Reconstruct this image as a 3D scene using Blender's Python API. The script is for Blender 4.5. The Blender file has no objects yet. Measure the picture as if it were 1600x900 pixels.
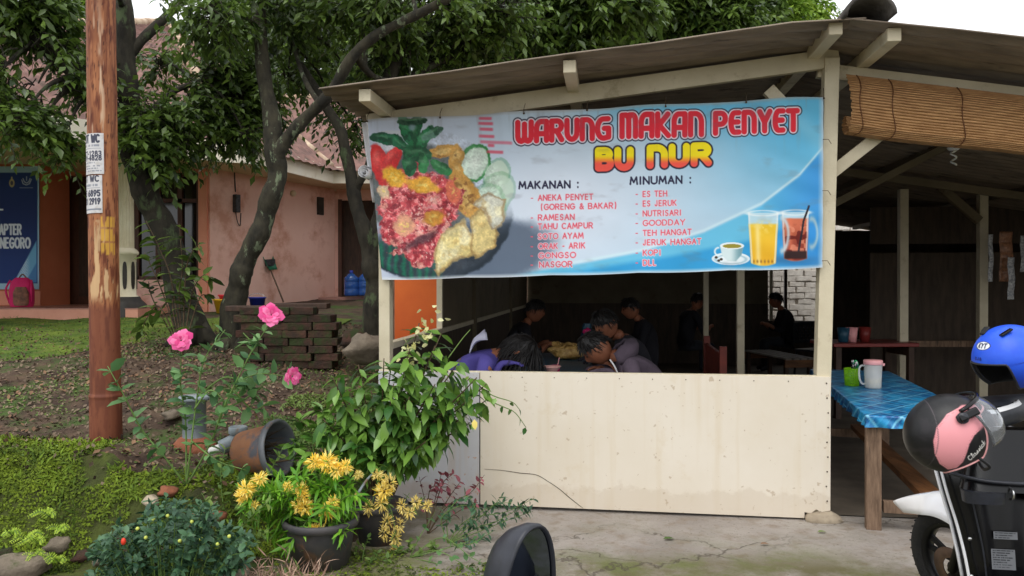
import bpy, bmesh, math, random
import numpy as np
from mathutils import Vector, Matrix, Euler

# ------------------------------------------------------------------ camera
SC = bpy.context.scene
COL = SC.collection
F_PX, CAM_H, PITCH = 1200.0, 1.5, math.atan(10 / 1200.0)
cam_data = bpy.data.cameras.new("camera")
cam_data.sensor_width = 36.0
cam_data.lens = 27.0
cam_data.clip_start = 0.05
cam_data.clip_end = 2000.0
cam = bpy.data.objects.new("camera", cam_data)
COL.objects.link(cam)
cam.location = (0, 0, CAM_H)
cam.rotation_euler = (math.radians(90) - PITCH, 0, 0)
SC.camera = cam

# ------------------------------------------------------------------ sky, sun, exposure
SUN_EL, SUN_ROT = math.radians(58), math.radians(200)
world = bpy.data.worlds.new("World")
SC.world = world
world.use_nodes = True
wn, wl = world.node_tree.nodes, world.node_tree.links
bg = wn["Background"]
sky = wn.new("ShaderNodeTexSky")
sky.sky_type = 'NISHITA'
sky.sun_disc = False
sky.sun_elevation = SUN_EL
sky.sun_rotation = SUN_ROT
sky.air_density = 1.0
sky.dust_density = 2.0
sky.ozone_density = 1.0
hs = wn.new("ShaderNodeHueSaturation")          # an overcast sky: the same light with most of its blue taken out
hs.inputs["Saturation"].default_value = 0.22
wl.new(sky.outputs[0], hs.inputs["Color"])
cloud = wn.new("ShaderNodeMix")                  # an even white cloud deck over most of it
cloud.data_type = 'RGBA'
cloud.inputs["Factor"].default_value = 0.8
cloud.inputs["B"].default_value = (7.2, 7.35, 7.6, 1)
wl.new(hs.outputs[0], cloud.inputs["A"])
wl.new(cloud.outputs["Result"], bg.inputs["Color"])
bg.inputs["Strength"].default_value = 0.15
sun_data = bpy.data.lights.new("sun", 'SUN')
sun_data.energy = 1.1
sun_data.angle = math.radians(40)
sun_data.color = (1.0, 0.97, 0.92)
sun = bpy.data.objects.new("sun", sun_data)
COL.objects.link(sun)
# sky.sun_rotation runs clockwise from +Y
sd = Vector((math.sin(SUN_ROT) * math.cos(SUN_EL), math.cos(SUN_ROT) * math.cos(SUN_EL), math.sin(SUN_EL)))
sun.rotation_euler = sd.to_track_quat('Z', 'Y').to_euler()
SC.view_settings.view_transform = 'Standard'
SC.view_settings.look = 'None'
SC.view_settings.gamma = 1.0
SC.view_settings.use_curve_mapping = False
SC.view_settings.exposure = 0.54
SC.cycles.max_bounces = 8
SC.cycles.diffuse_bounces = 5
SC.cycles.use_denoising = True
SC.cycles.sample_clamp_indirect = 6.0

# ------------------------------------------------------------------ helpers
rng = np.random.default_rng(7)
rnd = random.Random(11)
CP, SP = math.cos(PITCH), math.sin(PITCH)


def ray(u, v):
    a, b = (u - 800) / F_PX, (450 - v) / F_PX
    return Vector((a, CP + b * SP, -SP + b * CP))


def at(u, v, Y):                      # a pixel of the 1600x900 photo, taken at distance Y
    r = ray(u, v)
    return Vector((0, 0, CAM_H)) + r * (Y / r.y)


def gz(u, v, z):                      # the same on a level plane
    r = ray(u, v)
    return Vector((0, 0, CAM_H)) + r * ((z - CAM_H) / r.z)


def project(P):                       # world points (n,3) -> photo pixels
    P = np.asarray(P, float)
    x, y, z = P[:, 0], P[:, 1], P[:, 2] - CAM_H
    dep = y * CP - z * SP
    up = y * SP + z * CP
    return 800 + F_PX * x / dep, 450 - F_PX * up / dep


def lin(c):
    out = []
    for x in c[:3]:
        x = x / 255.0
        out.append(x / 12.92 if x <= 0.04045 else ((x + 0.055) / 1.055) ** 2.4)
    return (*out, 1.0)


def sm(a, b, x):
    t = np.clip((x - a) / (b - a), 0, 1)
    return t * t * (3 - 2 * t)


def vnoise(x, y, seed=0):             # 2-D value noise, arrays in and out, 0..1
    xi, yi = np.floor(x).astype(int), np.floor(y).astype(int)
    fx, fy = x - xi, y - yi
    fx, fy = fx * fx * (3 - 2 * fx), fy * fy * (3 - 2 * fy)

    def h(i, j):
        n = (i * 374761393 + j * 668265263 + seed * 974711) & 0x7fffffff
        n = ((n ^ (n >> 13)) * 1274126177) & 0x7fffffff
        return ((n ^ (n >> 16)) & 0xffff) / 65535.0
    return (h(xi, yi) * (1 - fx) + h(xi + 1, yi) * fx) * (1 - fy) + (h(xi, yi + 1) * (1 - fx) + h(xi + 1, yi + 1) * fx) * fy


def fbm(x, y, seed=0, o=4):
    s, a, t = 0, 0.5, 0
    for k in range(o):
        s = s + a * vnoise(x * 2 ** k, y * 2 ** k, seed + k)
        t += a
        a *= 0.5
    return s / t


# ---- materials
MATS = {}


def mat(name, c1, c2=None, scale=6.0, rough=0.7, bump=0.0, bscale=60.0, thr=(0.35, 0.65), metal=0.0, spec=0.4,
        stretch=(1, 1, 1), spot=None, spot_scale=3.0, spot_thr=(0.58, 0.66), trans=0.0, alpha=1.0, coat=0.0, attr=None,
        translucent=0.0, detail=6.0, vary=0.0):
    m = bpy.data.materials.new(name)
    m.use_nodes = True
    nt = m.node_tree
    n, l = nt.nodes, nt.links
    p = n["Principled BSDF"]
    p.inputs["Roughness"].default_value = rough
    p.inputs["Metallic"].default_value = metal
    p.inputs["Specular IOR Level"].default_value = spec
    p.inputs["Transmission Weight"].default_value = trans
    p.inputs["Alpha"].default_value = alpha
    p.inputs["Coat Weight"].default_value = coat
    tc = n.new("ShaderNodeTexCoord")
    mp = n.new("ShaderNodeMapping")
    mp.inputs["Scale"].default_value = stretch
    oi = n.new("ShaderNodeObjectInfo")              # every copy gets its own stretch of the pattern
    ov = n.new("ShaderNodeVectorMath")
    ov.operation = 'MULTIPLY_ADD'
    ov.inputs[1].default_value = (31.0, 17.0, 23.0)
    l.new(oi.outputs["Random"], ov.inputs[0])
    l.new(tc.outputs["Object"], ov.inputs[2])
    l.new(ov.outputs[0], mp.inputs[0])
    col = None
    if attr == 'col':
        a = n.new("ShaderNodeAttribute")
        a.attribute_name = "col"
        col = a.outputs["Color"]
    elif c2 is not None:
        if attr == 'tint':
            a = n.new("ShaderNodeAttribute")
            a.attribute_name = "tint"
            fac = a.outputs["Fac"]
            thr = (0.0, 1.0)
        else:
            nz = n.new("ShaderNodeTexNoise")
            nz.inputs["Scale"].default_value = scale
            nz.inputs["Detail"].default_value = detail
            nz.inputs["Roughness"].default_value = 0.6
            l.new(mp.outputs[0], nz.inputs["Vector"])
            fac = nz.outputs["Fac"]
        r = n.new("ShaderNodeValToRGB")
        r.color_ramp.elements[0].position, r.color_ramp.elements[1].position = thr
        r.color_ramp.elements[0].color = lin(c1)
        r.color_ramp.elements[1].color = lin(c2)
        l.new(fac, r.inputs[0])
        col = r.outputs[0]
    if spot is not None:
        nz2 = n.new("ShaderNodeTexNoise")
        nz2.inputs["Scale"].default_value = spot_scale
        nz2.inputs["Detail"].default_value = 9.0
        nz2.inputs["Roughness"].default_value = 0.68
        mp2 = n.new("ShaderNodeMapping")
        mp2.inputs["Location"].default_value = (3.1, 7.7, 1.3)
        mp2.inputs["Scale"].default_value = stretch
        l.new(ov.outputs[0], mp2.inputs[0])
        l.new(mp2.outputs[0], nz2.inputs["Vector"])
        r2 = n.new("ShaderNodeValToRGB")
        r2.color_ramp.elements[0].position, r2.color_ramp.elements[1].position = spot_thr
        l.new(nz2.outputs["Fac"], r2.inputs[0])
        mx = n.new("ShaderNodeMix")
        mx.data_type = 'RGBA'
        l.new(r2.outputs[0], mx.inputs["Factor"])
        if col is not None:
            l.new(col, mx.inputs["A"])
        else:
            mx.inputs["A"].default_value = lin(c1)
        mx.inputs["B"].default_value = lin(spot)
        col = mx.outputs["Result"]
    if vary:
        hv = n.new("ShaderNodeHueSaturation")
        mr = n.new("ShaderNodeMapRange")
        mr.inputs["To Min"].default_value = 1 - vary
        mr.inputs["To Max"].default_value = 1 + vary
        l.new(oi.outputs["Random"], mr.inputs["Value"])
        l.new(mr.outputs[0], hv.inputs["Value"])
        l.new(col, hv.inputs["Color"])
        col = hv.outputs[0]
    if col is not None:
        l.new(col, p.inputs["Base Color"])
    else:
        p.inputs["Base Color"].default_value = lin(c1)
    if bump:
        nb = n.new("ShaderNodeTexNoise")
        nb.inputs["Scale"].default_value = bscale
        nb.inputs["Detail"].default_value = 5.0
        l.new(mp.outputs[0], nb.inputs["Vector"])
        bp = n.new("ShaderNodeBump")
        bp.inputs["Strength"].default_value = bump
        bp.inputs["Distance"].default_value = 0.01
        l.new(nb.outputs["Fac"], bp.inputs["Height"])
        l.new(bp.outputs[0], p.inputs["Normal"])
    if translucent:
        tr = n.new("ShaderNodeBsdfTranslucent")
        if col is not None:
            l.new(col, tr.inputs[0])
        else:
            tr.inputs[0].default_value = lin(c1)
        ms = n.new("ShaderNodeMixShader")
        ms.inputs[0].default_value = translucent
        l.new(p.outputs[0], ms.inputs[1])
        l.new(tr.outputs[0], ms.inputs[2])
        l.new(ms.outputs[0], n["Material Output"].inputs[0])
    MATS[name] = m
    return m


# ---- objects
ORIGIN = {}                           # world place of each object's own zero, so parts can be modelled in world coordinates


def tag(o, label=None, cat=None, group=None, kind=None):
    if label: o["label"] = label
    if cat: o["category"] = cat
    if group: o["group"] = group
    if kind: o["kind"] = kind
    return o


def thing(name, loc, label, cat, group=None):
    o = bpy.data.objects.new(name, None)
    o.empty_display_size = 0.1
    COL.objects.link(o)
    o.location = loc
    ORIGIN[o] = Vector(loc)
    return tag(o, label, cat, group)


def copy_tree(o, parent=None):
    c = o.copy()
    COL.objects.link(c)
    if parent is not None:
        c.parent = parent
    ORIGIN[c] = ORIGIN.get(o, Vector())
    for ch in list(o.children):
        copy_tree(ch, c)
    return c


def link_mesh(name, me, parent=None, origin=None):
    o = bpy.data.objects.new(name, me)
    COL.objects.link(o)
    if parent is not None:
        o.parent = parent
        off = ORIGIN[parent]
        ORIGIN[o] = off
    else:
        if origin is None:
            n = len(me.vertices)
            co = np.empty(n * 3, np.float32)
            me.vertices.foreach_get("co", co)
            co = co.reshape(-1, 3)
            lo, hi = co.min(0), co.max(0)
            origin = ((lo[0] + hi[0]) / 2, (lo[1] + hi[1]) / 2, lo[2])
        off = Vector(origin)
        o.location = off
        ORIGIN[o] = off
    if off.length > 0:
        me.transform(Matrix.Translation(-off))
    return o


class MB:
    """Collects shapes; build() links them as one mesh object."""

    def __init__(s):
        s.v, s.f, s.m, s.sm = [], [], [], []

    def add(s, V, F, mi=0, smooth=False):
        b = len(s.v)
        s.v.extend([tuple(p) for p in V])
        for f in F:
            s.f.append(tuple(i + b for i in f))
            s.m.append(mi)
            s.sm.append(smooth)
        return s

    def box(s, c, size, rot=None, mi=0, taper=1.0):
        hx, hy, hz = size[0] / 2, size[1] / 2, size[2] / 2
        V = []
        for z in (-1, 1):
            t = taper if z > 0 else 1.0
            for x, y in ((-1, -1), (1, -1), (1, 1), (-1, 1)):
                V.append(Vector((x * hx * t, y * hy * t, z * hz)))
        if rot is not None:
            R = rot if isinstance(rot, Matrix) else Euler(rot).to_matrix()
            V = [R @ p for p in V]
        V = [p + Vector(c) for p in V]
        return s.add(V, [(0, 3, 2, 1), (4, 5, 6, 7), (0, 1, 5, 4), (1, 2, 6, 5), (2, 3, 7, 6), (3, 0, 4, 7)], mi)

    def beam(s, p0, p1, w, h, up=(0, 0, 1), mi=0):
        p0, p1 = Vector(p0), Vector(p1)
        d = (p1 - p0).normalized()
        sd_ = d.cross(Vector(up))
        if sd_.length < 1e-4:
            sd_ = d.cross(Vector((0, 1, 0)))
        sd_.normalize()
        u = sd_.cross(d)
        V = []
        for p in (p0, p1):
            for a, b in ((-1, -1), (1, -1), (1, 1), (-1, 1)):
                V.append(p + sd_ * (a * w / 2) + u * (b * h / 2))
        return s.add(V, [(0, 1, 2, 3), (7, 6, 5, 4), (0, 4, 5, 1), (1, 5, 6, 2), (2, 6, 7, 3), (3, 7, 4, 0)], mi)

    def tube(s, pts, rad, n=8, cap=True, mi=0, smooth=True):
        pts = [Vector(p) for p in pts]
        if not hasattr(rad, '__len__'):
            rad = [rad] * len(pts)
        V, F = [], []
        t0 = (pts[1] - pts[0]).normalized()
        a = t0.orthogonal().normalized()
        for i, p in enumerate(pts):
            t = (pts[min(i + 1, len(pts) - 1)] - pts[max(i - 1, 0)]).normalized()
            a = (a - t * a.dot(t))
            a = a.normalized() if a.length > 1e-6 else t.orthogonal().normalized()
            b = t.cross(a)
            for k in range(n):
                w = 2 * math.pi * k / n
                V.append(p + (a * math.cos(w) + b * math.sin(w)) * rad[i])
        for i in range(len(pts) - 1):
            for k in range(n):
                F.append((i * n + k, i * n + (k + 1) % n, (i + 1) * n + (k + 1) % n, (i + 1) * n + k))
        if cap:
            F.append(tuple(range(n))[::-1])
            F.append(tuple(range((len(pts) - 1) * n, len(pts) * n)))
        return s.add(V, F, mi, smooth)

    def lathe(s, prof, c=(0, 0, 0), n=24, R=None, mi=0, smooth=True, caps=False):
        V, F = [], []
        for r, z in prof:
            for k in range(n):
                w = 2 * math.pi * k / n
                p = Vector((r * math.cos(w), r * math.sin(w), z))
                if R is not None: p = R @ p
                V.append(p + Vector(c))
        for i in range(len(prof) - 1):
            for k in range(n):
                F.append((i * n + k, i * n + (k + 1) % n, (i + 1) * n + (k + 1) % n, (i + 1) * n + k))
        if caps:
            F.append(tuple(range(n))[::-1])
            F.append(tuple(range((len(prof) - 1) * n, len(prof) * n)))
        return s.add(V, F, mi, smooth)

    def grid(s, P, mi=0, smooth=True):          # P[i][j] -> points
        ni, nj = len(P), len(P[0])
        V = [p for row in P for p in row]
        F = [(i * nj + j, (i + 1) * nj + j, (i + 1) * nj + j + 1, i * nj + j + 1) for i in range(ni - 1) for j in range(nj - 1)]
        return s.add(V, F, mi, smooth)

    def ball(s, c, r, n=12, mi=0, R=None, jit=0.0):
        rx = r if hasattr(r, '__len__') else (r, r, r)
        V, F = [], []
        m = max(4, n // 2)
        ph = rnd.random() * 9
        for i in range(m + 1):
            for k in range(n):
                th, w = math.pi * i / m, 2 * math.pi * k / n
                q = 1 + jit * math.sin(3 * w + ph + 2 * th) * math.sin(th) + jit * math.sin(5 * th + ph * 2 + w)
                p = Vector((rx[0] * math.sin(th) * math.cos(w) * q, rx[1] * math.sin(th) * math.sin(w) * q, rx[2] * math.cos(th) * q))
                if R is not None: p = R @ p
                V.append(p + Vector(c))
        for i in range(m):
            for k in range(n):
                F.append((i * n + k, (i + 1) * n + k, (i + 1) * n + (k + 1) % n, i * n + (k + 1) % n))
        return s.add(V, F, mi, True)

    def prism(s, poly, h, M=None, mi=0):          # poly in XY, extruded along +Z by h, then matrix M
        n = len(poly)
        V = [Vector((x, y, 0)) for x, y in poly] + [Vector((x, y, h)) for x, y in poly]
        if M is not None: V = [M @ p for p in V]
        F = [tuple(range(n))[::-1], tuple(range(n, 2 * n))] + [(i, (i + 1) % n, n + (i + 1) % n, n + i) for i in range(n)]
        return s.add(V, F, mi)

    def build(s, name, mats, parent=None, origin=None, bevel=0.0, sub=0, solid=0.0, weld=False):
        me = bpy.data.meshes.new(name)
        me.from_pydata(s.v, [], s.f)
        if not isinstance(mats, (list, tuple)): mats = [mats]
        for m in mats: me.materials.append(MATS[m] if isinstance(m, str) else m)
        me.polygons.foreach_set("material_index", s.m)
        me.polygons.foreach_set("use_smooth", s.sm)
        me.update()
        bm = bmesh.new()
        bm.from_mesh(me)
        if weld: bmesh.ops.remove_doubles(bm, verts=bm.verts, dist=1e-5)
        bmesh.ops.recalc_face_normals(bm, faces=bm.faces)
        bm.to_mesh(me)
        bm.free()
        o = link_mesh(name, me, parent, origin)
        if solid:
            md = o.modifiers.new("solid", 'SOLIDIFY'); md.thickness = solid; md.offset = 0
        if sub:
            md = o.modifiers.new("sub", 'SUBSURF'); md.levels = sub; md.render_levels = sub
        if bevel:
            md = o.modifiers.new("bevel", 'BEVEL'); md.width = bevel; md.segments = 2; md.limit_method = 'ANGLE'; md.angle_limit = math.radians(40)
        return o


def arrays_mesh(name, V, quads=None, tris=None, mats=(), smooth=True, tint=None, col=None, mi=None):
    V = np.asarray(V, np.float32)
    q = np.zeros((0, 4), np.int32) if quads is None else np.asarray(quads, np.int32)
    t = np.zeros((0, 3), np.int32) if tris is None else np.asarray(tris, np.int32)
    me = bpy.data.meshes.new(name)
    me.vertices.add(len(V))
    me.vertices.foreach_set("co", V.ravel())
    loops = np.concatenate([q.ravel(), t.ravel()])
    me.loops.add(len(loops))
    me.loops.foreach_set("vertex_index", loops)
    nf = len(q) + len(t)
    me.polygons.add(nf)
    starts = np.concatenate([np.arange(len(q)) * 4, len(q) * 4 + np.arange(len(t)) * 3]).astype(np.int32)
    me.polygons.foreach_set("loop_start", starts)
    me.polygons.foreach_set("use_smooth", np.full(nf, smooth))
    if mi is not None: me.polygons.foreach_set("material_index", mi)
    for m in mats: me.materials.append(MATS[m] if isinstance(m, str) else m)
    me.update(calc_edges=True)
    me.validate()
    if tint is not None:
        a = me.attributes.new("tint", 'FLOAT', 'POINT')
        a.data.foreach_set("value", np.asarray(tint, np.float32))
    if col is not None:
        a = me.color_attributes.new("col", 'FLOAT_COLOR', 'POINT')
        c4 = np.ones((len(V), 4), np.float32)
        c4[:, :3] = col
        a.data.foreach_set("color", c4.ravel())
    return me


def srgb2lin(c):
    c = np.asarray(c, float) / 255.0
    return np.where(c <= 0.04045, c / 12.92, ((c + 0.055) / 1.055) ** 2.4)


def nrm(a):
    return a / np.maximum(np.linalg.norm(a, axis=-1, keepdims=True), 1e-9)


def leaf_mesh(P, D, N, L, W, bend=0.2, fold=0.25, tip=0.7, tint=None, detail=True):
    """n leaves at P pointing along D with upper side N -> arrays for arrays_mesh"""
    P, D, N = np.asarray(P, float), nrm(np.asarray(D, float)), np.asarray(N, float)
    n = len(P)
    L = np.broadcast_to(np.asarray(L, float), (n,))[:, None]
    W = np.broadcast_to(np.asarray(W, float), (n,))[:, None]
    S = nrm(np.cross(D, N))
    N = np.cross(S, D)
    if tint is None: tint = rng.random(n)
    if detail:
        rows = ((0.33, 0.47), (tip, 0.40))
        vs = [P]
        for t, w in rows:
            mid = P + D * L * t - N * L * bend * t * t
            up = N * W * w * fold
            vs += [mid + S * W * w + up, mid, mid - S * W * w + up]
        vs.append(P + D * L - N * L * bend)
        V = np.stack(vs, 1).reshape(-1, 3)
        b = (np.arange(n) * 8)[:, None]
        q = np.concatenate([b + [1, 4, 5, 2], b + [2, 5, 6, 3]])
        t = np.concatenate([b + [0, 1, 2], b + [0, 2, 3], b + [4, 7, 5], b + [5, 7, 6]])
        return V, q, t, np.repeat(tint, 8)
    mid = P + D * L * 0.5 - N * L * bend * 0.25
    V = np.stack([P, mid + S * W * 0.5 + N * W * fold * .5, mid - N * 0, mid - S * W * 0.5 + N * W * fold * .5, P + D * L - N * L * bend], 1).reshape(-1, 3)
    b = (np.arange(n) * 5)[:, None]
    t = np.concatenate([b + [0, 1, 2], b + [0, 2, 3], b + [1, 4, 2], b + [2, 4, 3]])
    return V, None, t, np.repeat(tint, 5)


def rdir(n):
    return nrm(rng.normal(size=(n, 3)))


def leaves(name, P, D, N, L, W, m, parent=None, kw=None, origin=None):
    V, q, t, ti = leaf_mesh(P, D, N, L, W, **(kw or {}))
    me = arrays_mesh(name, V, q, t, [m], True, ti)
    return link_mesh(name, me, parent, origin)


def curve_pts(pts, n=12):               # Catmull-Rom through pts
    P = [np.array(p, float) for p in pts]
    if len(P) == 2: P = [P[0], (P[0] + P[1]) / 2, P[1]]
    P = [2 * P[0] - P[1]] + P + [2 * P[-1] - P[-2]]
    out = []
    segs = len(P) - 3
    per = max(2, n // segs)
    for i in range(segs):
        a, b, c, d = P[i:i + 4]
        for k in range(per):
            t = k / per
            out.append(0.5 * ((2 * b) + (c - a) * t + (2 * a - 5 * b + 4 * c - d) * t * t + (-a + 3 * b - 3 * c + d) * t ** 3))
    out.append(P[-2])
    return [Vector(p) for p in out]


def interp_list(r, n):
    return list(np.interp(np.linspace(0, 1, n), np.linspace(0, 1, len(r)), r))
# ------------------------------------------------------------------ materials
mat("soil", (54, 40, 32), (92, 74, 58), 5, 0.95, 0.9, 40, spot=(64, 84, 34), spot_scale=1.6, spot_thr=(0.5, 0.6))
mat("lawn", (62, 92, 28), (110, 128, 44), 3, 0.95, 0.8, 90, spot=(122, 112, 62), spot_scale=2.4, spot_thr=(0.55, 0.7))
mat("moss_bank", (46, 48, 22), (72, 82, 28), 7, 0.95, 1.0, 60, spot=(60, 46, 34), spot_scale=3, spot_thr=(0.56, 0.64))
mat("cream_paint", (208, 198, 172), (194, 183, 156), 4, 0.6, 0.12, 90, spot=(160, 146, 118), spot_scale=7, spot_thr=(0.58, 0.74))
mat("cream_board_plain", (226, 210, 180), (214, 196, 164), 1.6, 0.55, 0.06, 30, spot=(186, 164, 128), spot_scale=2.2, spot_thr=(0.62, 0.8), stretch=(1, 1, 2.5))
mat("pale_board_plain", (198, 196, 196), (182, 180, 178), 1.5, 0.5, 0.05, 30, spot=(176, 130, 88), spot_scale=1.3, spot_thr=(0.55, 0.72))
mat("crack_dark", (70, 58, 44), rough=0.9)
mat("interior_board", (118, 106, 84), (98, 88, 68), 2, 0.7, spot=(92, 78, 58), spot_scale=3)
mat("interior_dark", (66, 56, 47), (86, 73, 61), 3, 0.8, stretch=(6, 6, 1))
mat("roof_sheet", (142, 128, 112), (112, 100, 88), 3, 0.85, 0.2, 30, spot=(84, 76, 66), spot_scale=2.5, stretch=(1, 6, 1))
mat("ridge_grey", (92, 88, 82), (66, 62, 58), 8, 0.85, 0.3, 60)
mat("bamboo", (190, 146, 98), (152, 110, 70), 30, 0.55, 0.1, 200, stretch=(0.4, 0.4, 3))
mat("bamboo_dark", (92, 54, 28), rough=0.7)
mat("raw_wood", (128, 104, 84), (92, 72, 56), 14, 0.8, 0.3, 60, stretch=(4, 4, 0.5), spot=(70, 56, 46), spot_scale=5)
mat("brown_plank", (132, 88, 52), (84, 54, 32), 6, 0.6, 0.2, 60, stretch=(3, 0.5, 3))
mat("dark_wood", (74, 52, 38), (52, 36, 26), 10, 0.6, 0.1, stretch=(3, 3, 0.6))
mat("red_board", (128, 56, 44), (100, 44, 36), 6, 0.6)
mat("grey_slat", (150, 142, 132), (116, 108, 100), 8, 0.6)
mat("white_brick", (222, 216, 206), (190, 182, 172), 8, 0.9, 0.6, 25)
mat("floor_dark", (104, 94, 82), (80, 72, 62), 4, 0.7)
mat("orange_panel", (226, 112, 40), (206, 92, 30), 1.2, 0.5)
mat("rust", (126, 74, 48), (156, 96, 62), 9, 0.8, 0.3, 80, spot=(88, 42, 26), spot_scale=7, spot_thr=(0.5, 0.6), stretch=(1, 1, 0.45))
mat("rust_low", (122, 58, 40), (98, 44, 32), 6, 0.75, 0.2, 80)
mat("peel", (206, 176, 132), (176, 134, 92), 30, 0.8)
mat("old_paint", (196, 150, 70), rough=0.8)
mat("print", (200, 200, 200), attr='col', rough=0.6, spec=0.25)
mat("print_gloss", (200, 200, 200), attr='col', rough=0.3, spec=0.4)
mat("helmet_paint", (200, 200, 200), attr='col', rough=0.42, spec=0.4)
# house
mat("pink_wall", (244, 200, 184), (238, 190, 172), 1.3, 0.85, 0.1, 40, spot=(214, 156, 134), spot_scale=1.6, spot_thr=(0.5, 0.64))
mat("orange_wall", (196, 116, 80), (184, 104, 70), 1.5, 0.8)
mat("orange_trim", (232, 158, 130), (222, 146, 116), 2, 0.8)
mat("fascia", (246, 238, 220), (238, 226, 202), 2, 0.7, spot=(200, 180, 150), spot_scale=2, spot_thr=(0.6, 0.8))
mat("soffit", (224, 206, 174), (206, 186, 152), 2, 0.8)
mat("roof_tile", (140, 104, 94), (104, 80, 74), 5, 0.8, 0.4, 30, spot=(84, 70, 60), spot_scale=3)
mat("ridge_tile", (206, 186, 160), (168, 140, 118), 6, 0.8)
mat("column_cream", (240, 230, 202), (226, 212, 180), 3, 0.6)
mat("column_dark", (44, 40, 36), (64, 58, 52), 6, 0.5)
mat("window_wood", (92, 54, 36), (70, 40, 28), 12, 0.5, stretch=(4, 4, .5))
mat("dark_glass", (14, 16, 18), rough=0.06, spec=0.6)
mat("terrace_tile", (176, 128, 112), (158, 110, 96), 3, 0.35, spot=(140, 100, 88), spot_scale=4)
mat("terrace_edge", (228, 164, 140), (212, 146, 122), 3, 0.6)
mat("meter_black", (34, 34, 36), (70, 70, 74), 20, 0.5)
# plants
mat("bark", (34, 32, 26), (66, 62, 48), 9, 0.95, 1.0, 26, stretch=(1, 1, 0.5), spot=(112, 122, 96), spot_scale=7, spot_thr=(0.57, 0.62))
mat("bark_dark", (30, 27, 22), (58, 54, 43), 9, 0.95, 1.0, 26, stretch=(1, 1, 0.5), spot=(74, 86, 58), spot_scale=6, spot_thr=(0.56, 0.64))
mat("leaf_dark", (36, 58, 26), (116, 144, 60), attr='tint', rough=0.36, spec=0.6, translucent=0.38)
mat("leaf_mid", (56, 84, 34), (126, 152, 66), attr='tint', rough=0.42, spec=0.5, translucent=0.22)
mat("leaf_bright", (92, 130, 40), (160, 186, 72), attr='tint', rough=0.45, spec=0.4, translucent=0.3)
mat("leaf_shrub", (46, 90, 36), (124, 164, 68), attr='tint', rough=0.34, spec=0.5, translucent=0.18)
mat("leaf_rose", (58, 98, 58), (120, 160, 98), attr='tint', rough=0.45, translucent=0.25)
mat("leaf_lance", (70, 130, 28), (138, 190, 58), attr='tint', rough=0.42, translucent=0.28)
mat("leaf_blue", (40, 72, 52), (84, 120, 84), attr='tint', rough=0.5, translucent=0.15)
mat("leaf_weed", (66, 98, 40), (118, 140, 66), attr='tint', rough=0.6, translucent=0.2)
mat("leaf_moss", (36, 54, 16), (126, 146, 36), attr='tint', rough=0.9, translucent=0.2)
mat("leaf_fern", (130, 166, 40), (190, 212, 76), attr='tint', rough=0.6, translucent=0.3)
mat("leaf_white", (226, 226, 178), (206, 200, 130), attr='tint', rough=0.6, translucent=0.3)
mat("leaf_purple", (104, 44, 56), (176, 104, 112), attr='tint', rough=0.6, translucent=0.2)
mat("leaf_dry", (84, 62, 46), (140, 108, 82), attr='tint', rough=0.9)
mat("leaf_grass", (84, 112, 36), (130, 146, 60), attr='tint', rough=0.8, translucent=0.2)
mat("dry_twig", (176, 148, 128), (128, 98, 84), attr='tint', rough=0.9)
mat("petal_pink", (226, 60, 138), (250, 140, 190), attr='tint', rough=0.6, translucent=0.25)
mat("petal_yellow", (255, 216, 60), (255, 240, 150), attr='tint', rough=0.6, translucent=0.25)
mat("petal_faded", (226, 198, 92), (244, 226, 150), attr='tint', rough=0.7, translucent=0.2)
mat("bud", (196, 206, 96), rough=0.5)
mat("bud_red", (214, 60, 36), rough=0.5)
mat("stem_green", (104, 132, 64), (82, 108, 50), 30, 0.6)
mat("stem_brown", (92, 74, 54), (70, 56, 40), 30, 0.8)
mat("pot_black", (58, 58, 62), (78, 74, 74), 8, 0.55, spot=(120, 84, 60), spot_scale=4, spot_thr=(0.55, 0.68))
mat("pot_muddy", (150, 104, 74), (126, 84, 60), 5, 0.85, spot=(86, 86, 92), spot_scale=5, spot_thr=(0.5, 0.6))
mat("pot_rim", (84, 88, 94), (108, 110, 114), 6, 0.5, spot=(130, 96, 72), spot_scale=6, spot_thr=(0.58, 0.66))
mat("pvc_grey", (140, 150, 156), (116, 126, 130), 6, 0.5, spot=(126, 104, 84), spot_scale=5)
mat("pvc_white", (220, 220, 214), rough=0.4)
mat("stone", (132, 120, 104), (98, 88, 76), 7, 0.9, 0.8, 40, spot=(70, 76, 44), spot_scale=5, spot_thr=(0.6, 0.7))
mat("stone_pale", (176, 162, 140), (140, 126, 108), 6, 0.9, 0.7, 40)
mat("brick", (74, 48, 38), (48, 38, 30), 9, 0.95, 1.0, 40, spot=(46, 56, 26), spot_scale=7, spot_thr=(0.46, 0.58), vary=.35)
mat("clay_brick", (146, 88, 62), (118, 72, 52), 6, 0.95, 0.8, 50)
# objects
mat("table_cloth", (200, 200, 200), attr='col', rough=0.36, spec=0.5)
mat("dark_cloth", (28, 60, 84), (40, 84, 104), 14, 0.4)
mat("lime_plastic", (150, 220, 30), (136, 206, 26), 4, 0.4, translucent=0.2)
mat("spoon_teal", (60, 170, 110), rough=0.4)
mat("metal", (190, 190, 190), rough=0.25, metal=1.0)
mat("jug_clear", (236, 238, 236), rough=0.3, alpha=0.45, spec=0.4)
mat("jug_water", (236, 214, 150), rough=0.1)
mat("lid_pink", (246, 176, 176), (240, 166, 168), 4, 0.4)
mat("paper", (214, 214, 214), (190, 190, 192), 9, 0.8)
mat("hair", (16, 14, 14), (30, 26, 24), 60, 0.45, 0.4, 160, stretch=(1, 1, .2))
mat("skin", (150, 96, 70), (136, 84, 60), 9, 0.55)
mat("skin_pale", (168, 110, 82), (150, 94, 68), 9, 0.55)
mat("shirt_purple", (84, 76, 150), (72, 64, 134), 7, 0.9, 0.2, 30)
mat("cloth_white", (206, 206, 224), (186, 186, 208), 7, 0.9)
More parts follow.
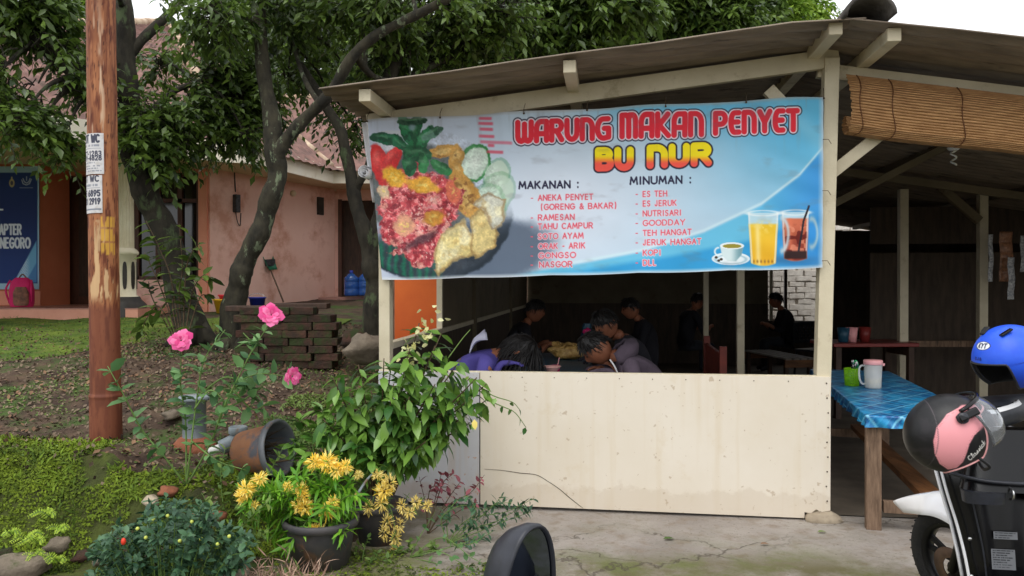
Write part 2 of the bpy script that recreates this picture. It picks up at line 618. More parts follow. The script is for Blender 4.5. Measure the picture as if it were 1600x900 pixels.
mat("hoodie_grey", (88, 76, 88), (74, 64, 74), 6, 0.95, 0.3, 60)
mat("cord_white", (226, 226, 226), rough=0.7)
mat("shirt_dark", (24, 24, 30), (34, 33, 40), 6, 0.9)
mat("trousers", (34, 36, 44), (48, 50, 58), 6, 0.9)
mat("cracker", (206, 172, 104), (150, 110, 56), 26, 0.4, 0.8, 40)
mat("hot_pink", (226, 40, 120), rough=0.5)
mat("pink_plate", (244, 186, 176), rough=0.4)
mat("plastic_black", (30, 32, 38), (40, 42, 48), 10, 0.45)
mat("plastic_gloss", (10, 10, 12), rough=0.22, spec=0.35)
mat("plastic_satin", (36, 38, 44), (46, 48, 56), 60, 0.38)
mat("scooter_white", (236, 236, 238), (228, 228, 232), 4, 0.2, spec=0.5, coat=0.5)
mat("tyre", (26, 26, 27), (36, 35, 34), 30, 0.85, 0.3, 90)
mat("alloy_black", (24, 24, 26), rough=0.35, metal=0.3)
mat("disc_rust", (110, 88, 72), (84, 66, 56), 20, 0.45, metal=0.6)
mat("mirror_glass", (210, 215, 220), rough=0.02, metal=1.0)
mat("visor", (240, 244, 248), rough=0.04, trans=0.95, spec=0.5)
mat("bucket_blue", (34, 50, 150), rough=0.45)
mat("basin_yellow", (226, 176, 40), rough=0.45)
mat("basin_red", (220, 60, 76), rough=0.45)
mat("bag_pink", (222, 40, 110), (200, 30, 96), 6, 0.7)
mat("bag_brown", (150, 100, 80), (96, 70, 60), 14, 0.8)
mat("dust_green", (40, 110, 80), rough=0.5)
mat("gallon", (60, 110, 190), rough=0.15, trans=0.5)
mat("sachet", (170, 120, 86), (120, 84, 64), 40, 0.35)
mat("sachet_white", (200, 200, 200), (120, 124, 130), 50, 0.35)
mat("bulb", (240, 240, 236), rough=0.3)
mat("label_white", (224, 224, 226), rough=0.5)
mat("seat_vinyl", (24, 24, 26), (32, 32, 34), 30, 0.6, 0.2, 200)
mat("red_plastic", (126, 44, 40), rough=0.4)

# concrete yard: patchy grey-beige slab, fine cracks, moss creeping out of them
m = bpy.data.materials.new("concrete")
m.use_nodes = True
MATS["concrete"] = m
n, l = m.node_tree.nodes, m.node_tree.links
p = n["Principled BSDF"]
p.inputs["Roughness"].default_value = 0.8
tc = n.new("ShaderNodeTexCoord")


def _noise(sc, det=6, loc=(0, 0, 0), rough=0.6):
    mp = n.new("ShaderNodeMapping"); mp.inputs["Location"].default_value = loc
    l.new(tc.outputs["Object"], mp.inputs[0])
    z = n.new("ShaderNodeTexNoise"); z.inputs["Scale"].default_value = sc; z.inputs["Detail"].default_value = det
    z.inputs["Roughness"].default_value = rough
    l.new(mp.outputs[0], z.inputs["Vector"])
    return z


def _ramp(src, a, b, c0=(0, 0, 0, 1), c1=(1, 1, 1, 1)):
    r = n.new("ShaderNodeValToRGB")
    r.color_ramp.elements[0].position, r.color_ramp.elements[1].position = a, b
    r.color_ramp.elements[0].color, r.color_ramp.elements[1].color = c0, c1
    l.new(src, r.inputs[0])
    return r.outputs[0]


def _mix(fac, A, B, mode='MIX'):
    x = n.new("ShaderNodeMix"); x.data_type = 'RGBA'; x.blend_type = mode
    for s, v in (("Factor", fac), ("A", A), ("B", B)):
        if isinstance(v, (tuple, float, int)): x.inputs[s].default_value = v
        else: l.new(v, x.inputs[s])
    return x.outputs["Result"]


base = _ramp(_noise(1.5).outputs["Fac"], 0.35, 0.68, lin((134, 126, 119)), lin((163, 155, 147)))
base = _mix(_ramp(_noise(9, 8).outputs["Fac"], 0.5, 0.72), base, lin((128, 114, 100)))
base = _mix(_ramp(_noise(55, 3).outputs["Fac"], 0.62, 0.7), base, lin((108, 98, 86)))
warp = _noise(2.2, 5)
va = n.new("ShaderNodeVectorMath"); va.operation = 'MULTIPLY_ADD'
l.new(warp.outputs["Color"], va.inputs[0]); va.inputs[1].default_value = (0.9, 0.9, 0); l.new(tc.outputs["Object"], va.inputs[2])
vo = n.new("ShaderNodeTexVoronoi"); vo.feature = 'DISTANCE_TO_EDGE'; vo.inputs["Scale"].default_value = 1.05
l.new(va.outputs[0], vo.inputs["Vector"])
brk = _ramp(_noise(1.1, 2, (4, 1, 0)).outputs["Fac"], 0.45, 0.55)
crack = _ramp(vo.outputs["Distance"], 0.002, 0.009, (1, 1, 1, 1), (0, 0, 0, 1))
crack = _mix(1.0, crack, brk, 'MULTIPLY')
near = _ramp(vo.outputs["Distance"], 0.0, 0.22, (1, 1, 1, 1), (0, 0, 0, 1))
mossn = _ramp(_noise(2.3, 10, (7, 2, 0), 0.72).outputs["Fac"], 0.45, 0.58)
at_ = n.new("ShaderNodeAttribute"); at_.attribute_name = "tint"       # 1 along the damp edge by the planting and the street
mossf = _mix(1.0, mossn, near, 'MULTIPLY')
mossf = _mix(1.0, mossf, _ramp(at_.outputs["Fac"], 0.0, 1.0, (0.15, 0.15, 0.15, 1), (1, 1, 1, 1)), 'MULTIPLY')
damp = _mix(1.0, _ramp(_noise(1.7, 9, (1, 9, 0), 0.7).outputs["Fac"], 0.36, 0.56), _ramp(at_.outputs["Fac"], 0.2, 0.9), 'MULTIPLY')
base = _mix(damp, base, lin((96, 90, 60)))
base = _mix(mossf, base, lin((92, 100, 44)))
base = _mix(_mix(1.0, crack, (.75, .75, .75, 1), "MULTIPLY"), base, lin((72, 62, 50)))
l.new(base, p.inputs["Base Color"])
bp = n.new("ShaderNodeBump"); bp.inputs["Strength"].default_value = 0.6; bp.inputs["Distance"].default_value = 0.02
hh = n.new("ShaderNodeMath"); hh.operation = 'MULTIPLY_ADD'
l.new(crack, hh.inputs[0]); hh.inputs[1].default_value = -0.7; l.new(_noise(24, 8).outputs["Fac"], hh.inputs[2])
l.new(hh.outputs[0], bp.inputs["Height"]); l.new(bp.outputs[0], p.inputs["Normal"])



def board_mat(name, c1, c2, stain, dirt):
    m = bpy.data.materials.new(name); m.use_nodes = True; MATS[name] = m
    global n, l, tc
    n, l = m.node_tree.nodes, m.node_tree.links
    p = n["Principled BSDF"]; p.inputs["Roughness"].default_value = 0.5; p.inputs["Specular IOR Level"].default_value = 0.3
    tc = n.new("ShaderNodeTexCoord")
    base = _ramp(_noise(1.2, 7).outputs["Fac"], .35, .68, lin(c1), lin(c2))
    # long faint runs
    mp = n.new("ShaderNodeMapping"); mp.inputs["Scale"].default_value = (9, 9, .5); l.new(tc.outputs["Object"], mp.inputs[0])
    rn = n.new("ShaderNodeTexNoise"); rn.inputs["Scale"].default_value = 1.6; rn.inputs["Detail"].default_value = 6; l.new(mp.outputs[0], rn.inputs["Vector"])
    base = _mix(_mix(1.0, _ramp(rn.outputs["Fac"], .54, .75), (.5, .5, .5, 1), 'MULTIPLY'), base, lin(stain))
    base = _mix(_mix(1.0, _ramp(_noise(4, 10, (2, 5, 1), .7).outputs["Fac"], .58, .70), (.55, .55, .55, 1), 'MULTIPLY'), base, lin(stain))
    # muddy splash along the foot
    sx = n.new("ShaderNodeSeparateXYZ"); l.new(tc.outputs["Object"], sx.inputs[0])
    ad = n.new("ShaderNodeMath"); ad.operation = 'MULTIPLY_ADD'; l.new(_noise(5, 9, (8, 1, 3), .7).outputs["Fac"], ad.inputs[0]); ad.inputs[1].default_value = -.30; l.new(sx.outputs["Z"], ad.inputs[2])
    base = _mix(_mix(1.0, _ramp(ad.outputs[0], -.13, .03, (1, 1, 1, 1), (0, 0, 0, 1)), (.22, .22, .22, 1), 'MULTIPLY'), base, lin(dirt))
    # small scuffs and flecks
    base = _mix(_mix(1.0, _ramp(_noise(26, 4, (3, 3, 9), .55).outputs["Fac"], .66, .70), (.6, .6, .6, 1), 'MULTIPLY'), base, lin(dirt))
    l.new(base, p.inputs["Base Color"])
    bp = n.new("ShaderNodeBump"); bp.inputs["Strength"].default_value = .15; bp.inputs["Distance"].default_value = .01
    l.new(_noise(3, 4).outputs["Fac"], bp.inputs["Height"]); l.new(bp.outputs[0], p.inputs["Normal"])


board_mat("cream_board", (222, 213, 198), (214, 203, 184), (208, 192, 164), (172, 150, 122))
board_mat("pale_board", (196, 196, 200), (182, 181, 182), (184, 164, 142), (178, 132, 92))
# ------------------------------------------------------------------ ground
# the stall's own frame: s to the left along the front, d into the depth, both level
R0 = Vector((1.94, 4.85, 0)); L0 = Vector((-0.858, 5.2, 0))
ES = (L0 - R0).normalized(); ED = Vector((-ES.y, ES.x, 0)) * -1
if ED.y < 0: ED = -ED
WID = (L0 - R0).length


def W(s, d, z): return R0 + ES * s + ED * d + Vector((0, 0, z))


def wp(u, v, d=0.0):                   # pixel -> point of the upright plane at depth d of the stall
    r = ray(u, v); o = Vector((0, 0, CAM_H)); c = R0 + ED * d
    return o + r * ((c - o).dot(ED) / r.dot(ED))


def wsd(P):
    q = Vector(P) - R0
    return q.dot(ES), q.dot(ED), P[2]


def bank_edge(x):
    return 4.12 + 0.05 * np.sin(x * 3.1) + 0.04 * np.sin(x * 7.7 + 1) + 0.55 * sm(-1.75, -0.95, x)


def garden_h(x, y):
    x, y = np.asarray(x, float), np.asarray(y, float)
    e = bank_edge(x)
    z = np.interp(y - e, [-0.1, 0.0, 0.13, 0.3, 0.98, 3.1, 6.9, 9, 11, 60], [0, 0.02, 0.26, 0.345, 0.42, 0.74, 0.95, 1.05, 1.18, 1.22])
    r_ = y - e
    z = z + .14 * sm(-1.9, -2.35, x) * sm(.05, .28, r_) * sm(1.1, .45, r_)
    z = z + .18 * sm(-.02, .12, r_) * sm(.7, .3, r_) * (fbm(x * 6.5 + 60, y * 6.5 + 60, 19) - .5)
    z = z + .06 * sm(.0, .1, r_) * sm(.9, .4, r_) * (fbm(x * 3.3 + 60, y * 3.3 + 60, 14) - .4)
    xr = np.where(y < 5.2, -0.93, -0.93 + 0.125 * (y - 5.2))
    g = sm(0.0, 0.22, xr - x)
    return z * g


def ground_z(x, y):
    x, y = np.asarray(x, float), np.asarray(y, float)
    h = garden_h(x, y)
    rough = (fbm(x * 1.7 + 40, y * 1.7 + 40, 3) - 0.5) * 0.10 + (fbm(x * 9 + 40, y * 9 + 40, 5) - 0.5) * 0.035
    return h + rough * sm(0.03, 0.3, h) - 0.03 * (1 - sm(0, 0.05, h))


def H(x, y): return float(ground_z(np.array([x]), np.array([y]))[0])


def axis(bits):
    out = []
    for a, b, st in bits: out += list(np.arange(a, b, st))
    return np.array(out + [bits[-1][1]])


gx = axis([(-900, -60, 120), (-60, -12, 6), (-12, -5.5, 0.25), (-5.5, -0.6, 0.045), (-0.6, 8, 0.4), (8, 60, 6), (60, 900, 120)])
gy = axis([(-600, -20, 100), (-20, 3.4, 1.2), (3.4, 6.5, 0.045), (6.5, 11.5, 0.1), (11.5, 22, 0.6), (22, 60, 5), (60, 1500, 180)])
X, Y = np.meshgrid(gx, gy, indexing='ij')
V = np.stack([X.ravel(), Y.ravel(), ground_z(X.ravel(), Y.ravel())], 1)
ni, nj = len(gx), len(gy)
ii, jj = np.meshgrid(np.arange(ni - 1), np.arange(nj - 1), indexing='ij')
q = np.stack([ii * nj + jj, (ii + 1) * nj + jj, (ii + 1) * nj + jj + 1, ii * nj + jj + 1], -1).reshape(-1, 4)
cx, cy = V[q].mean(1)[:, 0], V[q].mean(1)[:, 1]
rel = cy - bank_edge(cx)
isb = (rel > -0.15) & (rel < 0.33 + 0.25 * (fbm(cx * 2 + 9, cy * 2 + 9, 8) - 0.5)) & (cx < -0.95)
me = arrays_mesh("ground", V, q, None, ["soil", "moss_bank"], True, mi=isb.astype(np.int32))
tag(link_mesh("ground", me, origin=(0, 0, 0)), kind="structure")

# the concrete slab of the yard and of the stall's floor
cxs, cys = np.arange(-1.0, 7.01, 0.1), np.arange(-4, 15.01, 0.1)
X, Y = np.meshgrid(cxs, cys, indexing='ij')
left = -1.35 + 0.12 * np.sin(Y * 2.3) + 0.1 * np.sin(Y * 5.9 + 2)
left = np.where(Y > 4.4, np.maximum(left, -0.88 + 0.125 * np.maximum(Y - 5.2, 0) - 0.02), left)
X = left + (X + 1.0) / 8.0 * (7.0 - left)
Z = 0.004 + 0.006 * (fbm(X * 2 + 30, Y * 2 + 30, 2) - 0.5)
V = np.stack([X.ravel(), Y.ravel(), Z.ravel()], 1)
ni, nj = X.shape
ii, jj = np.meshgrid(np.arange(ni - 1), np.arange(nj - 1), indexing='ij')
q = np.stack([ii * nj + jj, (ii + 1) * nj + jj, (ii + 1) * nj + jj + 1, ii * nj + jj + 1], -1).reshape(-1, 4)
ti = np.maximum(sm(0.2, -0.9, X), 1.0 * sm(4.5, 3.85, Y) * sm(-1, 0.5, X)) * sm(5.6, 4.9, Y)
me = arrays_mesh("concrete_yard", V, q, None, ["concrete"], True, tint=ti.ravel())
tag(link_mesh("concrete_yard", me, origin=(0, 0, 0)), kind="structure")

# mossy lawn in front of the house
lx, ly = np.arange(-9.5, -2.2, 0.12), np.arange(0, 1.001, 0.04)
X, T = np.meshgrid(lx, ly, indexing='ij')
front = np.interp(X, [-9.5, -4.9, -4.5, -3.7, -2.2], [7.0, 7.15, 7.6, 9.6, 10.4]) + 0.08 * np.sin(X * 4)
Y = front + T * (11.05 - front)
Z = ground_z(X, Y) + 0.03 * sm(0, 0.06, T) - 0.01
V = np.stack([X.ravel(), Y.ravel(), Z.ravel()], 1)
ni, nj = X.shape
ii, jj = np.meshgrid(np.arange(ni - 1), np.arange(nj - 1), indexing='ij')
q = np.stack([ii * nj + jj, (ii + 1) * nj + jj, (ii + 1) * nj + jj + 1, ii * nj + jj + 1], -1).reshape(-1, 4)
tag(link_mesh("lawn", arrays_mesh("lawn", V, q, None, ["lawn"], True), origin=(0, 0, 0)), kind="structure")
LAWN = (X, front)

# ------------------------------------------------------------------ the food stall
stall = thing("food_stall", R0, "open-fronted cream timber food stall with a low gabled corrugated roof and half-height front wall", "food stall")
ZL, ZR = 2.585, 2.875                  # gable rafter's middle line at the left and the right post
SL = (ZR - ZL) / WID
DEPTH = 9.2


def roofz(s):                          # underside line of the rafters
    return ZR - SL * s if s >= 0 else ZR + 0.16 * s


# front wall: boards and sill
pb = MB()
a0, a1 = 0.03, 1.0
seam = wsd(wp(752, 690))[0]
mb = MB(); mb.box((0, 0, 0), (1, 1, 1))
TOPZ = 0.905
# main board: an outline with the chipped lower right corner
poly = [(0.10, 0.055), (0.10, 0.018), (seam - 0.004, 0.03), (seam - 0.004, TOPZ), (-0.055, TOPZ), (-0.055, 0.07), (0.0, 0.06), (0.03, 0.075), (0.06, 0.05)]
Mx = Matrix(((ES.x, 0, ED.x, R0.x), (ES.y, 0, ED.y, R0.y), (0, 1, 0, 0), (0, 0, 0, 1)))
MB().prism(poly, 0.02, Mx @ Matrix.Translation((0, 0, -0.062))).build("front_board", "cream_board", stall)
MB().prism([(seam + 0.004, 0.03), (WID + 0.03, 0.03), (WID + 0.03, TOPZ - 0.006), (seam + 0.004, TOPZ - 0.006)], 0.02, Mx @ Matrix.Translation((0, 0, -0.060))).build("front_board", "pale_board", stall)
MB().beam(W(-0.05, -0.022, TOPZ - 0.025), W(WID + 0.03, -0.022, TOPZ - 0.03), 0.04, 0.06).build("sill", "cream_paint", stall, bevel=0.004)
# long crack in the main board, a dark hairline proud of it
ck = [(757, 733), (785, 735), (812, 739), (838, 742), (856, 752), (874, 764), (888, 776), (903, 788), (911, 794)]
pts = [wp(u, v, -0.0632) for u, v in ck]
MB().tube(curve_pts(pts, 40), interp_list([0.0008, 0.0022, 0.0016, 0.0024, 0.0012], len(curve_pts(pts, 40))), 5).build("crack", "crack_dark", stall)
# nail heads down the right edge
for k in range(9):
    c = W(-0.035 + rnd.uniform(-.006, .006), -0.064, 0.13 + k * 0.092)
    nb_ = MB().ball(c, 0.005, 8); nb_.build("nail_head", "crack_dark", stall)
for k in range(12):
    MB().ball(W(0.2 + k * 0.21, -0.064, TOPZ - 0.03), 0.0035, 8).build("nail_head", "crack_dark", stall)
# posts; the front right one leans a little as in the photo
def post(p0, p1, w=0.085, m="cream_paint", d=0.085):
    return MB().beam(p0, p1, w, d, up=ED).build("post", m, stall, bevel=0.004)
post(wp(1279, 800), wp(1298, 92), 0.088)
post(wp(604, 770), wp(602, 200), 0.075)
for s, d in ((WID, 3.4), (WID, 6.6)):
    post(W(s, d, 0), W(s, d, roofz(s) - 0.03), 0.08, "interior_board")
def post_at(u, vtop, D, w):
    b = at(u, 440, D); b.z = 0; t = at(u, vtop, D)
    return MB().beam(b, t, w, w, up=ED).build("post", "cream_paint", stall, bevel=0.004)
post_at(1157, 250, 8.0, 0.075)
post_at(1411, 296, 8.6, 0.09)
post_at(1535, 304, 8.6, 0.09)
post_at(1103, 250, 10.5, 0.07)
# gable rafters front and inside, and the short end beyond the post
def rafter(d, m, w=0.05, h=0.10):
    b = MB()
    b.beam(W(WID + 0.12, d, roofz(WID + 0.12)), W(-0.11, d, roofz(0) + 0.03), w, h, up=(0, 0, 1))
    b.build("rafter", m, stall, bevel=0.003)
    b = MB()
    b.beam(W(-0.0, d + 0.06, roofz(0) - 0.03), W(-4.6, d + 0.06, roofz(-4.6) - 0.03), w, h * 0.8)
    b.build("rafter", m, stall, bevel=0.003)
rafter(0.0, "cream_paint", 0.05, 0.115)
rafter(3.4, "interior_board"); rafter(6.6, "interior_board")
# braces
MB().beam(wp(1200, 140, 0.03), wp(1262, 205, 0.03), 0.05, 0.08).build("brace", "cream_paint", stall, bevel=0.003)
MB().beam(W(0.0, 0.06, 2.12), W(-0.42, 0.06, 2.46), 0.05, 0.075).build("brace", "cream_paint", stall, bevel=0.003)
MB().beam(at(1468, 292, 8.55), at(1530, 345, 8.55), 0.06, 0.09).build("brace", "interior_board", stall, bevel=0.003)
MB().beam(at(1300, 320, 6.6), at(1490, 222, 6.6), 0.04, 0.06).build("brace", "interior_board", stall, bevel=0.003)
MB().beam(at(1411, 537, 8.6), at(1600, 537, 8.8), 0.05, 0.07).build("rail", "raw_wood", stall, bevel=0.003)
# purlins run back under the sheets and stick out in front
for s, zz in ((-0.27, 0.055), (0.045, 0.066), (1.55, 0.056), (2.80, 0.052)):
    MB().beam(W(s, -0.50, roofz(max(s, -9)) + zz), W(s, DEPTH, roofz(s) + zz), 0.075, 0.075).build("purlin", "cream_paint", stall, bevel=0.004)
for s in (-1.6, -3.0, -4.4):
    MB().beam(W(s, -0.45, roofz(s) + 0.06), W(s, DEPTH, roofz(s) + 0.06), 0.06, 0.07).build("purlin", "interior_board", stall)
# corrugated sheets: the waves run down the slope, so across the depth
def sheet(s0, s1, dz0, d0, d1, pitch=0.15, amp=0.013):
    nd = int((d1 - d0) / pitch * 8); P = []
    for i in range(9):
        s = s0 + (s1 - s0) * i / 8
        row = []
        for j in range(nd + 1):
            d = d0 + (d1 - d0) * j / nd
            w = math.sin(2 * math.pi * (d - d0) / pitch)
            row.append(W(s, d, roofz(s) + dz0 + amp * w + 0.004 * math.sin(s * 5 + d)))
        P.append(row)
    return MB().grid(P)
sheet(-0.10, WID + 0.25, 0.108, -0.56, DEPTH + 0.3).build("roof_sheet", "roof_sheet", stall, solid=0.007)
sheet(0.02, -4.7, 0.098, -0.56, DEPTH + 0.3).build("roof_sheet", "roof_sheet", stall, solid=0.007)
# ridge cap: half-round, overhanging at the front
P = []
for i in range(26):
    d = -0.62 + (DEPTH + 0.9) * i / 25
    row = []
    for k in range(13):
        w = math.pi * (k / 12)
        rr = 0.105 + (0.008 if i % 6 == 0 else 0)
        row.append(W(-0.105 + rr * 1.15 * math.cos(w), d, roofz(0) + 0.09 + rr * 0.98 * math.sin(w)))
    P.append(row)
MB().grid(P).build("ridge_cap", "ridge_grey", stall, solid=0.018)
# left side: low wall with a cream cap, upper boards further back
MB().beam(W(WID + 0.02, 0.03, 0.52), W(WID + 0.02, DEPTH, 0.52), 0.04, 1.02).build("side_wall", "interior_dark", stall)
MB().beam(W(WID + 0.02, 0.05, 1.055), W(WID + 0.02, DEPTH, 1.055), 0.07, 0.045).build("side_rail", "cream_paint", stall, bevel=0.003)
UP0 = 1.72
for k in range(6):
    d0 = UP0 + k * 1.24; d1 = min(d0 + 1.232, DEPTH)
    MB().beam(W(WID + 0.005, d0, 1.80), W(WID + 0.005, d1, 1.80), 0.015, 1.44).build("wall_board", "interior_board", stall)
MB().beam(W(WID + 0.0, UP0 - 0.02, 1.08), W(WID + 0.0, UP0 - 0.02, 2.55), 0.05, 0.045, up=ED).build("wall_stud", "cream_paint", stall)
# back wall with an opening near its right end, right-hand kitchen partition
s_gap0, s_gap1 = wsd(wp(1200, 440, DEPTH))[0], wsd(wp(1282, 440, DEPTH))[0]
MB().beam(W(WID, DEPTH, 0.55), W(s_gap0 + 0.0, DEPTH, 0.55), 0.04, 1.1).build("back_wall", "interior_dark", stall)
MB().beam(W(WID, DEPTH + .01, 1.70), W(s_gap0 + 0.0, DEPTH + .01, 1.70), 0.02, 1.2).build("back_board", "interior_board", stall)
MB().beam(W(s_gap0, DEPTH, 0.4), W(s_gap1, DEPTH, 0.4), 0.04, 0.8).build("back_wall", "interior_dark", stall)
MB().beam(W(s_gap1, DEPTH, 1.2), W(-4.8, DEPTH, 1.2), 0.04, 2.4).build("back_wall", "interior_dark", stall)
MB().beam(W(s_gap0 - 0.05, DEPTH - .02, 0.8), W(s_gap0 - 0.05, DEPTH - .02, 2.3), 0.05, 0.05, up=ED).build("wall_stud", "cream_paint", stall)
MB().beam(W(s_gap0 - 0.3, DEPTH - .02, 0.8), W(s_gap0 - 0.3, DEPTH - .02, 2.3), 0.05, 0.05, up=ED).build("wall_stud", "dark_wood", stall)
# woven partition behind the two posts at the right, with little gaps
kp = [wsd(at(1425, 440, 9.6)), wsd(at(1800, 440, 9.6))]
b = MB()
k0 = kp[0][0]; kd = kp[0][1]
holes = [(1435, 400, 1452, 392), (1460, 402, 1480, 391)]
b.beam(W(k0 + .5, kd, 0.93), W(-5, kd, 0.93), 0.03, 1.86)
b.build("partition", "interior_dark", stall)
MB().beam(W(k0 + .5, kd, 2.2), W(-5, kd, 2.2), 0.03, 0.46).build("partition", "interior_dark", stall)

MB().beam(W(-4.7, 2.0, 1.1), W(-4.7, DEPTH, 1.1), 0.04, 2.2).build("side_wall", "interior_dark", stall)  # unseen wall added to close the right side and dim the inside
# neighbouring whitewashed brick wall seen through the gap
wb = MB()
c0 = at(1195, 440, 15.5); c0.z = 0
for r in range(24):
    for k in range(9):
        wb.box((c0.x + k * 0.31 + (0.15 if r % 2 else 0) + rnd.uniform(-.02, .02), 15.5 + rnd.uniform(-.02, .02), 0.06 + r * 0.115 + rnd.uniform(-.012, .012)), (rnd.uniform(.26, .32), 0.12, rnd.uniform(.085, .118)), (0, rnd.uniform(-.05, .05), 0))
wb.box((c0.x + 1.3, 15.57, 1.38), (2.9, 0.1, 2.8))
tag(wb.build("brick_wall", "white_brick", bevel=0.01), "whitewashed rough brick wall standing in daylight behind the stall", "wall")
# darker floor sheet inside, over the slab
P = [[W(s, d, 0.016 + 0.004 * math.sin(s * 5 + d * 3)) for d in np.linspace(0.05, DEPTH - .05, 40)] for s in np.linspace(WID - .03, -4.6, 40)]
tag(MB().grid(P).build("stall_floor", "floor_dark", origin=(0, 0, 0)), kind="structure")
# stone under the chipped corner
st = MB().ball(W(-0.005, -0.06, 0.02), (0.115, 0.07, 0.045), 14, jit=0.12)
tag(st.build("flat_stone", "stone_pale"), "flat grey stone wedged under the front right post of the stall", "stone")
# ------------------------------------------------------------------ lettering: stroke glyphs painted as signed distances
def arc(cx, cy, rx, ry, a0, a1, n=8):
    return [(cx + rx * math.cos(math.radians(a0 + (a1 - a0) * k / n)), cy + ry * math.sin(math.radians(a0 + (a1 - a0) * k / n))) for k in range(n + 1)]


G = {
    'A': [[(0, 0), (.5, 1), (1, 0)], [(.18, .34), (.82, .34)]],
    'B': [[(0, 0), (0, 1), (.55, 1)] + arc(.55, .76, .35, .24, 90, -90) + [(0, .52)], [(.55, .52)] + arc(.58, .26, .4, .26, 90, -90) + [(0, 0)]],
    'C': [arc(.52, .5, .52, .5, 50, 310, 14)],
    'D': [[(0, 0), (0, 1), (.4, 1)] + arc(.42, .5, .55, .5, 90, -90, 10) + [(0, 0)]],
    'E': [[(.85, 1), (0, 1), (0, 0), (.85, 0)], [(0, .52), (.75, .52)]],
    'F': [[(.85, 1), (0, 1), (0, 0)], [(0, .52), (.75, .52)]],
    'G': [arc(.52, .5, .52, .5, 45, 345, 16) + [(1.0, .48), (.58, .48)]],
    'H': [[(0, 0), (0, 1)], [(1, 0), (1, 1)], [(0, .52), (1, .52)]],
    'I': [[(.5, 0), (.5, 1)]],
    'J': [[(.75, 1), (.75, .28)] + arc(.4, .28, .35, .28, 0, -170, 8)],
    'K': [[(0, 0), (0, 1)], [(.85, 1), (.05, .45)], [(.3, .62), (.9, 0)]],
    'L': [[(0, 1), (0, 0), (.8, 0)]],
    'M': [[(0, 0), (.12, 1), (.5, .25), (.88, 1), (1, 0)]],
    'N': [[(0, 0), (0, 1), (1, 0), (1, 1)]],
    'O': [arc(.5, .5, .55, .5, 0, 360, 20)],
    'P': [[(0, 0), (0, 1), (.5, 1)] + arc(.5, .74, .4, .26, 90, -90) + [(0, .48)]],
    'R': [[(0, 0), (0, 1), (.5, 1)] + arc(.5, .74, .4, .26, 90, -90) + [(0, .48)], [(.45, .48), (.9, 0)]],
    'S': [arc(.48, .75, .38, .25, 30, 270, 10) + arc(.45, .25, .42, .25, 90, -150, 10)],
    'T': [[(0, 1), (1, 1)], [(.5, 1), (.5, 0)]],
    'U': [[(0, 1), (0, .35)] + arc(.5, .35, .5, .35, 180, 360, 10) + [(1, 1)]],
    'W': [[(0, 1), (.25, 0), (.5, .8), (.75, 0), (1, 1)]],
    'Y': [[(0, 1), (.5, .5), (1, 1)], [(.5, .5), (.5, 0)]],
    '&': [[(1, 0), (.3, .7)] + arc(.47, .8, .2, .19, 210, -30, 8) + [(.15, .35)] + arc(.4, .22, .32, .22, 150, 330, 8) + [(.95, .45)]],
    '(': [arc(.9, .5, .6, .75, 125, 235, 8)], ')': [arc(.1, .5, .6, .75, 55, -55, 8)],
    '-': [[(.2, .42), (.8, .42)]], ':': [[(.5, .68), (.5, .74)], [(.5, .04), (.5, .1)]],
    '0': [arc(.5, .5, .45, .5, 0, 360, 16)], '1': [[(.2, .8), (.55, 1), (.55, 0)]],
    '2': [arc(.5, .72, .42, .28, 170, -40, 10) + [(.05, 0), (.95, 0)]],
    '3': [arc(.45, .75, .38, .25, 150, -90, 10), arc(.45, .26, .44, .26, 90, -150, 10)],
    '5': [[(.85, 1), (.15, 1), (.1, .56)] + arc(.45, .32, .42, .32, 120, -150, 10)],
    '6': [[(.75, 1), (.12, .45)] + arc(.5, .3, .42, .3, 160, -200, 14)],
    '7': [[(.05, 1), (.95, 1), (.4, 0)]],
    '8': [arc(.5, .76, .34, .24, 0, 360, 12), arc(.5, .26, .44, .26, 0, 360, 12)],
    '9': [arc(.5, .7, .42, .3, 0, 360, 14), [(.9, .65), (.3, 0)]],
    '4': [[(.7, 0), (.7, 1), (.02, .3), (.98, .3)]],
}
WID_G = {'I': .3, 'M': 1.25, 'W': 1.35, 'O': 1.12, 'G': 1.12, 'C': 1.05, 'J': .75, 'L': .75, 'E': .78, 'S': .85, '(': .5, ')': .5, '-': .6, ':': .3, ' ': .55, 'T': .9, '1': .7}
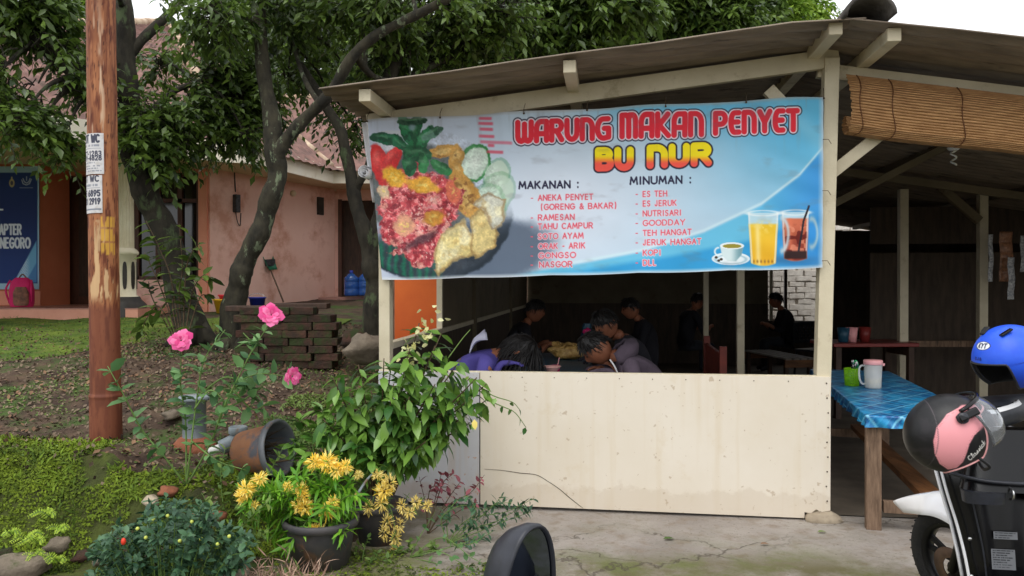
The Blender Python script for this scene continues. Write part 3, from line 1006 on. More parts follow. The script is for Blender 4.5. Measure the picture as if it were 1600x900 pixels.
# the rounded poster face of the title
GT = {
    'W': [[(0, 1), (0, .3)] + arc(.25, .26, .25, .26, 180, 360, 6) + [(.5, .9)], [(.5, .3)] + arc(.75, .26, .25, .26, 180, 360, 6) + [(1, 1)]],
    'A': [[(0, 0), (0, .62)] + arc(.45, .62, .45, .38, 180, 90, 6) + [(1, 1), (1, 0)], [(0, .36), (1, .36)]],
    'R': [[(0, 0), (0, 1), (.5, 1)] + arc(.55, .74, .42, .26, 90, -90, 8) + [(.2, .48)], [(.5, .48), (1, 0)]],
    'U': [[(0, 1), (0, .38)] + arc(.5, .38, .5, .38, 180, 360, 10) + [(1, 1)]],
    'N': [[(0, 0), (0, 1), (.4, 1)] + arc(.45, .6, .55, .4, 90, 0, 6) + [(1, 0)]],
    'G': [[(.95, 1), (.55, 1)] + arc(.5, .5, .5, .5, 90, 270, 12) + [(.6, 0), (1, .05), (1, .5), (.62, .5)]],
    'M': [[(0, 0), (0, 1), (.3, 1)] + arc(.3, .75, .2, .25, 90, 0, 4) + [(.5, 0)], [(.5, .8)] + [(.55, 1), (.75, 1)] + arc(.78, .75, .22, .25, 90, 0, 4) + [(1, 0)]],
    'K': [[(0, 0), (0, 1)], [(.95, 1), (.15, .5), (1, 0)]],
    'P': [[(0, 0), (0, 1), (.5, 1)] + arc(.55, .72, .42, .28, 90, -90, 8) + [(.1, .44)]],
    'E': [[(1, 1), (.5, 1)] + arc(.45, .5, .45, .5, 90, 270, 12) + [(1, 0)], [(.05, .52), (.9, .52)]],
    'Y': [[(0, 1), (.5, .45), (1, 1)], [(.5, .45), (.5, 0)]],
    'T': [[(0, 1), (1, 1)], [(.55, 1), (.55, 0)]],
    'B': [[(0, 0), (0, 1), (.5, 1)] + arc(.52, .77, .36, .23, 90, -90, 8) + [(.25, .54)], [(.5, .54)] + arc(.55, .27, .42, .27, 90, -90, 8) + [(0, 0)]],
}


def seg_dist(px, py, strokes):
    d = np.full(px.shape, 1e9)
    for st in strokes:
        for (x0, y0), (x1, y1) in zip(st[:-1], st[1:]):
            vx, vy = x1 - x0, y1 - y0
            L2 = vx * vx + vy * vy + 1e-9
            t = np.clip(((px - x0) * vx + (py - y0) * vy) / L2, 0, 1)
            d = np.minimum(d, np.hypot(px - x0 - t * vx, py - y0 - t * vy))
    return d


class Paint:
    """colour per grid point; u,v are the sheet's own coordinates (any unit)"""

    def __init__(s, u, v, c):
        s.u, s.v = u, v
        s.c = np.empty(u.shape + (3,)); s.c[:] = c

    def over(s, c, a):
        s.c += (np.asarray(c, float) - s.c) * np.asarray(a)[..., None]

    def sub(s, x0, y0, x1, y1):
        return (s.u > x0) & (s.u < x1) & (s.v > y0) & (s.v < y1)

    def strokes(s, st, layers, aa=0.6):
        xs = [p[0] for k in st for p in k]; ys = [p[1] for k in st for p in k]
        r = max(l[0] for l in layers) + 2 * aa
        m = s.sub(min(xs) - r, min(ys) - r, max(xs) + r, max(ys) + r)
        if not m.any(): return
        d = seg_dist(s.u[m], s.v[m], st)
        for rad, c in layers:
            a = np.clip((rad - d) / aa + 0.5, 0, 1)[:, None]
            cc = c(s.u[m], s.v[m]) if callable(c) else np.asarray(c, float)
            s.c[m] += (cc - s.c[m]) * a

    def text(s, txt, x0, y0, h, layers, slope=0.0, w=0.72, gap=0.30, aa=0.6, font=None, x1=None, h1=None):
        """baseline starts at (x0,y0); h the cap height; x1 fits the width; h1 the cap height at the far end"""
        font = font or G
        ws = [WID_G.get(ch, 1.0) * w for ch in txt]
        tot = sum(ws) + gap * (len(txt) - 1)
        k = h if x1 is None else (x1 - x0) / tot
        x = 0.0; out = []
        for ch, wd in zip(txt, ws):
            if ch in font:
                for st in font[ch]:
                    q = []
                    for a, b in st:
                        X_ = (x + a * wd) * k
                        hh = h + ((h1 if h1 else h) - h) * (x + a * wd) / tot
                        q.append((x0 + X_, y0 - b * hh + slope * X_))
                    out.append(q)
            x += wd + gap
        for lay in layers:
            s.strokes(out, [lay], aa)


def ell(u, v, cx, cy, rx, ry, rot=0.0):
    a = math.radians(rot)
    x, y = (u - cx) * math.cos(a) + (v - cy) * math.sin(a), -(u - cx) * math.sin(a) + (v - cy) * math.cos(a)
    return np.sqrt((x / rx) ** 2 + (y / ry) ** 2)


def polydist(u, v, poly):               # signed distance, negative inside
    d = seg_dist(u, v, [list(poly) + [poly[0]]])
    ins = np.zeros(u.shape, bool)
    n = len(poly)
    for i in range(n):
        (x0, y0), (x1, y1) = poly[i], poly[(i + 1) % n]
        c = ((y0 > v) != (y1 > v)) & (u < (x1 - x0) * (v - y0) / (y1 - y0 + 1e-9) + x0)
        ins ^= c
    return np.where(ins, -d, d)


def print_sheet(name, P, paint, m, parent=None, thick=0.0):
    """grid of points P (ni,nj,3) with the painted colours"""
    ni, nj = P.shape[:2]
    ii, jj = np.meshgrid(np.arange(ni - 1), np.arange(nj - 1), indexing='ij')
    q = np.stack([ii * nj + jj, (ii + 1) * nj + jj, (ii + 1) * nj + jj + 1, ii * nj + jj + 1], -1).reshape(-1, 4)
    me = arrays_mesh(name, P.reshape(-1, 3), q, None, [m], True, col=srgb2lin(np.clip(paint.c, 0, 255)).reshape(-1, 3))
    return link_mesh(name, me, parent)


# ------------------------------------------------------------------ the banner
TL, TR = wp(574, 187, -0.075), wp(1287, 151, -0.075)
BL, BR = wp(597, 437, -0.075), wp(1285, 418, -0.075)
banner = thing("banner", (BL + BR) / 2, "wide blue printed menu banner with red title lettering hung across the food stall", "banner")
nu, nv = 860, 320
a, b = np.meshgrid(np.linspace(0, 1, nu), np.linspace(0, 1, nv), indexing='ij')
flat = ((1 - a) * (1 - b))[..., None] * np.array(TL) + (a * (1 - b))[..., None] * np.array(TR) + ((1 - a) * b)[..., None] * np.array(BL) + (a * b)[..., None] * np.array(BR)
U, Vv = project(flat.reshape(-1, 3))
U, Vv = U.reshape(nu, nv), Vv.reshape(nu, nv)      # the print's own coordinates
# a stretched plastic sheet: sags between its ties, soft creases
edge = np.minimum(b, 1 - b)
rip = 0.006 * np.sin(a * 43) * np.exp(-edge * 14) + 0.004 * np.sin(a * 17 + b * 3) + 0.007 * (fbm(a * 7, b * 3, 21) - 0.5) + 0.003 * np.sin((a * 1.2 - b) * 40) * sm(0.75, 1, a)
rip = rip + .006 * np.exp(-((a - .31 - .02 * b) / .012) ** 2) + .004 * np.exp(-((a - .66 + .03 * b) / .01) ** 2) + .005 * np.exp(-((b - .5 - .1 * (a - .5)) / .03) ** 2) * sm(.2, .0, a) - .012 * np.sin(a * math.pi) * np.sin(b * math.pi)
flat = flat + rip[..., None] * np.array(-ED) + (0.006 * np.sin(a * math.pi * 7) * np.exp(-b * 20) - 0.006 * np.abs(np.sin(a * math.pi * 5)) * np.exp(-(1 - b) * 20))[..., None] * np.array((0, 0, 1))
pt = Paint(U, Vv, (190, 212, 228))
# ground colours of the print
pt.over((196, 204, 220), sm(900, 640, U))
pt.over((206, 214, 228), ell(U, Vv, 840, 330, 150, 130) < 1) if False else None
pt.over((222, 230, 242), np.exp(-(ell(U, Vv, 870, 320, 150, 110)) ** 2))
pt.over((84, 176, 216), sm(1000, 1290, U) * sm(420, 170, Vv) * 0.95)
pt.over((110, 188, 222), sm(870, 1010, U) * sm(235, 160, Vv) * 0.8)
pt.over((200, 226, 236), np.exp(-((Vv - (620 - 0.36 * (U - 700))) / 45) ** 2) * sm(880, 1100, U) * 0.55)
# the sweep of darker blue at lower right
cu = np.array([560, 760, 870, 1000, 1100, 1190, 1250, 1300]); cv = np.array([446, 434, 417, 393, 362, 320, 274, 215])
sw = np.interp(U, cu, cv)
below = sm(-3, 5, Vv - sw) * sm(640, 860, U)
pt.over((110, 190, 222), below * 0.95)
sw2 = np.interp(U, [700, 900, 1050, 1180, 1300], [446, 421, 398, 372, 330])
pt.over((52, 150, 204), sm(-4, 8, Vv - sw2) * sm(640, 900, U) * 0.85)
pt.over((62, 140, 206), sm(1150, 1290, U) * below * 0.8)
pt.over((214, 236, 244), np.exp(-((Vv - sw + 2) / 2.6) ** 2) * sm(800, 950, U) * 0.75)
dd = np.abs((Vv - 160) - 0.9 * (U - 1215))
pt.over((150, 206, 228), np.exp(-(dd / 22) ** 2) * 0.5 * sm(1150, 1240, U))
# --- the dish at the left
U_keep, V_keep = U, Vv
U = U + 7 * (fbm(U_keep / 16, V_keep / 16, 131, 5) - .5) + 1.6 * (fbm(U_keep / 4, V_keep / 4, 133, 3) - .5)
Vv = Vv + 7 * (fbm(U_keep / 16, V_keep / 16, 137, 5) - .5) + 1.6 * (fbm(U_keep / 4, V_keep / 4, 139, 3) - .5)
n1 = fbm(U / 9, Vv / 9, 31); n2 = fbm(U / 4, Vv / 4, 37); n3 = fbm(U / 22, Vv / 22, 41)
pl = ell(U, Vv, 668, 322, 132, 118, 8)
pt.over((62, 74, 92), sm(1.35, 0.95, ell(U, Vv, 740, 400, 110, 46, -10)) * 0.75)
lowp = sm(330, 392, Vv + (U - 640) * .10)
pt.over((34, 44, 54), sm(1.03, 0.99, pl) * lowp)
pt.over((60, 66, 62), sm(1.0, .9, ell(U, Vv, 655, 300, 92, 80)) * .8)
lf = (sm(420, 392, -Vv + 810) * 0 + 1) * sm(1.0, 0.97, pl) * sm(372, 384, Vv)
pt.over((20, 92, 70), lf * (0.55 + 0.45 * np.sin(U * 0.55)) * sm(700, 660, U))
pt.over((206, 210, 216), sm(1.0, 0.96, ell(U, Vv, 618, 222, 34, 17, 14)) * 0.9)
# cucumber slices and cabbage behind
for cx, cy, r, k in ((742, 254, 30, 1.0), (776, 272, 26, .75), (778, 300, 34, .6), (760, 322, 38, .6)):
    e = ell(U, Vv, cx, cy, r * .8, r, 20)
    pt.over((58, 128, 70), sm(1.05, .98, e) * k * (1.0 if r <= 30 and k == 1 else 0.45))
    pt.over((204, 222, 206), sm(.9, .8, e) * (.6 + .4 * k))
    pt.over((232, 238, 228), np.exp(-(e / .5) ** 2) * .7 * k)
# tomatoes
for cx, cy, rx, ry, ro in ((592, 255, 14, 32, -12), (612, 252, 13, 24, 25), (603, 276, 12, 18, 0)):
    e = ell(U, Vv, cx, cy, rx, ry, ro); pt.over((196, 44, 44), sm(1.05, .9, e)); pt.over((236, 110, 100), np.exp(-((ell(U, Vv, cx - 3, cy - 8, rx * .4, ry * .4, ro)) ** 2)) * .7)
# fried chicken leg at the top
for cx, cy, rx, ry, ro in ((712, 246, 12, 22, 8), (690, 236, 22, 10, -10), (715, 268, 9, 22, -8), (726, 305, 22, 46, -28)):
    e = ell(U, Vv, cx, cy, rx, ry, ro) + (n1 - .5) * .3
    pt.over((190, 142, 70), sm(1.05, .85, e)); pt.over((226, 192, 122), sm(.65, .3, e) * (.4 + n2 * .7)); pt.over((120, 78, 40), sm(.62, .74, n1) * sm(1, .8, e) * .7)
# red chilli sauce mass
mass = polydist(U, Vv, [(594, 296), (610, 268), (650, 262), (700, 276), (722, 300), (718, 336), (700, 352), (694, 392), (676, 418), (650, 416), (632, 404), (612, 388), (596, 380), (594, 340)]) + (n1 - .5) * 26
ma = sm(4, -3, mass)
pt.over((200, 78, 84), ma)
pt.over((238, 150, 150), ma * sm(.48, .64, n2) * .9)
pt.over((140, 34, 44), ma * sm(.5, .34, n1) * .8)
pt.over((226, 170, 150), ma * sm(.55, .7, fbm(U / 14, Vv / 14, 58)) * .7)
pt.over((110, 24, 34), ma * sm(.42, .34, fbm(U / 5, Vv / 5, 57)) * .7)
pt.over((244, 200, 190), ma * sm(.66, .78, fbm(U / 3.2, Vv / 3.2, 55)) * .9)
pt.over((58, 30, 40), ma * np.exp(-(ell(U, Vv, 656, 376, 30, 7, -28)) ** 4) * .8)
for cx, cy, rx, ry, ro, c in ((617, 278, 24, 17, 25, (226, 168, 52)), (662, 290, 26, 14, 10, (222, 164, 60)), (678, 340, 20, 13, -20, (198, 138, 56)), (600, 300, 10, 12, 0, (224, 196, 160)), (632, 352, 16, 18, -35, (222, 160, 128)), (708, 300, 12, 20, -20, (212, 110, 84))):
    e = ell(U, Vv, cx, cy, rx, ry, ro) + (n1 - .5) * .7
    pt.over(c, sm(1.1, .7, e)); pt.over((240, 214, 120), sm(.6, .2, e) * sm(.45, .7, n2) * .8)
# tofu blocks
for poly, c in (([(677, 396), (690, 366), (724, 343), (738, 372), (736, 398), (706, 408), (684, 430), (678, 424)], (222, 204, 138)), ([(732, 344), (752, 326), (768, 336), (776, 366), (772, 386), (744, 400), (738, 390)], (214, 194, 132)), ([(738, 318), (760, 300), (790, 312), (786, 352), (768, 356), (756, 326)], (206, 206, 190))):
    e = polydist(U, Vv, poly) + (n3 - .5) * 8
    a_ = sm(2.5, -2, e)
    pt.over(c, a_); pt.over((240, 232, 192), a_ * sm(.42, .7, n3) * .7); pt.over((186, 154, 92), a_ * sm(.46, .3, n1) * .45); pt.over((122, 90, 48), a_ * sm(-5, 0, e) * .65)
# greens on top
for cx, cy, rx, ry, ro, c in ((604, 216, 26, 9, 8, (28, 96, 66)), (626, 226, 22, 8, 38, (34, 108, 70)), (648, 204, 10, 30, 8, (30, 104, 60)), (634, 202, 9, 22, -14, (36, 112, 72)), (662, 218, 9, 26, 35, (40, 116, 70)), (676, 208, 20, 7, -28, (96, 140, 120)), (652, 240, 24, 13, 5, (24, 84, 48)), (640, 258, 10, 18, -12, (34, 100, 60)), (660, 256, 8, 16, 5, (50, 124, 70)), (688, 262, 20, 9, 32, (40, 110, 58)), (645, 190, 24, 6, -6, (54, 84, 66))):
    e = ell(U, Vv, cx, cy, rx, ry, ro)
    a_ = sm(1.06, .94, e)
    pt.over(c, a_); pt.over((14, 46, 28), a_ * sm(.56, .4, n1) * .6); pt.over((120, 176, 130), a_ * np.exp(-(ell(U, Vv, cx - 2, cy - 3, rx * .7, ry * .25, ro)) ** 2) * .55)
pt.over((150, 166, 180), np.exp(-(ell(U, Vv, 644, 199, 6, 5)) ** 4) * .8)
# the printed photograph's own grain and modelling
U, Vv = U_keep, V_keep
foodm = sm(1.02, .94, ell(U, Vv, 672, 320, 124, 118, 8)) * sm(800, 770, U)
em = fbm((U + 2) / 12, (Vv + 2) / 12, 151) - fbm((U - 2) / 12, (Vv - 2) / 12, 151)
em2 = fbm((U + .8) / 3, (Vv + .8) / 3, 153) - fbm((U - .8) / 3, (Vv - .8) / 3, 153)
pt.c *= (1 - foodm * (.32 * em))[..., None]
pt.c += (foodm * (fbm(U / 26, Vv / 26, 157) - .5) * 46)[..., None]
pt.over((206, 206, 214), foodm * .10)
# faded red marks of a former print beside the title
for k, (x0, x1, y) in enumerate(((748, 768, 184), (747, 770, 192), (749, 770, 201), (748, 772, 212), (750, 800, 221), (762, 772, 226), (760, 786, 236))):
    a_ = np.exp(-((Vv - y - (U - 748) * .05) / 2.6) ** 4) * sm(x0 - 2, x0 + 2, U) * sm(x1 + 2, x1 - 2, U)
    pt.over((214, 78, 100), a_ * (.75 if k != 4 else .55))
# --- the drinks at the right
def glass(cx, y0, y1, r0, r1, liquid, top, deep):
    t = np.clip((Vv - y0) / (y1 - y0), 0, 1); r = r0 + (r1 - r0) * t
    ins = sm(r + .8, r - .8, np.abs(U - cx)) * sm(y0 - 1, y0 + 1, Vv) * sm(y1 + 4, y1, Vv + 4 * ((U - cx) / r) ** 2)
    sh = 1 - ((U - cx) / r) ** 2
    pt.over((214, 232, 238), ins * .8)
    li = ins * sm(top - 2, top + 2, Vv)
    pt.over(liquid, li)
    pt.over(deep, li * sm(top, y1, Vv) * .75)
    pt.over((255, 244, 190) if liquid[0] > 200 else (214, 120, 90), li * np.exp(-((U - cx + r * .4) / 4) ** 2) * .6)
    pt.over((240, 248, 250), ins * np.exp(-((np.abs(U - cx) - r + 1.5) / 1.4) ** 2) * .7)
    pt.over((236, 244, 246), np.exp(-((ell(U, Vv, cx, y0 + 1, r0, 4) - 1) / .25) ** 2) * .8)
pt.over((60, 110, 150), np.exp(-(ell(U, Vv, 1230, 406, 60, 7)) ** 2) * .7)
pt.over((170, 196, 206), np.exp(-((ell(U, Vv, 1268, 364, 9, 22) - 1) / .22) ** 2) * sm(1262, 1268, U) * .9)
glass(1243, 331, 405, 21, 18, (196, 112, 84), 341, (96, 26, 22))
ice = sm(.55, .62, vnoise(U / 7, Vv / 8, 77)) * sm(1225, 1228, U) * sm(1261, 1258, U) * sm(350, 356, Vv) * sm(398, 392, Vv)
pt.over((224, 150, 122), ice * .7); pt.over((88, 22, 20), sm(.42, .34, vnoise(U / 6, Vv / 7, 78)) * sm(1224, 1227, U) * sm(1262, 1259, U) * sm(348, 360, Vv) * sm(404, 396, Vv) * .8)
pt.over((44, 22, 22), sm(1224, 1227, U) * sm(1262, 1259, U) * sm(390, 394, Vv) * sm(406, 402, Vv))
pt.strokes([[(1264, 322), (1256, 345), (1248, 392)]], [(1.6, (40, 32, 40))])
pt.over((196, 208, 214), np.exp(-((ell(U, Vv, 1220, 366, 12, 26) - 1) / .2) ** 2) * sm(1216, 1222, U) * .9)
glass(1193, 332, 412, 24, 19, (234, 196, 66), 350, (224, 168, 44))
pt.over((246, 222, 130), sm(.5, .7, n1) * np.exp(-(ell(U, Vv, 1193, 355, 18, 8)) ** 2))
pt.over((150, 110, 50), np.exp(-((Vv - 408) / 2.5) ** 2) * sm(18, 15, np.abs(U - 1193)) * (.5 + .5 * np.sin(U * 1.1)))
pt.over((232, 242, 246), sm(1.04, .96, ell(U, Vv, 1142, 404, 30, 10)))
pt.over((130, 170, 186), np.exp(-((ell(U, Vv, 1142, 405, 24, 7) - 1) / .12) ** 2) * .6)
cup = polydist(U, Vv, [(1125, 384), (1162, 384), (1159, 398), (1150, 408), (1137, 408), (1128, 398)])
pt.over((216, 232, 234), sm(1, -1, cup)); pt.over((84, 130, 142), sm(1, -1, cup) * sm(1140, 1158, U) * .7)
pt.over((236, 244, 246), sm(1.05, .95, ell(U, Vv, 1144, 384, 19, 5.5))); pt.over((150, 140, 60), sm(1.0, .9, ell(U, Vv, 1144, 384.5, 15.5, 3.6)))
pt.over((236, 244, 246), np.exp(-((ell(U, Vv, 1123, 393, 6, 6) - 1) / .25) ** 2) * sm(1126, 1122, U))
for cx, cy in ((1119, 402), (1127, 405), (1123, 407)): pt.over((60, 50, 40), sm(1.1, .8, ell(U, Vv, cx, cy, 2.6, 2)))
# --- the words
RED, WHT, BLK = (216, 50, 66), (236, 226, 236), (40, 34, 52)
tl = [(8.0, BLK), (6.2, WHT), (4.3, RED)]
def title(t, x0, x1, yb0, yb1, h0, h1, layers):
    pt.text(t, x0, yb0, h0, layers, slope=(yb1 - yb0) / (x1 - x0), w=.78, gap=.42, font=GT, x1=x1, h1=h1, aa=.8)
title("WARUNG", 809, 951, 221, 215, 29, 30, tl)
title("MAKAN", 972, 1096, 213, 210, 33, 33, tl)
title("PENYET", 1118, 1246, 208, 202, 31, 29, tl)
def fire(u, v):
    t = np.clip((v - 228) / 38, 0, 1)[:, None]
    return np.array((246, 226, 40)) * (1 - sm(.35, .75, t)) + np.array((236, 96, 84)) * sm(.35, .75, t)
bl = [(8.2, BLK), (5.6, fire)]
title("BU", 935, 985, 262, 261, 27, 27, bl)
title("NUR", 1016, 1107, 258, 254, 27, 27, bl)
NAVY = (40, 38, 64)
pt.text("MAKANAN :", 811, 294.5, 10.5, [(1.35, NAVY)], slope=-.02, x1=904)
pt.text("MINUMAN :", 985, 287.5, 11, [(1.35, NAVY)], slope=-.02, x1=1080)
TX = (216, 92, 110)
for k, (t, x0, x1, y) in enumerate((("ANEKA PENYET", 841, 926, 313), ("(GORENG & BAKAR)", 845, 963, 327.5), ("RAMESAN", 841, 897, 344), ("TAHU CAMPUR", 841, 926, 358), ("SOTO AYAM", 841, 911, 373.5), ("ORAK - ARIK", 842, 914, 389), ("GONGSO", 842, 899, 403.5), ("NASGOR", 843, 894, 417.5))):
    pt.text(t, x0, y, 8.2, [(1.7, (226, 216, 226)), (.85, TX)], slope=-.024, x1=x1)
    if k != 1: pt.text("-", 829, y + .3, 9, [(.8, TX)])
for t, x1, y in (("ES TEH", 1042, 307), ("ES JERUK", 1057, 322), ("NUTRISARI", 1064, 337.5), ("GOODDAY", 1070, 352.5), ("TEH HANGAT", 1080, 368), ("JERUK HANGAT", 1095, 383), ("KOPI", 1032, 399), ("DLL", 1025, 414.5)):
    pt.text(t, 1005, y, 8.2, [(1.7, (226, 220, 230)), (.85, TX)], slope=-.024, x1=x1)
    pt.text("-", 993, y + .3, 9, [(.8, TX)])
# weathering of the sheet: grime runs and a pale hem
pt.over((150, 150, 156), sm(.58, .8, fbm(U / 5, Vv / 60, 91)) * .25 * sm(260, 170, Vv))
pt.over((120, 120, 126), sm(.62, .85, fbm(U / 40, Vv / 18, 95)) * .22)
pt.over((222, 226, 230), np.clip(1 - (1 - b) * 45, 0, 1) * .9)
pt.over((206, 214, 222), np.clip(1 - (1 - a) * 90, 0, 1) * .8)
pt.over((170, 168, 166), np.clip(1 - b * 50, 0, 1) * .7)
lum_ = pt.c.mean(-1, keepdims=True)
pt.c = lum_ + 1.14 * (pt.c - lum_)
pt.c = pt.c * (1 + foodm * .22 * (fbm(U / 2.2, Vv / 2.2, 161, 2) - .5))[..., None]
pt.c = pt.c * (0.93 + 0.06 * fbm(U / 60, Vv / 40, 99)[..., None])
print_sheet("printed_sheet", flat, pt, "print", banner)
# loose left flap curling round the post, and its rolled end
P = []
for i in range(15):
    t = i / 14; row = []
    for j in range(9):
        q = j / 8
        base_ = TL.lerp(BL, t * .5)
        row.append(base_ + ES * (0.0 + 0.05 * q * (1 - .3 * t)) + ED * (0.06 * math.sin(q * 2.6) * (1 + t)) + Vector((0, 0, -.01 * q)))
    P.append(row)
MB().grid(P).build("loose_flap", "label_white", banner, solid=0.0015)
c = TL.lerp(BL, .33) + ES * 0.045 + ED * .02
P = []
for k in range(40):
    w = k / 39 * 4.6 * math.pi; r = .012 + .0022 * w
    P.append([c + ES * (r * math.cos(w)) + Vector((0, 0, r * math.sin(w))) + ED * dd_ for dd_ in (-.06, .12)])
MB().grid(P).build("rolled_end", "label_white", banner, solid=0.0015)
for t_ in (0.0, .17, .36, .5, .67, .84, 1.0):
    p = TL.lerp(TR, t_); tb = MB(); tb.tube([p + Vector((0, 0, -.01)) - ED * .008, p + Vector((0, 0, .02)) - ED * .004, p + Vector((0.006, 0, .06)) + ED * .03], .0022, 5)
    tb.ball(p + Vector((0, 0, -.012)) - ED * .008, .007, 8)
    tb.build("tie_cord", "stem_brown", banner)
for t_ in (.25, .55, .96):
    p = TR.lerp(BR, t_); tb = MB(); tb.tube([p - ES * -.004 - ED * .006, p - ES * .03 + ED * .0, p - ES * .045 - ED * .01 + Vector((0, 0, -.03))], .002, 5)
    tb.build("tie_cord", "stem_brown", banner)

# ------------------------------------------------------------------ bamboo blind rolled under the right rafter
BS = []
def blind_pt(t, s, k=0.0):
    # profile: hangs from the rafter, bellies out, rolls under
    prof = [(0.0, 0.0), (-.03, -.05), (-.075, -.13), (-.10, -.22), (-.105, -.31), (-.085, -.38), (-.04, -.42), (.02, -.425), (.06, -.39), (.07, -.34), (.04, -.30), (0, -.30), (-.02, -.33), (0.0, -.37), (.03, -.36)]
    x = t * (len(prof) - 1); i = min(int(x), len(prof) - 2); f = x - i
    d = prof[i][0] * (1 - f) + prof[i + 1][0] * f; z = prof[i][1] * (1 - f) + prof[i + 1][1] * f
    wob = 1 + .08 * math.sin(s * 3.1 + .5) + .04 * math.sin(s * 9)
    return W(-s, -0.02 + d * wob, roofz(-s) - .055 + z * .86 * (1 + .03 * math.sin(s * 4)))
blind = thing("bamboo_blind", W(-1.2, -.1, 2.3), "rolled-up tan bamboo slat blind hanging under the right eave", "bamboo blind")
P = []
NS = 58
V_, F_ = [], []
mbb = MB()
for i in range(NS):
    t0, t1 = i / NS, (i + .86) / NS
    rows = []
    s0 = .15 + .004 * math.sin(i * 2.2)
    ss = [s0 + (3.0 - s0) * k / 16 for k in range(17)]
    for tt, o in ((t0, 0), ((t0 + t1) / 2, -.004), (t1, 0)):
        rows.append([blind_pt(tt, s) + ED * o for s in ss])
    mbb.grid(rows)
mbb.build("slats", "bamboo", blind, solid=0.0025)
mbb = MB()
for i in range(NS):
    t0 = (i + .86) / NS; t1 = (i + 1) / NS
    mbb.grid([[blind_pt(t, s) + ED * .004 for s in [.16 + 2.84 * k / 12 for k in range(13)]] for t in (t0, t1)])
mbb.build("slat_gap_shade", "bamboo_dark", blind)  # dark strips put in for the shade in the gaps between slats
for s in (.21, .40, .80, 1.22, 1.7, 2.2, 2.7):
    cb = MB(); cb.tube([blind_pt(k / 40 * .75, s + .012 * math.sin(k * .4)) - ED * .008 + Vector((0, 0, 0)) for k in range(41)], .003, 5)
    cb.build("cord", "bamboo_dark", blind)
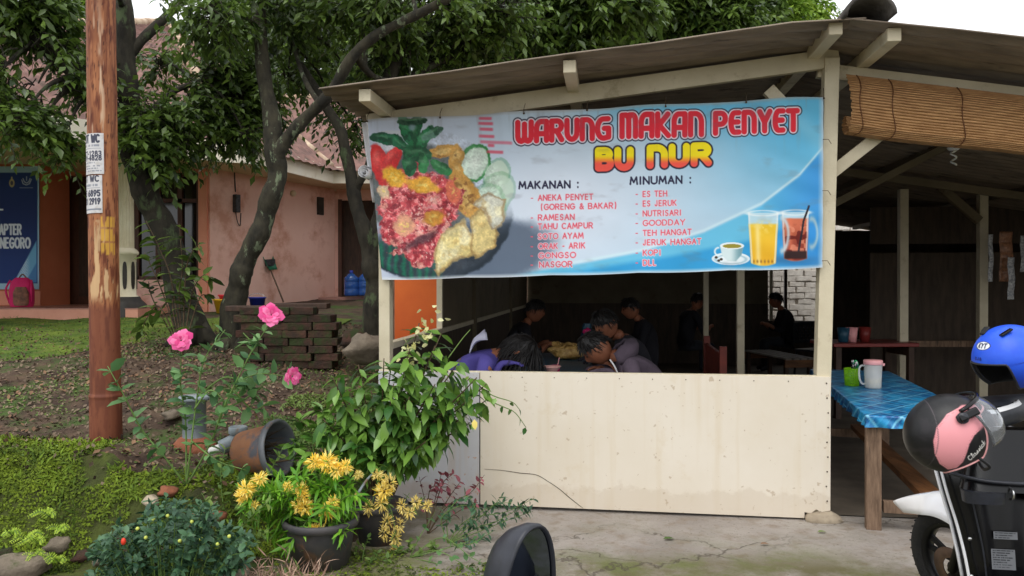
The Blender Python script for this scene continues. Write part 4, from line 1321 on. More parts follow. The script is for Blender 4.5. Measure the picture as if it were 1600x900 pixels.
# ------------------------------------------------------------------ people
def person(loc, rot, label, lean=35, head_pitch=40, head_yaw=0, shirt="shirt_dark", skin="skin", hair="short", group=None, scale=1.0, hands=True, chin_up=0.0):
    """a seated figure: +X is where it faces, z=0 the floor, hips 0.45 m up"""
    root = thing("person", (0, 0, 0), label, "person", group)
    la = math.radians(lean)
    def sp(l, x=0.0, y=0.0):             # along the leaning spine, x forward of it
        return Vector((math.sin(la) * l + math.cos(la) * x, y, 0.52 + math.cos(la) * l - math.sin(la) * x))
    V, E, R = [], [], []
    def v(p, r, parent=None):
        V.append(Vector(p)); R.append(r if hasattr(r, '__len__') else (r, r))
        if parent is not None: E.append((parent, len(V) - 1))
        return len(V) - 1
    pel = v((0, 0, .52), (.125, .15))
    w1 = v(sp(.16), (.11, .135), pel); ch = v(sp(.34), (.115, .165), w1); up = v(sp(.46), (.09, .13), ch)
    nb = v(sp(.535, .02), .056, up); nt = v(sp(.60, .05), .052, nb)
    for s in (-1, 1):
        sh = v(sp(.455, 0, s * .155), .066, up); sh2 = v(sp(.43, .01, s * .195), .06, sh)
        el = v(sp(.20, .17, s * .235), .043, sh2)
        wrp = Vector((sp(.20, .17).x + .19, s * .12, .80)); wr = v(wrp, .027, el)
        hd = v(wrp + Vector((.06, -s * .01, .0)), (.03, .018), wr)
        if hands:
            for k in range(4):
                f0 = v(wrp + Vector((.10, (k - 1.5) * .021, .005)), .0105, hd)
                f1 = v(wrp + Vector((.135 + (.006 if k in (1, 2) else -.004), (k - 1.5) * .023, -.004)), .009, f0)
                v(wrp + Vector((.155 + (.008 if k in (1, 2) else -.006), (k - 1.5) * .023, -.022)), .008, f1)
            t0 = v(wrp + Vector((.06, -s * .045, .0)), .0115, hd); v(wrp + Vector((.09, -s * .06, -.008)), .0095, t0)
        hp = v((.03, s * .1, .50), .095, pel); kn = v((.43, s * .13, .50), .062, hp)
        an = v((.40, s * .12, .09), .04, kn); v((.52, s * .13, .045), .036, an)
    me = bpy.data.meshes.new("sk"); me.from_pydata(V, E, []); ob = bpy.data.objects.new("sk", me); COL.objects.link(ob)
    md = ob.modifiers.new("s", 'SKIN'); md.use_smooth_shade = True
    sv = me.skin_vertices[0].data
    for i, r in enumerate(R): sv[i].radius = r; sv[i].use_root = (i == pel)
    ss = ob.modifiers.new("u", 'SUBSURF'); ss.levels = 2; ss.render_levels = 2
    dg = bpy.context.evaluated_depsgraph_get()
    bme = bpy.data.meshes.new_from_object(ob.evaluated_get(dg))
    bpy.data.objects.remove(ob)
    bv = [p.co.copy() for p in bme.vertices]; bf = [tuple(f.vertices) for f in bme.polygons]
    body = MB()
    # which faces are clothed: all but neck, forearms and hands
    neck0 = sp(.545).z; fore = sp(.20, .17)
    for f in bf: pass
    body.v = [tuple(p) for p in bv]; body.f = bf; body.sm = [True] * len(bf)
    mi = []
    ax = (sp(1) - sp(0)).normalized()
    for f in bf:
        c = sum((bv[i] for i in f), Vector()) / len(f)
        l = (c - Vector((0, 0, .52))).dot(ax)
        armx = c.x > fore.x + .02 and .70 < c.z < 1.0 and l < .45
        if armx and c.x > fore.x + .10: mi.append(0)
        elif l > .53 and abs(c.y) < .09: mi.append(0)
        elif c.z < .60 and (c.x > .10 or c.z < .5) and l < .12: mi.append(2)
        else: mi.append(1)
    body.m = mi
    # the head, its own shape but in the same mesh
    hp_ = math.radians(head_pitch)
    Rh = Euler((0, hp_, math.radians(head_yaw))).to_matrix()
    hc = sp(.60, .05) + Rh @ Vector((.035, 0, .095))
    def head(w, th, grow=0.0):
        x, y, z = math.sin(th) * math.cos(w), math.sin(th) * math.sin(w), math.cos(th)
        rx, ry, rz = .098, .078, .125
        k = 1.0
        if z < 0: k = 1 - .28 * (-z) ** 1.4 * (1 if x > 0 else .55)
        p = Vector((x * rx * (1.0 if x > 0 else 1.04), y * ry * k, z * rz))
        if x > 0:
            fr = max(0, x)
            nose = math.exp(-(y / .16) ** 2) * math.exp(-((z + .14) / .22) ** 2)
            p.x += .022 * nose * fr
            eye = math.exp(-((abs(y) - .36) / .16) ** 2) * math.exp(-((z - .06) / .12) ** 2)
            p.x -= .010 * eye
            mouth = math.exp(-(y / .3) ** 2) * math.exp(-((z + .48) / .08) ** 2)
            p.x += .005 * mouth
            p.x += .008 * math.exp(-((z + .82) / .2) ** 2) * math.exp(-(y / .4) ** 2)
        return p * (1 + grow)
    n, m2 = 28, 20
    P = [[hc + Rh @ head(2 * math.pi * k / n, math.pi * (i + .001) / m2) for k in range(n + 1)] for i in range(m2 + 1)]
    body.grid(P)
    for s in (-1, 1):
        e = hc + Rh @ Vector((-.004, s * .079, -.012))
        body.ball(e, (.019, .011, .033), 10, 0, Rh @ Euler((0, .2, s * .4)).to_matrix())
        body.ball(e + Rh @ Vector((.004, s * .010, .002)), (.010, .004, .020), 8, 0, Rh)
    body.m += [0] * (len(body.f) - len(body.m))
    body.build("body", [skin, shirt, "trousers"], root)
    eb = None
    for s in (-1, 1):
        MB().ball(hc + Rh @ Vector((.089, s * .029, .008)), (.006, .011, .006), 8, 0, Rh).build("eye", "plastic_gloss", root)
    # hair: a shell with ragged lower edge, and strands
    hb = MB()
    P = []
    for i in range(15):
        row = []
        for k in range(33):
            w = 2 * math.pi * k / 32
            front = .5 + .5 * math.cos(w)
            side = abs(math.sin(w))
            lim = (1.05 * front ** 3 + (1 - front ** 3) * (1.72 if side < .8 else 1.5)) if hair == "short" else (1.1 * front ** 3 + (1 - front ** 3) * 2.2)
            lim += .06 * math.sin(k * 2.7)
            th = lim * i / 14
            g = .075 + .03 * math.sin(k * 1.9 + i) * (i / 14) + (.10 if hair == "long" else 0) * (i / 14)
            row.append(hc + Rh @ head(w, th + .001, g * (1 - .7 * (i / 14) ** 6 * (1 if hair == "short" else .3))))
        P.append(row)
    hb.grid(P)
    pts_, dirs_ = [], []
    for q in range(260 if hair == "short" else 420):
        w = rnd.uniform(0, 2 * math.pi); front = .5 + .5 * math.cos(w)
        lim = 1.0 * front ** 3 + (1 - front ** 3) * (1.6 if hair == "short" else 2.2)
        th = lim * math.sqrt(rnd.random())
        p = head(w, th, .06)
        t = head(w, min(th + .25, 3.0), .10) - p
        L = rnd.uniform(.03, .06) if hair == "short" else rnd.uniform(.08, .2)
        t = t.normalized() * L + p.normalized() * L * .3
        down = Vector((0, 0, -L * .8)) if hair == "long" else Vector((0, 0, 0))
        hb.tube([hc + Rh @ p, hc + Rh @ (p + t * .6) + down * .3, hc + Rh @ (p + t) + down], [.004, .003, .0008], 4, cap=False)
    hb.build("hair", "hair", root)
    root.scale = (scale,) * 3
    root.location = loc
    root.rotation_euler = (0, 0, rot)
    root["_hc"] = tuple(hc); root["_sh"] = tuple(sp(.5))
    return root, sp, hc, Rh


def bench(label, x, y, rot, L=1.4, h=.45, w=.32, m="raw_wood", group="benches in the stall"):
    r = thing("bench", (0, 0, 0), label, "bench", group)
    MB().box((0, 0, h - .02), (L, w, .04)).build("seat", m, r, bevel=.004)
    for sx in (-1, 1):
        for sy in (-1, 1):
            MB().box((sx * (L / 2 - .08), sy * (w / 2 - .04), (h - .042) / 2), (.05, .05, h - .044)).build("leg", m, r)
    r.location = (x, y, 0.012); r.rotation_euler = (0, 0, rot)
    return r


def table(label, x, y, rot, L=1.6, w=.7, h=.74, m="dark_cloth", group="dining tables inside the stall"):
    r = thing("dining_table", (0, 0, 0), label, "table", group)
    MB().box((0, 0, h - .02), (L, w, .04)).build("tabletop", m, r, bevel=.006)
    for sx in (-1, 1):
        for sy in (-1, 1):
            MB().box((sx * (L / 2 - .07), sy * (w / 2 - .06), (h - .042) / 2), (.06, .06, h - .044)).build("leg", "dark_wood", r)
        MB().box((sx * (L / 2 - .07), 0, h - .10), (.03, w - .2, .09)).build("apron", "dark_wood", r)
    r.location = (x, y, 0.012); r.rotation_euler = (0, 0, rot)
    return r


YAW = math.atan2(ED.y, ED.x)            # tables run into the depth
# the table by the front opening and its diners
table("blue cloth dining table behind the front half wall, between the bent diners", .38, 6.75, YAW, 2.6, .62, .74, "dark_cloth")
bench("plank bench along the left low wall, under the purple-shirted diner", -.42, 6.6, YAW, 2.4)
bench("plank bench behind the hooded diner, right of the blue cloth table", 1.22, 6.6, YAW, 2.4)
def seat(px, py, D, facing, hc, scale=1.0):
    """floor place that brings the head's middle to the pixel at distance D"""
    p = at(px, py, D); c = Matrix.Rotation(facing, 3, 'Z') @ hc
    return Vector((p.x - c.x, p.y - c.y, p.z - c.z))
def place(root, hc, u, v_, D, rot, keep_z=None):
    p = at(u, v_, D); c = Matrix.Rotation(rot, 3, 'Z') @ hc
    root.location = (p.x - c.x, p.y - c.y, (p.z - c.z) if keep_z is None else keep_z)
    root.rotation_euler = (0, 0, rot)
p1, sp1, hc1, Rh1 = person((0, 0, 0), 0, "long-haired diner in a purple shirt with a white headscarf, bent over the table", lean=50, head_pitch=62, head_yaw=-12, shirt="shirt_purple", skin="skin_pale", hair="long")
# scarf thrown back over the shoulders
sc_ = MB(); P = []
for i in range(10):
    row = []
    for j in range(12):
        a_, b_ = i / 9, j / 11
        c = sp1(.40 + .17 * a_, -.125 - .03 * math.sin(a_ * 3.1) - .03 * a_ * b_, -.15 + .25 * b_)
        row.append(c + Vector((0, 0, .014 * math.sin(b_ * 9 + a_ * 4) + .02 * a_ * b_)))
    P.append(row)
sc_.grid(P).build("headscarf", "cloth_white", p1, solid=.006)
place(p1, hc1, 812, 548, 5.62, math.radians(2))
p2, sp2, hc2, Rh2 = person((0, 0, 0), 0, "short-haired man in a grey hooded jacket with a white cord, bent to his plate", lean=44, head_pitch=48, shirt="hoodie_grey", hair="short")
hd_ = MB()
P = []
for i in range(11):
    row = []
    for k in range(17):
        w = math.pi * (-.62 + 1.24 * k / 16) + math.pi; t = i / 10
        r = .092 + .045 * math.sin(t * math.pi) ; h_ = .47 + .115 * t
        c = sp2(h_, r * math.cos(w) * 1.05 - .01, r * math.sin(w) * 1.25)
        row.append(c + Vector((0, 0, .006 * math.sin(k * 1.7 + i))))
    P.append(row)
hd_.grid(P).build("hood", "hoodie_grey", p2, solid=.02)
cd = MB(); cd.tube(curve_pts([sp2(.575, .075, .10), sp2(.52, .085, .125), sp2(.44, .115, .12), sp2(.36, .14, .10), sp2(.28, .15, .09)], 20), .0065, 6)
cd.build("cord", "cord_white", p2)
place(p2, hc2, 931, 544, 5.60, math.radians(178))
p3, sp3, hc3, Rh3 = person((0, 0, 0), 0, "diner with dark hair sitting behind the hooded man, face turned down", lean=26, head_pitch=34, head_yaw=18, shirt="shirt_dark")
place(p3, hc3, 946, 507, 6.45, math.radians(186))
# things on that table
bwl = MB().lathe([(.0, .0), (.03, .0), (.036, .012), (.065, .045), (.072, .052), (.069, .053), (.055, .04), (.03, .016), (0, .014)], n=28)
o = tag(bwl.build("bowl", "pink_plate", origin=(0, 0, 0)), "pale pink bowl on the blue cloth table between the two bent diners", "bowl"); o.location = at(862, 583, 5.72)
o.location.z = max(o.location.z, .757)
cup = thing("drinking_cup", (0, 0, 0), "pink plastic cup with a straw behind the pale pink bowl", "cup")
MB().lathe([(0, 0), (.028, 0), (.036, .09), (.033, .09), (.026, .005), (0, .005)], n=20).build("cup_body", "hot_pink", cup)
MB().tube([(0.0, 0, .01), (.03, 0, .15)], .004, 8).build("straw", "lid_pink", cup)
cup.location = at(868, 572, 6.0); cup.location.z = .757
p = at(890, 541, 7.4); p.z = .757
bg_ = MB(); bg_.ball((0, 0, .07), (.19, .12, .075), 26, jit=.10)
bag = thing("cracker_bag", (0, 0, 0), "puffed clear bag of brown crackers on the blue cloth table", "snack bag")
bg_.build("bag_body", "cracker", bag)
for k in range(16):
    a_ = rnd.uniform(0, 6.28); MB().lathe([(0, .0), (.028, .004), (.034, .0), (.03, -.004)], (.15 * math.cos(a_) * rnd.random(), .1 * math.sin(a_) * rnd.random(), .128 + rnd.uniform(-.01, .012)), 10, Euler((rnd.uniform(-.9, .9), rnd.uniform(-.9, .9), 0)).to_matrix()).build("cracker", "cracker", bag)
MB().grid([[(.16 + .07 * t, (-.05 + .1 * q) * (1 + t), .07 + .03 * math.sin(q * 7)) for q in np.linspace(0, 1, 8)] for t in np.linspace(0, 1, 4)]).build("bag_neck", "cracker", bag, solid=.002)
bag.location = p
cl = MB(); P = []
for i in range(10):
    P.append([Vector((.09 * math.cos(6.28 * k / 16) * (1 - .55 * i / 9) + .008 * math.sin(i * 2 + k), .06 * math.sin(6.28 * k / 16) * (1 - .5 * i / 9), .02 + .03 * i)) for k in range(17)])
cl.grid(P)
tl_ = thing("tissue_holder", (0, 0, 0), "pink and blue bag standing behind the cracker bag", "bag")
cl.build("bag_body", "dark_cloth", tl_); MB().ball((.0, -.05, .2), (.045, .03, .045), 12, jit=.15).build("flap", "hot_pink", tl_)
tl_.location = at(917, 505, 8.3); tl_.location.z = .757 if False else at(917, 520, 8.0).z - .08
tl_.location.z = .757
# further diners, dark against the back of the stall
far = [("diner in dark clothes at the far left bench, beside the inner wall", 836, 470, 8.6, 8, 18, 12), ("seated diner in dark clothes with raised shoulders, left of the inner cream post", 985, 456, 9.2, 182, 16, 15), ("diner in a dark cap at the rear tables beside the thin inner post", 1090, 440, 12.0, 20, 14, 10)]
for lb, u, v_, D, rot, ln, hpch in far:
    r, sp_, hc_, R_ = person((0, 0, 0), 0, lb, lean=ln, head_pitch=hpch, group="diners at the back of the stall", hands=False)
    place(r, hc_, u, v_, D, math.radians(rot), 0.012)
r, sp_, hc_, R_ = person((0, 0, 0), 0, "man in dark clothes silhouetted against the white brick wall", lean=14, head_pitch=8, group="diners at the back of the stall", hands=False)
place(r, hc_, 1212, 452, 12.6, math.radians(176), None)
r.location.z = 0.012
# inner furniture at the right of the opening
def lay(u, v_, z):
    p = gz(u, v_, z); return p.x, p.y
x, y = lay(1165, 496, .76); t1 = table("long dark inner table with paper sheets, behind the cream inner post", x + .25, y + .5, YAW + .05, 2.2, .75, .74, "dark_wood")
for (u, v_, lb) in ((1140, 492, "white paper sheet on the left half of the long dark inner table"), (1178, 500, "white paper sheet at the near right corner of the long dark inner table"), (1130, 478, "white paper sheet at the far end of the long dark inner table")):
    p = gz(u, v_, .757)
    P = [[Vector((i / 6 * .36 - .18, j / 6 * .44 - .22, .001 + .006 * math.sin(i + j * .7) + .003)) for j in range(7)] for i in range(7)]
    o = MB().grid(P).build("paper_sheet", "paper", origin=(0, 0, 0), solid=.001); o.location = p; o.rotation_euler = (0, 0, rnd.uniform(-.3, .3))
    tag(o, lb, "paper", "paper sheets on the inner table")
x, y = lay(1290, 492, .74); table("small pale-topped inner table seen beside the front right post", x + .3, y + .3, YAW, 1.1, .7, .72, "grey_slat")
# slatted bench
sb = thing("slatted_bench", (0, 0, 0), "low bench of grey slats with an orange-brown end board inside the stall", "bench")
for k in range(4):
    MB().box((0, -.165 + k * .11, .44), (1.3, .085, .025)).build("slat", "grey_slat", sb, bevel=.003)
MB().box((-.64, 0, .375), (.03, .44, .10)).build("end_board", "brown_plank", sb); MB().box((.64, 0, .375), (.03, .44, .10)).build("end_board", "brown_plank", sb)
for sx in (-1, 1):
    for sy in (-1, 1): MB().box((sx * .58, sy * .17, .21), (.05, .05, .425)).build("leg", "dark_wood", sb)
p = gz(1228, 562, .44); sb.location = (p.x + .1, p.y + .62, 0.012); sb.rotation_euler = (0, 0, YAW + .26)
# red-brown bench back and its rail
rb = thing("high_backed_bench", (0, 0, 0), "red-brown wooden bench with a high back inside the stall, left of the cream inner post", "bench")
MB().box((0, 0, .72), (1.3, .03, .30)).build("backrest", "red_board", rb, bevel=.004)
MB().box((-.64, 0, .47), (.05, .06, .94)).build("leg", "red_board", rb, bevel=.004); MB().box((.64, 0, .47), (.05, .06, .94)).build("leg", "red_board", rb, bevel=.004)
MB().box((0, -.2, .44), (1.3, .36, .035)).build("seat", "red_board", rb, bevel=.004)
for sx in (-1, 1): MB().box((sx * .6, -.34, .21), (.05, .05, .42)).build("leg", "red_board", rb)
p = at(1124, 440, 6.5); rb.location = (p.x + .12, p.y + .62, 0.012); rb.rotation_euler = (0, 0, YAW - .02)
# perforated plastic chair by the silhouetted man
ch = thing("plastic_chair", (0, 0, 0), "black plastic chair with a perforated back next to the silhouetted man", "chair")
bm_ = MB(); cols, rows_ = 11, 7
for i in range(cols):
    for j in range(rows_):
        x0, z0 = -.25 + i * .5 / cols, .55 + j * .32 / rows_
        hole = 0 < i < cols - 1 and 0 < j < rows_ - 1 and (i + j) % 2 == 0
        w_, h_ = .5 / cols, .32 / rows_
        if not hole: bm_.box((x0 + w_ / 2, .03 * math.cos(x0 * 6), z0 + h_ / 2), (w_ * 1.0, .018, h_))
bm_.build("backrest", "plastic_black", ch, weld=True); MB().box((0, -.22, .45), (.46, .44, .03)).build("seat", "plastic_black", ch, bevel=.01)
for sx in (-1, 1):
    for yy in (-.4, -.02): MB().tube([(sx * .2, yy, .44), (sx * .23, yy + (.03 if yy > -.2 else -.03), 0)], .018, 8).build("leg", "plastic_black", ch)
ch.location = (at(1258, 440, 11.8).x, 11.8, 0.012); ch.rotation_euler = (0, 0, .5)
# red plastic table with cups behind the front table
rt = table("low table with a red edge holding cups, behind the blue-covered front table", at(1325, 440, 8.3).x + .30, 8.6, .05, .95, .6, .82, "red_plastic", None)
for k, (u, m_, lb) in enumerate(((1318, "dark_cloth", "dark teal plastic cup on the red-edged table, leftmost of its cups"), (1334, "lid_pink", "pink plastic cup on the red-edged table, middle of its cups"), (1358, "red_plastic", "dark red plastic cup on the red-edged table, rightmost of its cups"))):
    o = MB().lathe([(0, 0), (.05, 0), (.066, .16), (.06, .16), (.046, .01), (0, .01)], n=18).build("plastic_cup", m_, origin=(0, 0, 0))
    o.location = (at(u, 440, 8.45).x, 8.45 + .05 * k, .833); tag(o, lb, "cup", "cups on the red-edged table")
# hanging bulb and strips of sachets
lb_ = thing("lamp", (0, 0, 0), "unlit white spiral bulb hanging under the right roof slope", "lamp")
MB().lathe([(.0, .0), (.03, .0), (.045, -.045), (.03, -.06), (0, -.06)], n=16).build("socket", "label_white", lb_)
sp_b = MB(); sp_b.tube([(.018 * math.cos(t), .018 * math.sin(t), -.06 - .009 * t) for t in np.linspace(0, 12, 60)], .007, 6); sp_b.build("bulb", "bulb", lb_)
lb_.location = at(1490, 222, 5.6)
MB().tube([(0, 0, 0), (0, 0, .35)], .004, 5).build("cable", "plastic_black", lb_)
for k, (u, v0, v1, D, wd, m_, lb) in enumerate(((1548, 366, 440, 8.3, .05, "sachet_white", "strip of pale sachets hanging beside the right inner post, leftmost of the strips"), (1572, 362, 440, 8.3, .14, "sachet", "broad brown sheet of sachets hanging by the right inner post"), (1580, 402, 468, 8.2, .07, "sachet_white", "narrow pale strip of sachets hanging lowest, over the brown sheet"), (1598, 368, 425, 8.4, .05, "sachet_white", "strip of pale sachets hanging right of the brown sheet"))):
    a_ = at(u, v0, D); b_ = at(u, v1, D); h_ = a_.z - b_.z; n_ = max(3, int(h_ / .09))
    mb_ = MB()
    P = []
    for j in range(n_ * 6 + 1):
        z_ = -h_ * j / (n_ * 6)
        P.append([Vector((x_ * wd, -.014 * abs(math.sin(math.pi * j / 6)) * (1 - abs(x_) * 1.4) + .01 * math.sin(j * .3), z_)) for x_ in np.linspace(-.5, .5, 7)])
    mb_.grid(P)
    o = mb_.build("sachet_strip", m_, origin=(0, 0, 0), solid=.003); o.location = a_
    tag(o, lb, "sachets", "sachet strips hanging in the stall")

# ------------------------------------------------------------------ the table outside, right of the stall front
c0 = Vector((2.13, 4.60, 0)); tdir = Vector((.245, .97, 0)).normalized(); tside = Vector((tdir.y, -tdir.x, 0))
TLn, TWd, TH = 2.5, .64, .70
ft = thing("wooden_table", c0 + tdir * TLn / 2 + tside * TWd / 2, "rough wooden trestle table outside, standing right of the stall's front wall", "table")
def tp(l, w, z): return c0 + tdir * l + tside * w + Vector((0, 0, z))
MB().beam(tp(.0, TWd / 2, TH - .022), tp(TLn, TWd / 2, TH - .022), TWd, .03).build("tabletop", "raw_wood", ft)
for l, w in ((.05, .045), (.05, TWd - .05), (TLn - .08, .05), (TLn - .08, TWd - .05)):
    MB().beam(tp(l, w, 0), tp(l + .01, w, TH - .04), .085, .06, up=tdir).build("leg", "raw_wood", ft, bevel=.004)
MB().beam(tp(.05, .10, .145), tp(.05, TWd + .05, .145), .045, .07).build("foot_rail", "raw_wood", ft, bevel=.003)
MB().beam(tp(.0, TWd * .62, .19), tp(TLn, TWd * .62, .19), .13, .045).build("foot_plank", "brown_plank", ft, bevel=.004)
MB().beam(tp(TLn - .08, .10, .145), tp(TLn - .08, TWd - .05, .145), .045, .07).build("foot_rail", "raw_wood", ft, bevel=.003)
# oilcloth: top and hanging skirt, folds in the mesh, blue lattice print
nl, nw = 260, 120
drop = .075
lls = np.linspace(-drop, TLn + drop, nl); wws = np.linspace(-drop, TWd + drop, nw)
A, B = np.meshgrid(lls, wws, indexing='ij')
ol = np.maximum(np.maximum(-A, A - TLn), 0); ow = np.maximum(np.maximum(-B, B - TWd), 0)
o_ = np.maximum(ol, ow)
Zc = TH - o_ * .97 + .0006 * np.sin(A * 30) * np.cos(B * 25) * (o_ == 0)
fl = .010 * np.sin((A + B) * 42 + 2 * np.sin(A * 7)) * (o_ / drop)
la_ = np.clip(A, 0, TLn) + np.where(A < 0, -1, np.where(A > TLn, 1, 0)) * (.008 + fl)
wb_ = np.clip(B, 0, TWd) + np.where(B < 0, -1, np.where(B > TWd, 1, 0)) * (.008 + fl)
Pc = np.array(c0) + la_[..., None] * np.array(tdir) + wb_[..., None] * np.array(tside) + Zc[..., None] * np.array((0, 0, 1))
pc = Paint(A, B, (18, 104, 160))
pc.over((34, 150, 204), sm(.45, .62, fbm(A * 9, B * 9, 12)) * .8)
pc.over((10, 60, 120), sm(.5, .35, fbm(A * 14, B * 14, 15)) * .8)
for sgn in (1, -1):
    t = (A * .9 + sgn * B * 1.25) / .235; f = np.abs(t - np.round(t))
    pc.over((150, 206, 226), sm(.055, .025, f) * .85)
    t2 = (A * .9 + sgn * B * 1.25) / .0587; f2 = np.abs(t2 - np.round(t2))
    pc.over((70, 170, 214), sm(.16, .08, f2) * .4)
o = print_sheet("table_cloth", Pc, pc, "table_cloth")
tag(o, "shiny blue oilcloth with a pale lattice print draped over the outside wooden table", "tablecloth")
# cutlery basket with spoons and forks
bk = thing("cutlery_basket", (0, 0, 0), "lime green plastic basket of cutlery on the blue oilcloth beside the jug", "basket")
mbk = MB()
def sq(r, z, n=28):
    out = []
    for k in range(n + 1):
        w = 2 * math.pi * k / n; c_, s_ = math.cos(w), math.sin(w); q_ = (abs(c_) ** 4 + abs(s_) ** 4) ** -.25
        out.append(Vector((r * c_ * q_, r * s_ * q_, z)))
    return out
for z0 in np.arange(.0, .125, .0125): mbk.grid([sq(.041 + .05 * z0, z0), sq(.041 + .05 * (z0 + .006), z0 + .006)])
for k in range(24):
    w = 2 * math.pi * k / 24; c_, s_ = math.cos(w), math.sin(w); q_ = (abs(c_) ** 4 + abs(s_) ** 4) ** -.25
    mbk.tube([(.0405 * c_ * q_, .0405 * s_ * q_, 0), (.047 * c_ * q_, .047 * s_ * q_, .13)], .0026, 5)
mbk.grid([sq(.0475, .122), sq(.0495, .134)]); mbk.grid([sq(.001, .002), sq(.041, .002)])
mbk.build("basket_body", "lime_plastic", bk, solid=.0018)
pbk = gz(1331, 602, TH + .004); bk.location = (pbk.x, pbk.y, TH + .002); bk.rotation_euler = (0, 0, .5)
for k in range(6):
    a_ = rnd.uniform(0, 6.28); b0 = Vector((.018 * math.cos(a_), .018 * math.sin(a_), .006)); b1 = Vector((.034 * math.cos(a_) + rnd.uniform(-.01, .01), .034 * math.sin(a_), .165 + rnd.uniform(-.02, .015)))
    if k == 0: b1 = Vector((.03, -.005, .165))
    s_ = thing("spoon", (0, 0, 0), ("green spoon standing highest in the lime cutlery basket" if k == 0 else "steel spoon standing in the lime cutlery basket"), "spoon", None if k == 0 else "steel spoons in the basket")
    mbs = MB(); mbs.tube([b0, b0.lerp(b1, .8)], .0028, 6); mbs.ball(b0.lerp(b1, 1.0), (.013, .005, .022) if k else (.02, .007, .034), 10, 0, Euler((0, (b1 - b0).x * 5, a_)).to_matrix())
    mbs.build("spoon_body", "spoon_teal" if k == 0 else "metal", s_)
    s_.location = bk.location
# jug with a pink lid
jg = thing("water_jug", (0, 0, 0), "clear plastic water jug with a pink lid on the blue oilcloth", "jug")
MB().lathe([(0, 0), (.055, 0), (.058, .008), (.064, .185), (.0615, .185), (.0555, .011), (0, .011)], n=32).build("jug_body", "jug_clear", jg)
MB().lathe([(0, .013), (.0545, .013), (.0562, .07), (0, .07)], n=32).build("water", "jug_water", jg)
MB().lathe([(.066, .178), (.068, .18), (.068, .205), (.064, .212), (0, .214)], n=32).build("lid", "lid_pink", jg)
MB().tube(curve_pts([(-.058, 0, .165), (-.082, 0, .168), (-.098, 0, .14), (-.096, 0, .075), (-.08, 0, .035), (-.056, 0, .03)], 24), .0075, 8).build("handle", "jug_clear", jg)
MB().prism([(0.062, -.02), (.085, 0), (.062, .02)], .02, Matrix.Translation((0, 0, .168))).build("spout", "lid_pink", jg, bevel=.003)
pj = gz(1364, 606, TH + .004); jg.location = (pj.x, pj.y, TH + .002); jg.rotation_euler = (0, 0, -.15)
# ------------------------------------------------------------------ scooters
def superell(c, ax, ay, rx, ry, n=28, p=2.6):
    out = []
    for k in range(n + 1):
        w = 2 * math.pi * k / n; c_, s_ = math.cos(w), math.sin(w)
        q_ = (abs(c_) ** p + abs(s_) ** p) ** (-1 / p)
        out.append(Vector(c) + Vector(ax) * (rx * c_ * q_) + Vector(ay) * (ry * s_ * q_))
    return out


def loft(mb, secs, mi=0, caps=True):
    mb.grid(secs, mi)
    if caps:
        for sct in (secs[0], secs[-1]): mb.add(sct[:-1], [tuple(range(len(sct) - 1))], mi)
    return mb


YV, XV, ZV = Vector((0, 1, 0)), Vector((1, 0, 0)), Vector((0, 0, 1))


def wheel(root, cx, name, R=.26, steer=None):
    """steer(p) maps straight-ahead points to the turned fork's"""
    f = steer or (lambda p: p)
    w = MB()
    def ring(prof, n=56, mb=w):
        P = []
        for k in range(n + 1):
            a_ = 2 * math.pi * k / n
            P.append([f(Vector((cx + r * math.cos(a_), y, .26 + r * math.sin(a_)))) for r, y in prof])
        mb.grid(P)
        return mb
    ring([(R - .065, -.030), (R - .045, -.042), (R - .018, -.040), (R - .004, -.022), (R, 0), (R - .004, .022), (R - .018, .040), (R - .045, .042), (R - .065, .030)])
    for k in range(40):                  # tread blocks
        a_ = 2 * math.pi * k / 40
        for s in (-1, 1):
            p0 = Vector((cx + (R + .001) * math.cos(a_), s * .004, .26 + (R + .001) * math.sin(a_)))
            p1 = Vector((cx + (R - .008) * math.cos(a_ + .07), s * .03, .26 + (R - .008) * math.sin(a_ + .07)))
            w.beam(f(p0), f(p1), .012, .006)
    wo = w.build("tyre", "tyre", root)
    rim = MB(); ring([(R - .066, -.031), (R - .085, -.026), (R - .088, 0), (R - .085, .026), (R - .066, .031)], mb=rim)
    for k in range(5):
        a_ = 2 * math.pi * k / 5 + .4
        for da in (-.16, .16):
            rim.beam(f(Vector((cx + .03 * math.cos(a_), 0, .26 + .03 * math.sin(a_)))), f(Vector((cx + (R - .085) * math.cos(a_ + da), 0, .26 + (R - .085) * math.sin(a_ + da)))), .016, .022)
    P = []
    for k in range(25):
        a_ = 2 * math.pi * k / 24
        P.append([f(Vector((cx + r * math.cos(a_), y, .26 + r * math.sin(a_)))) for r, y in ((.0, -.05), (.036, -.05), (.04, -.03), (.04, .03), (.036, .05), (0, .05))])
    rim.grid(P)
    ro = rim.build("rim", "alloy_black", root)
    return wo, ro


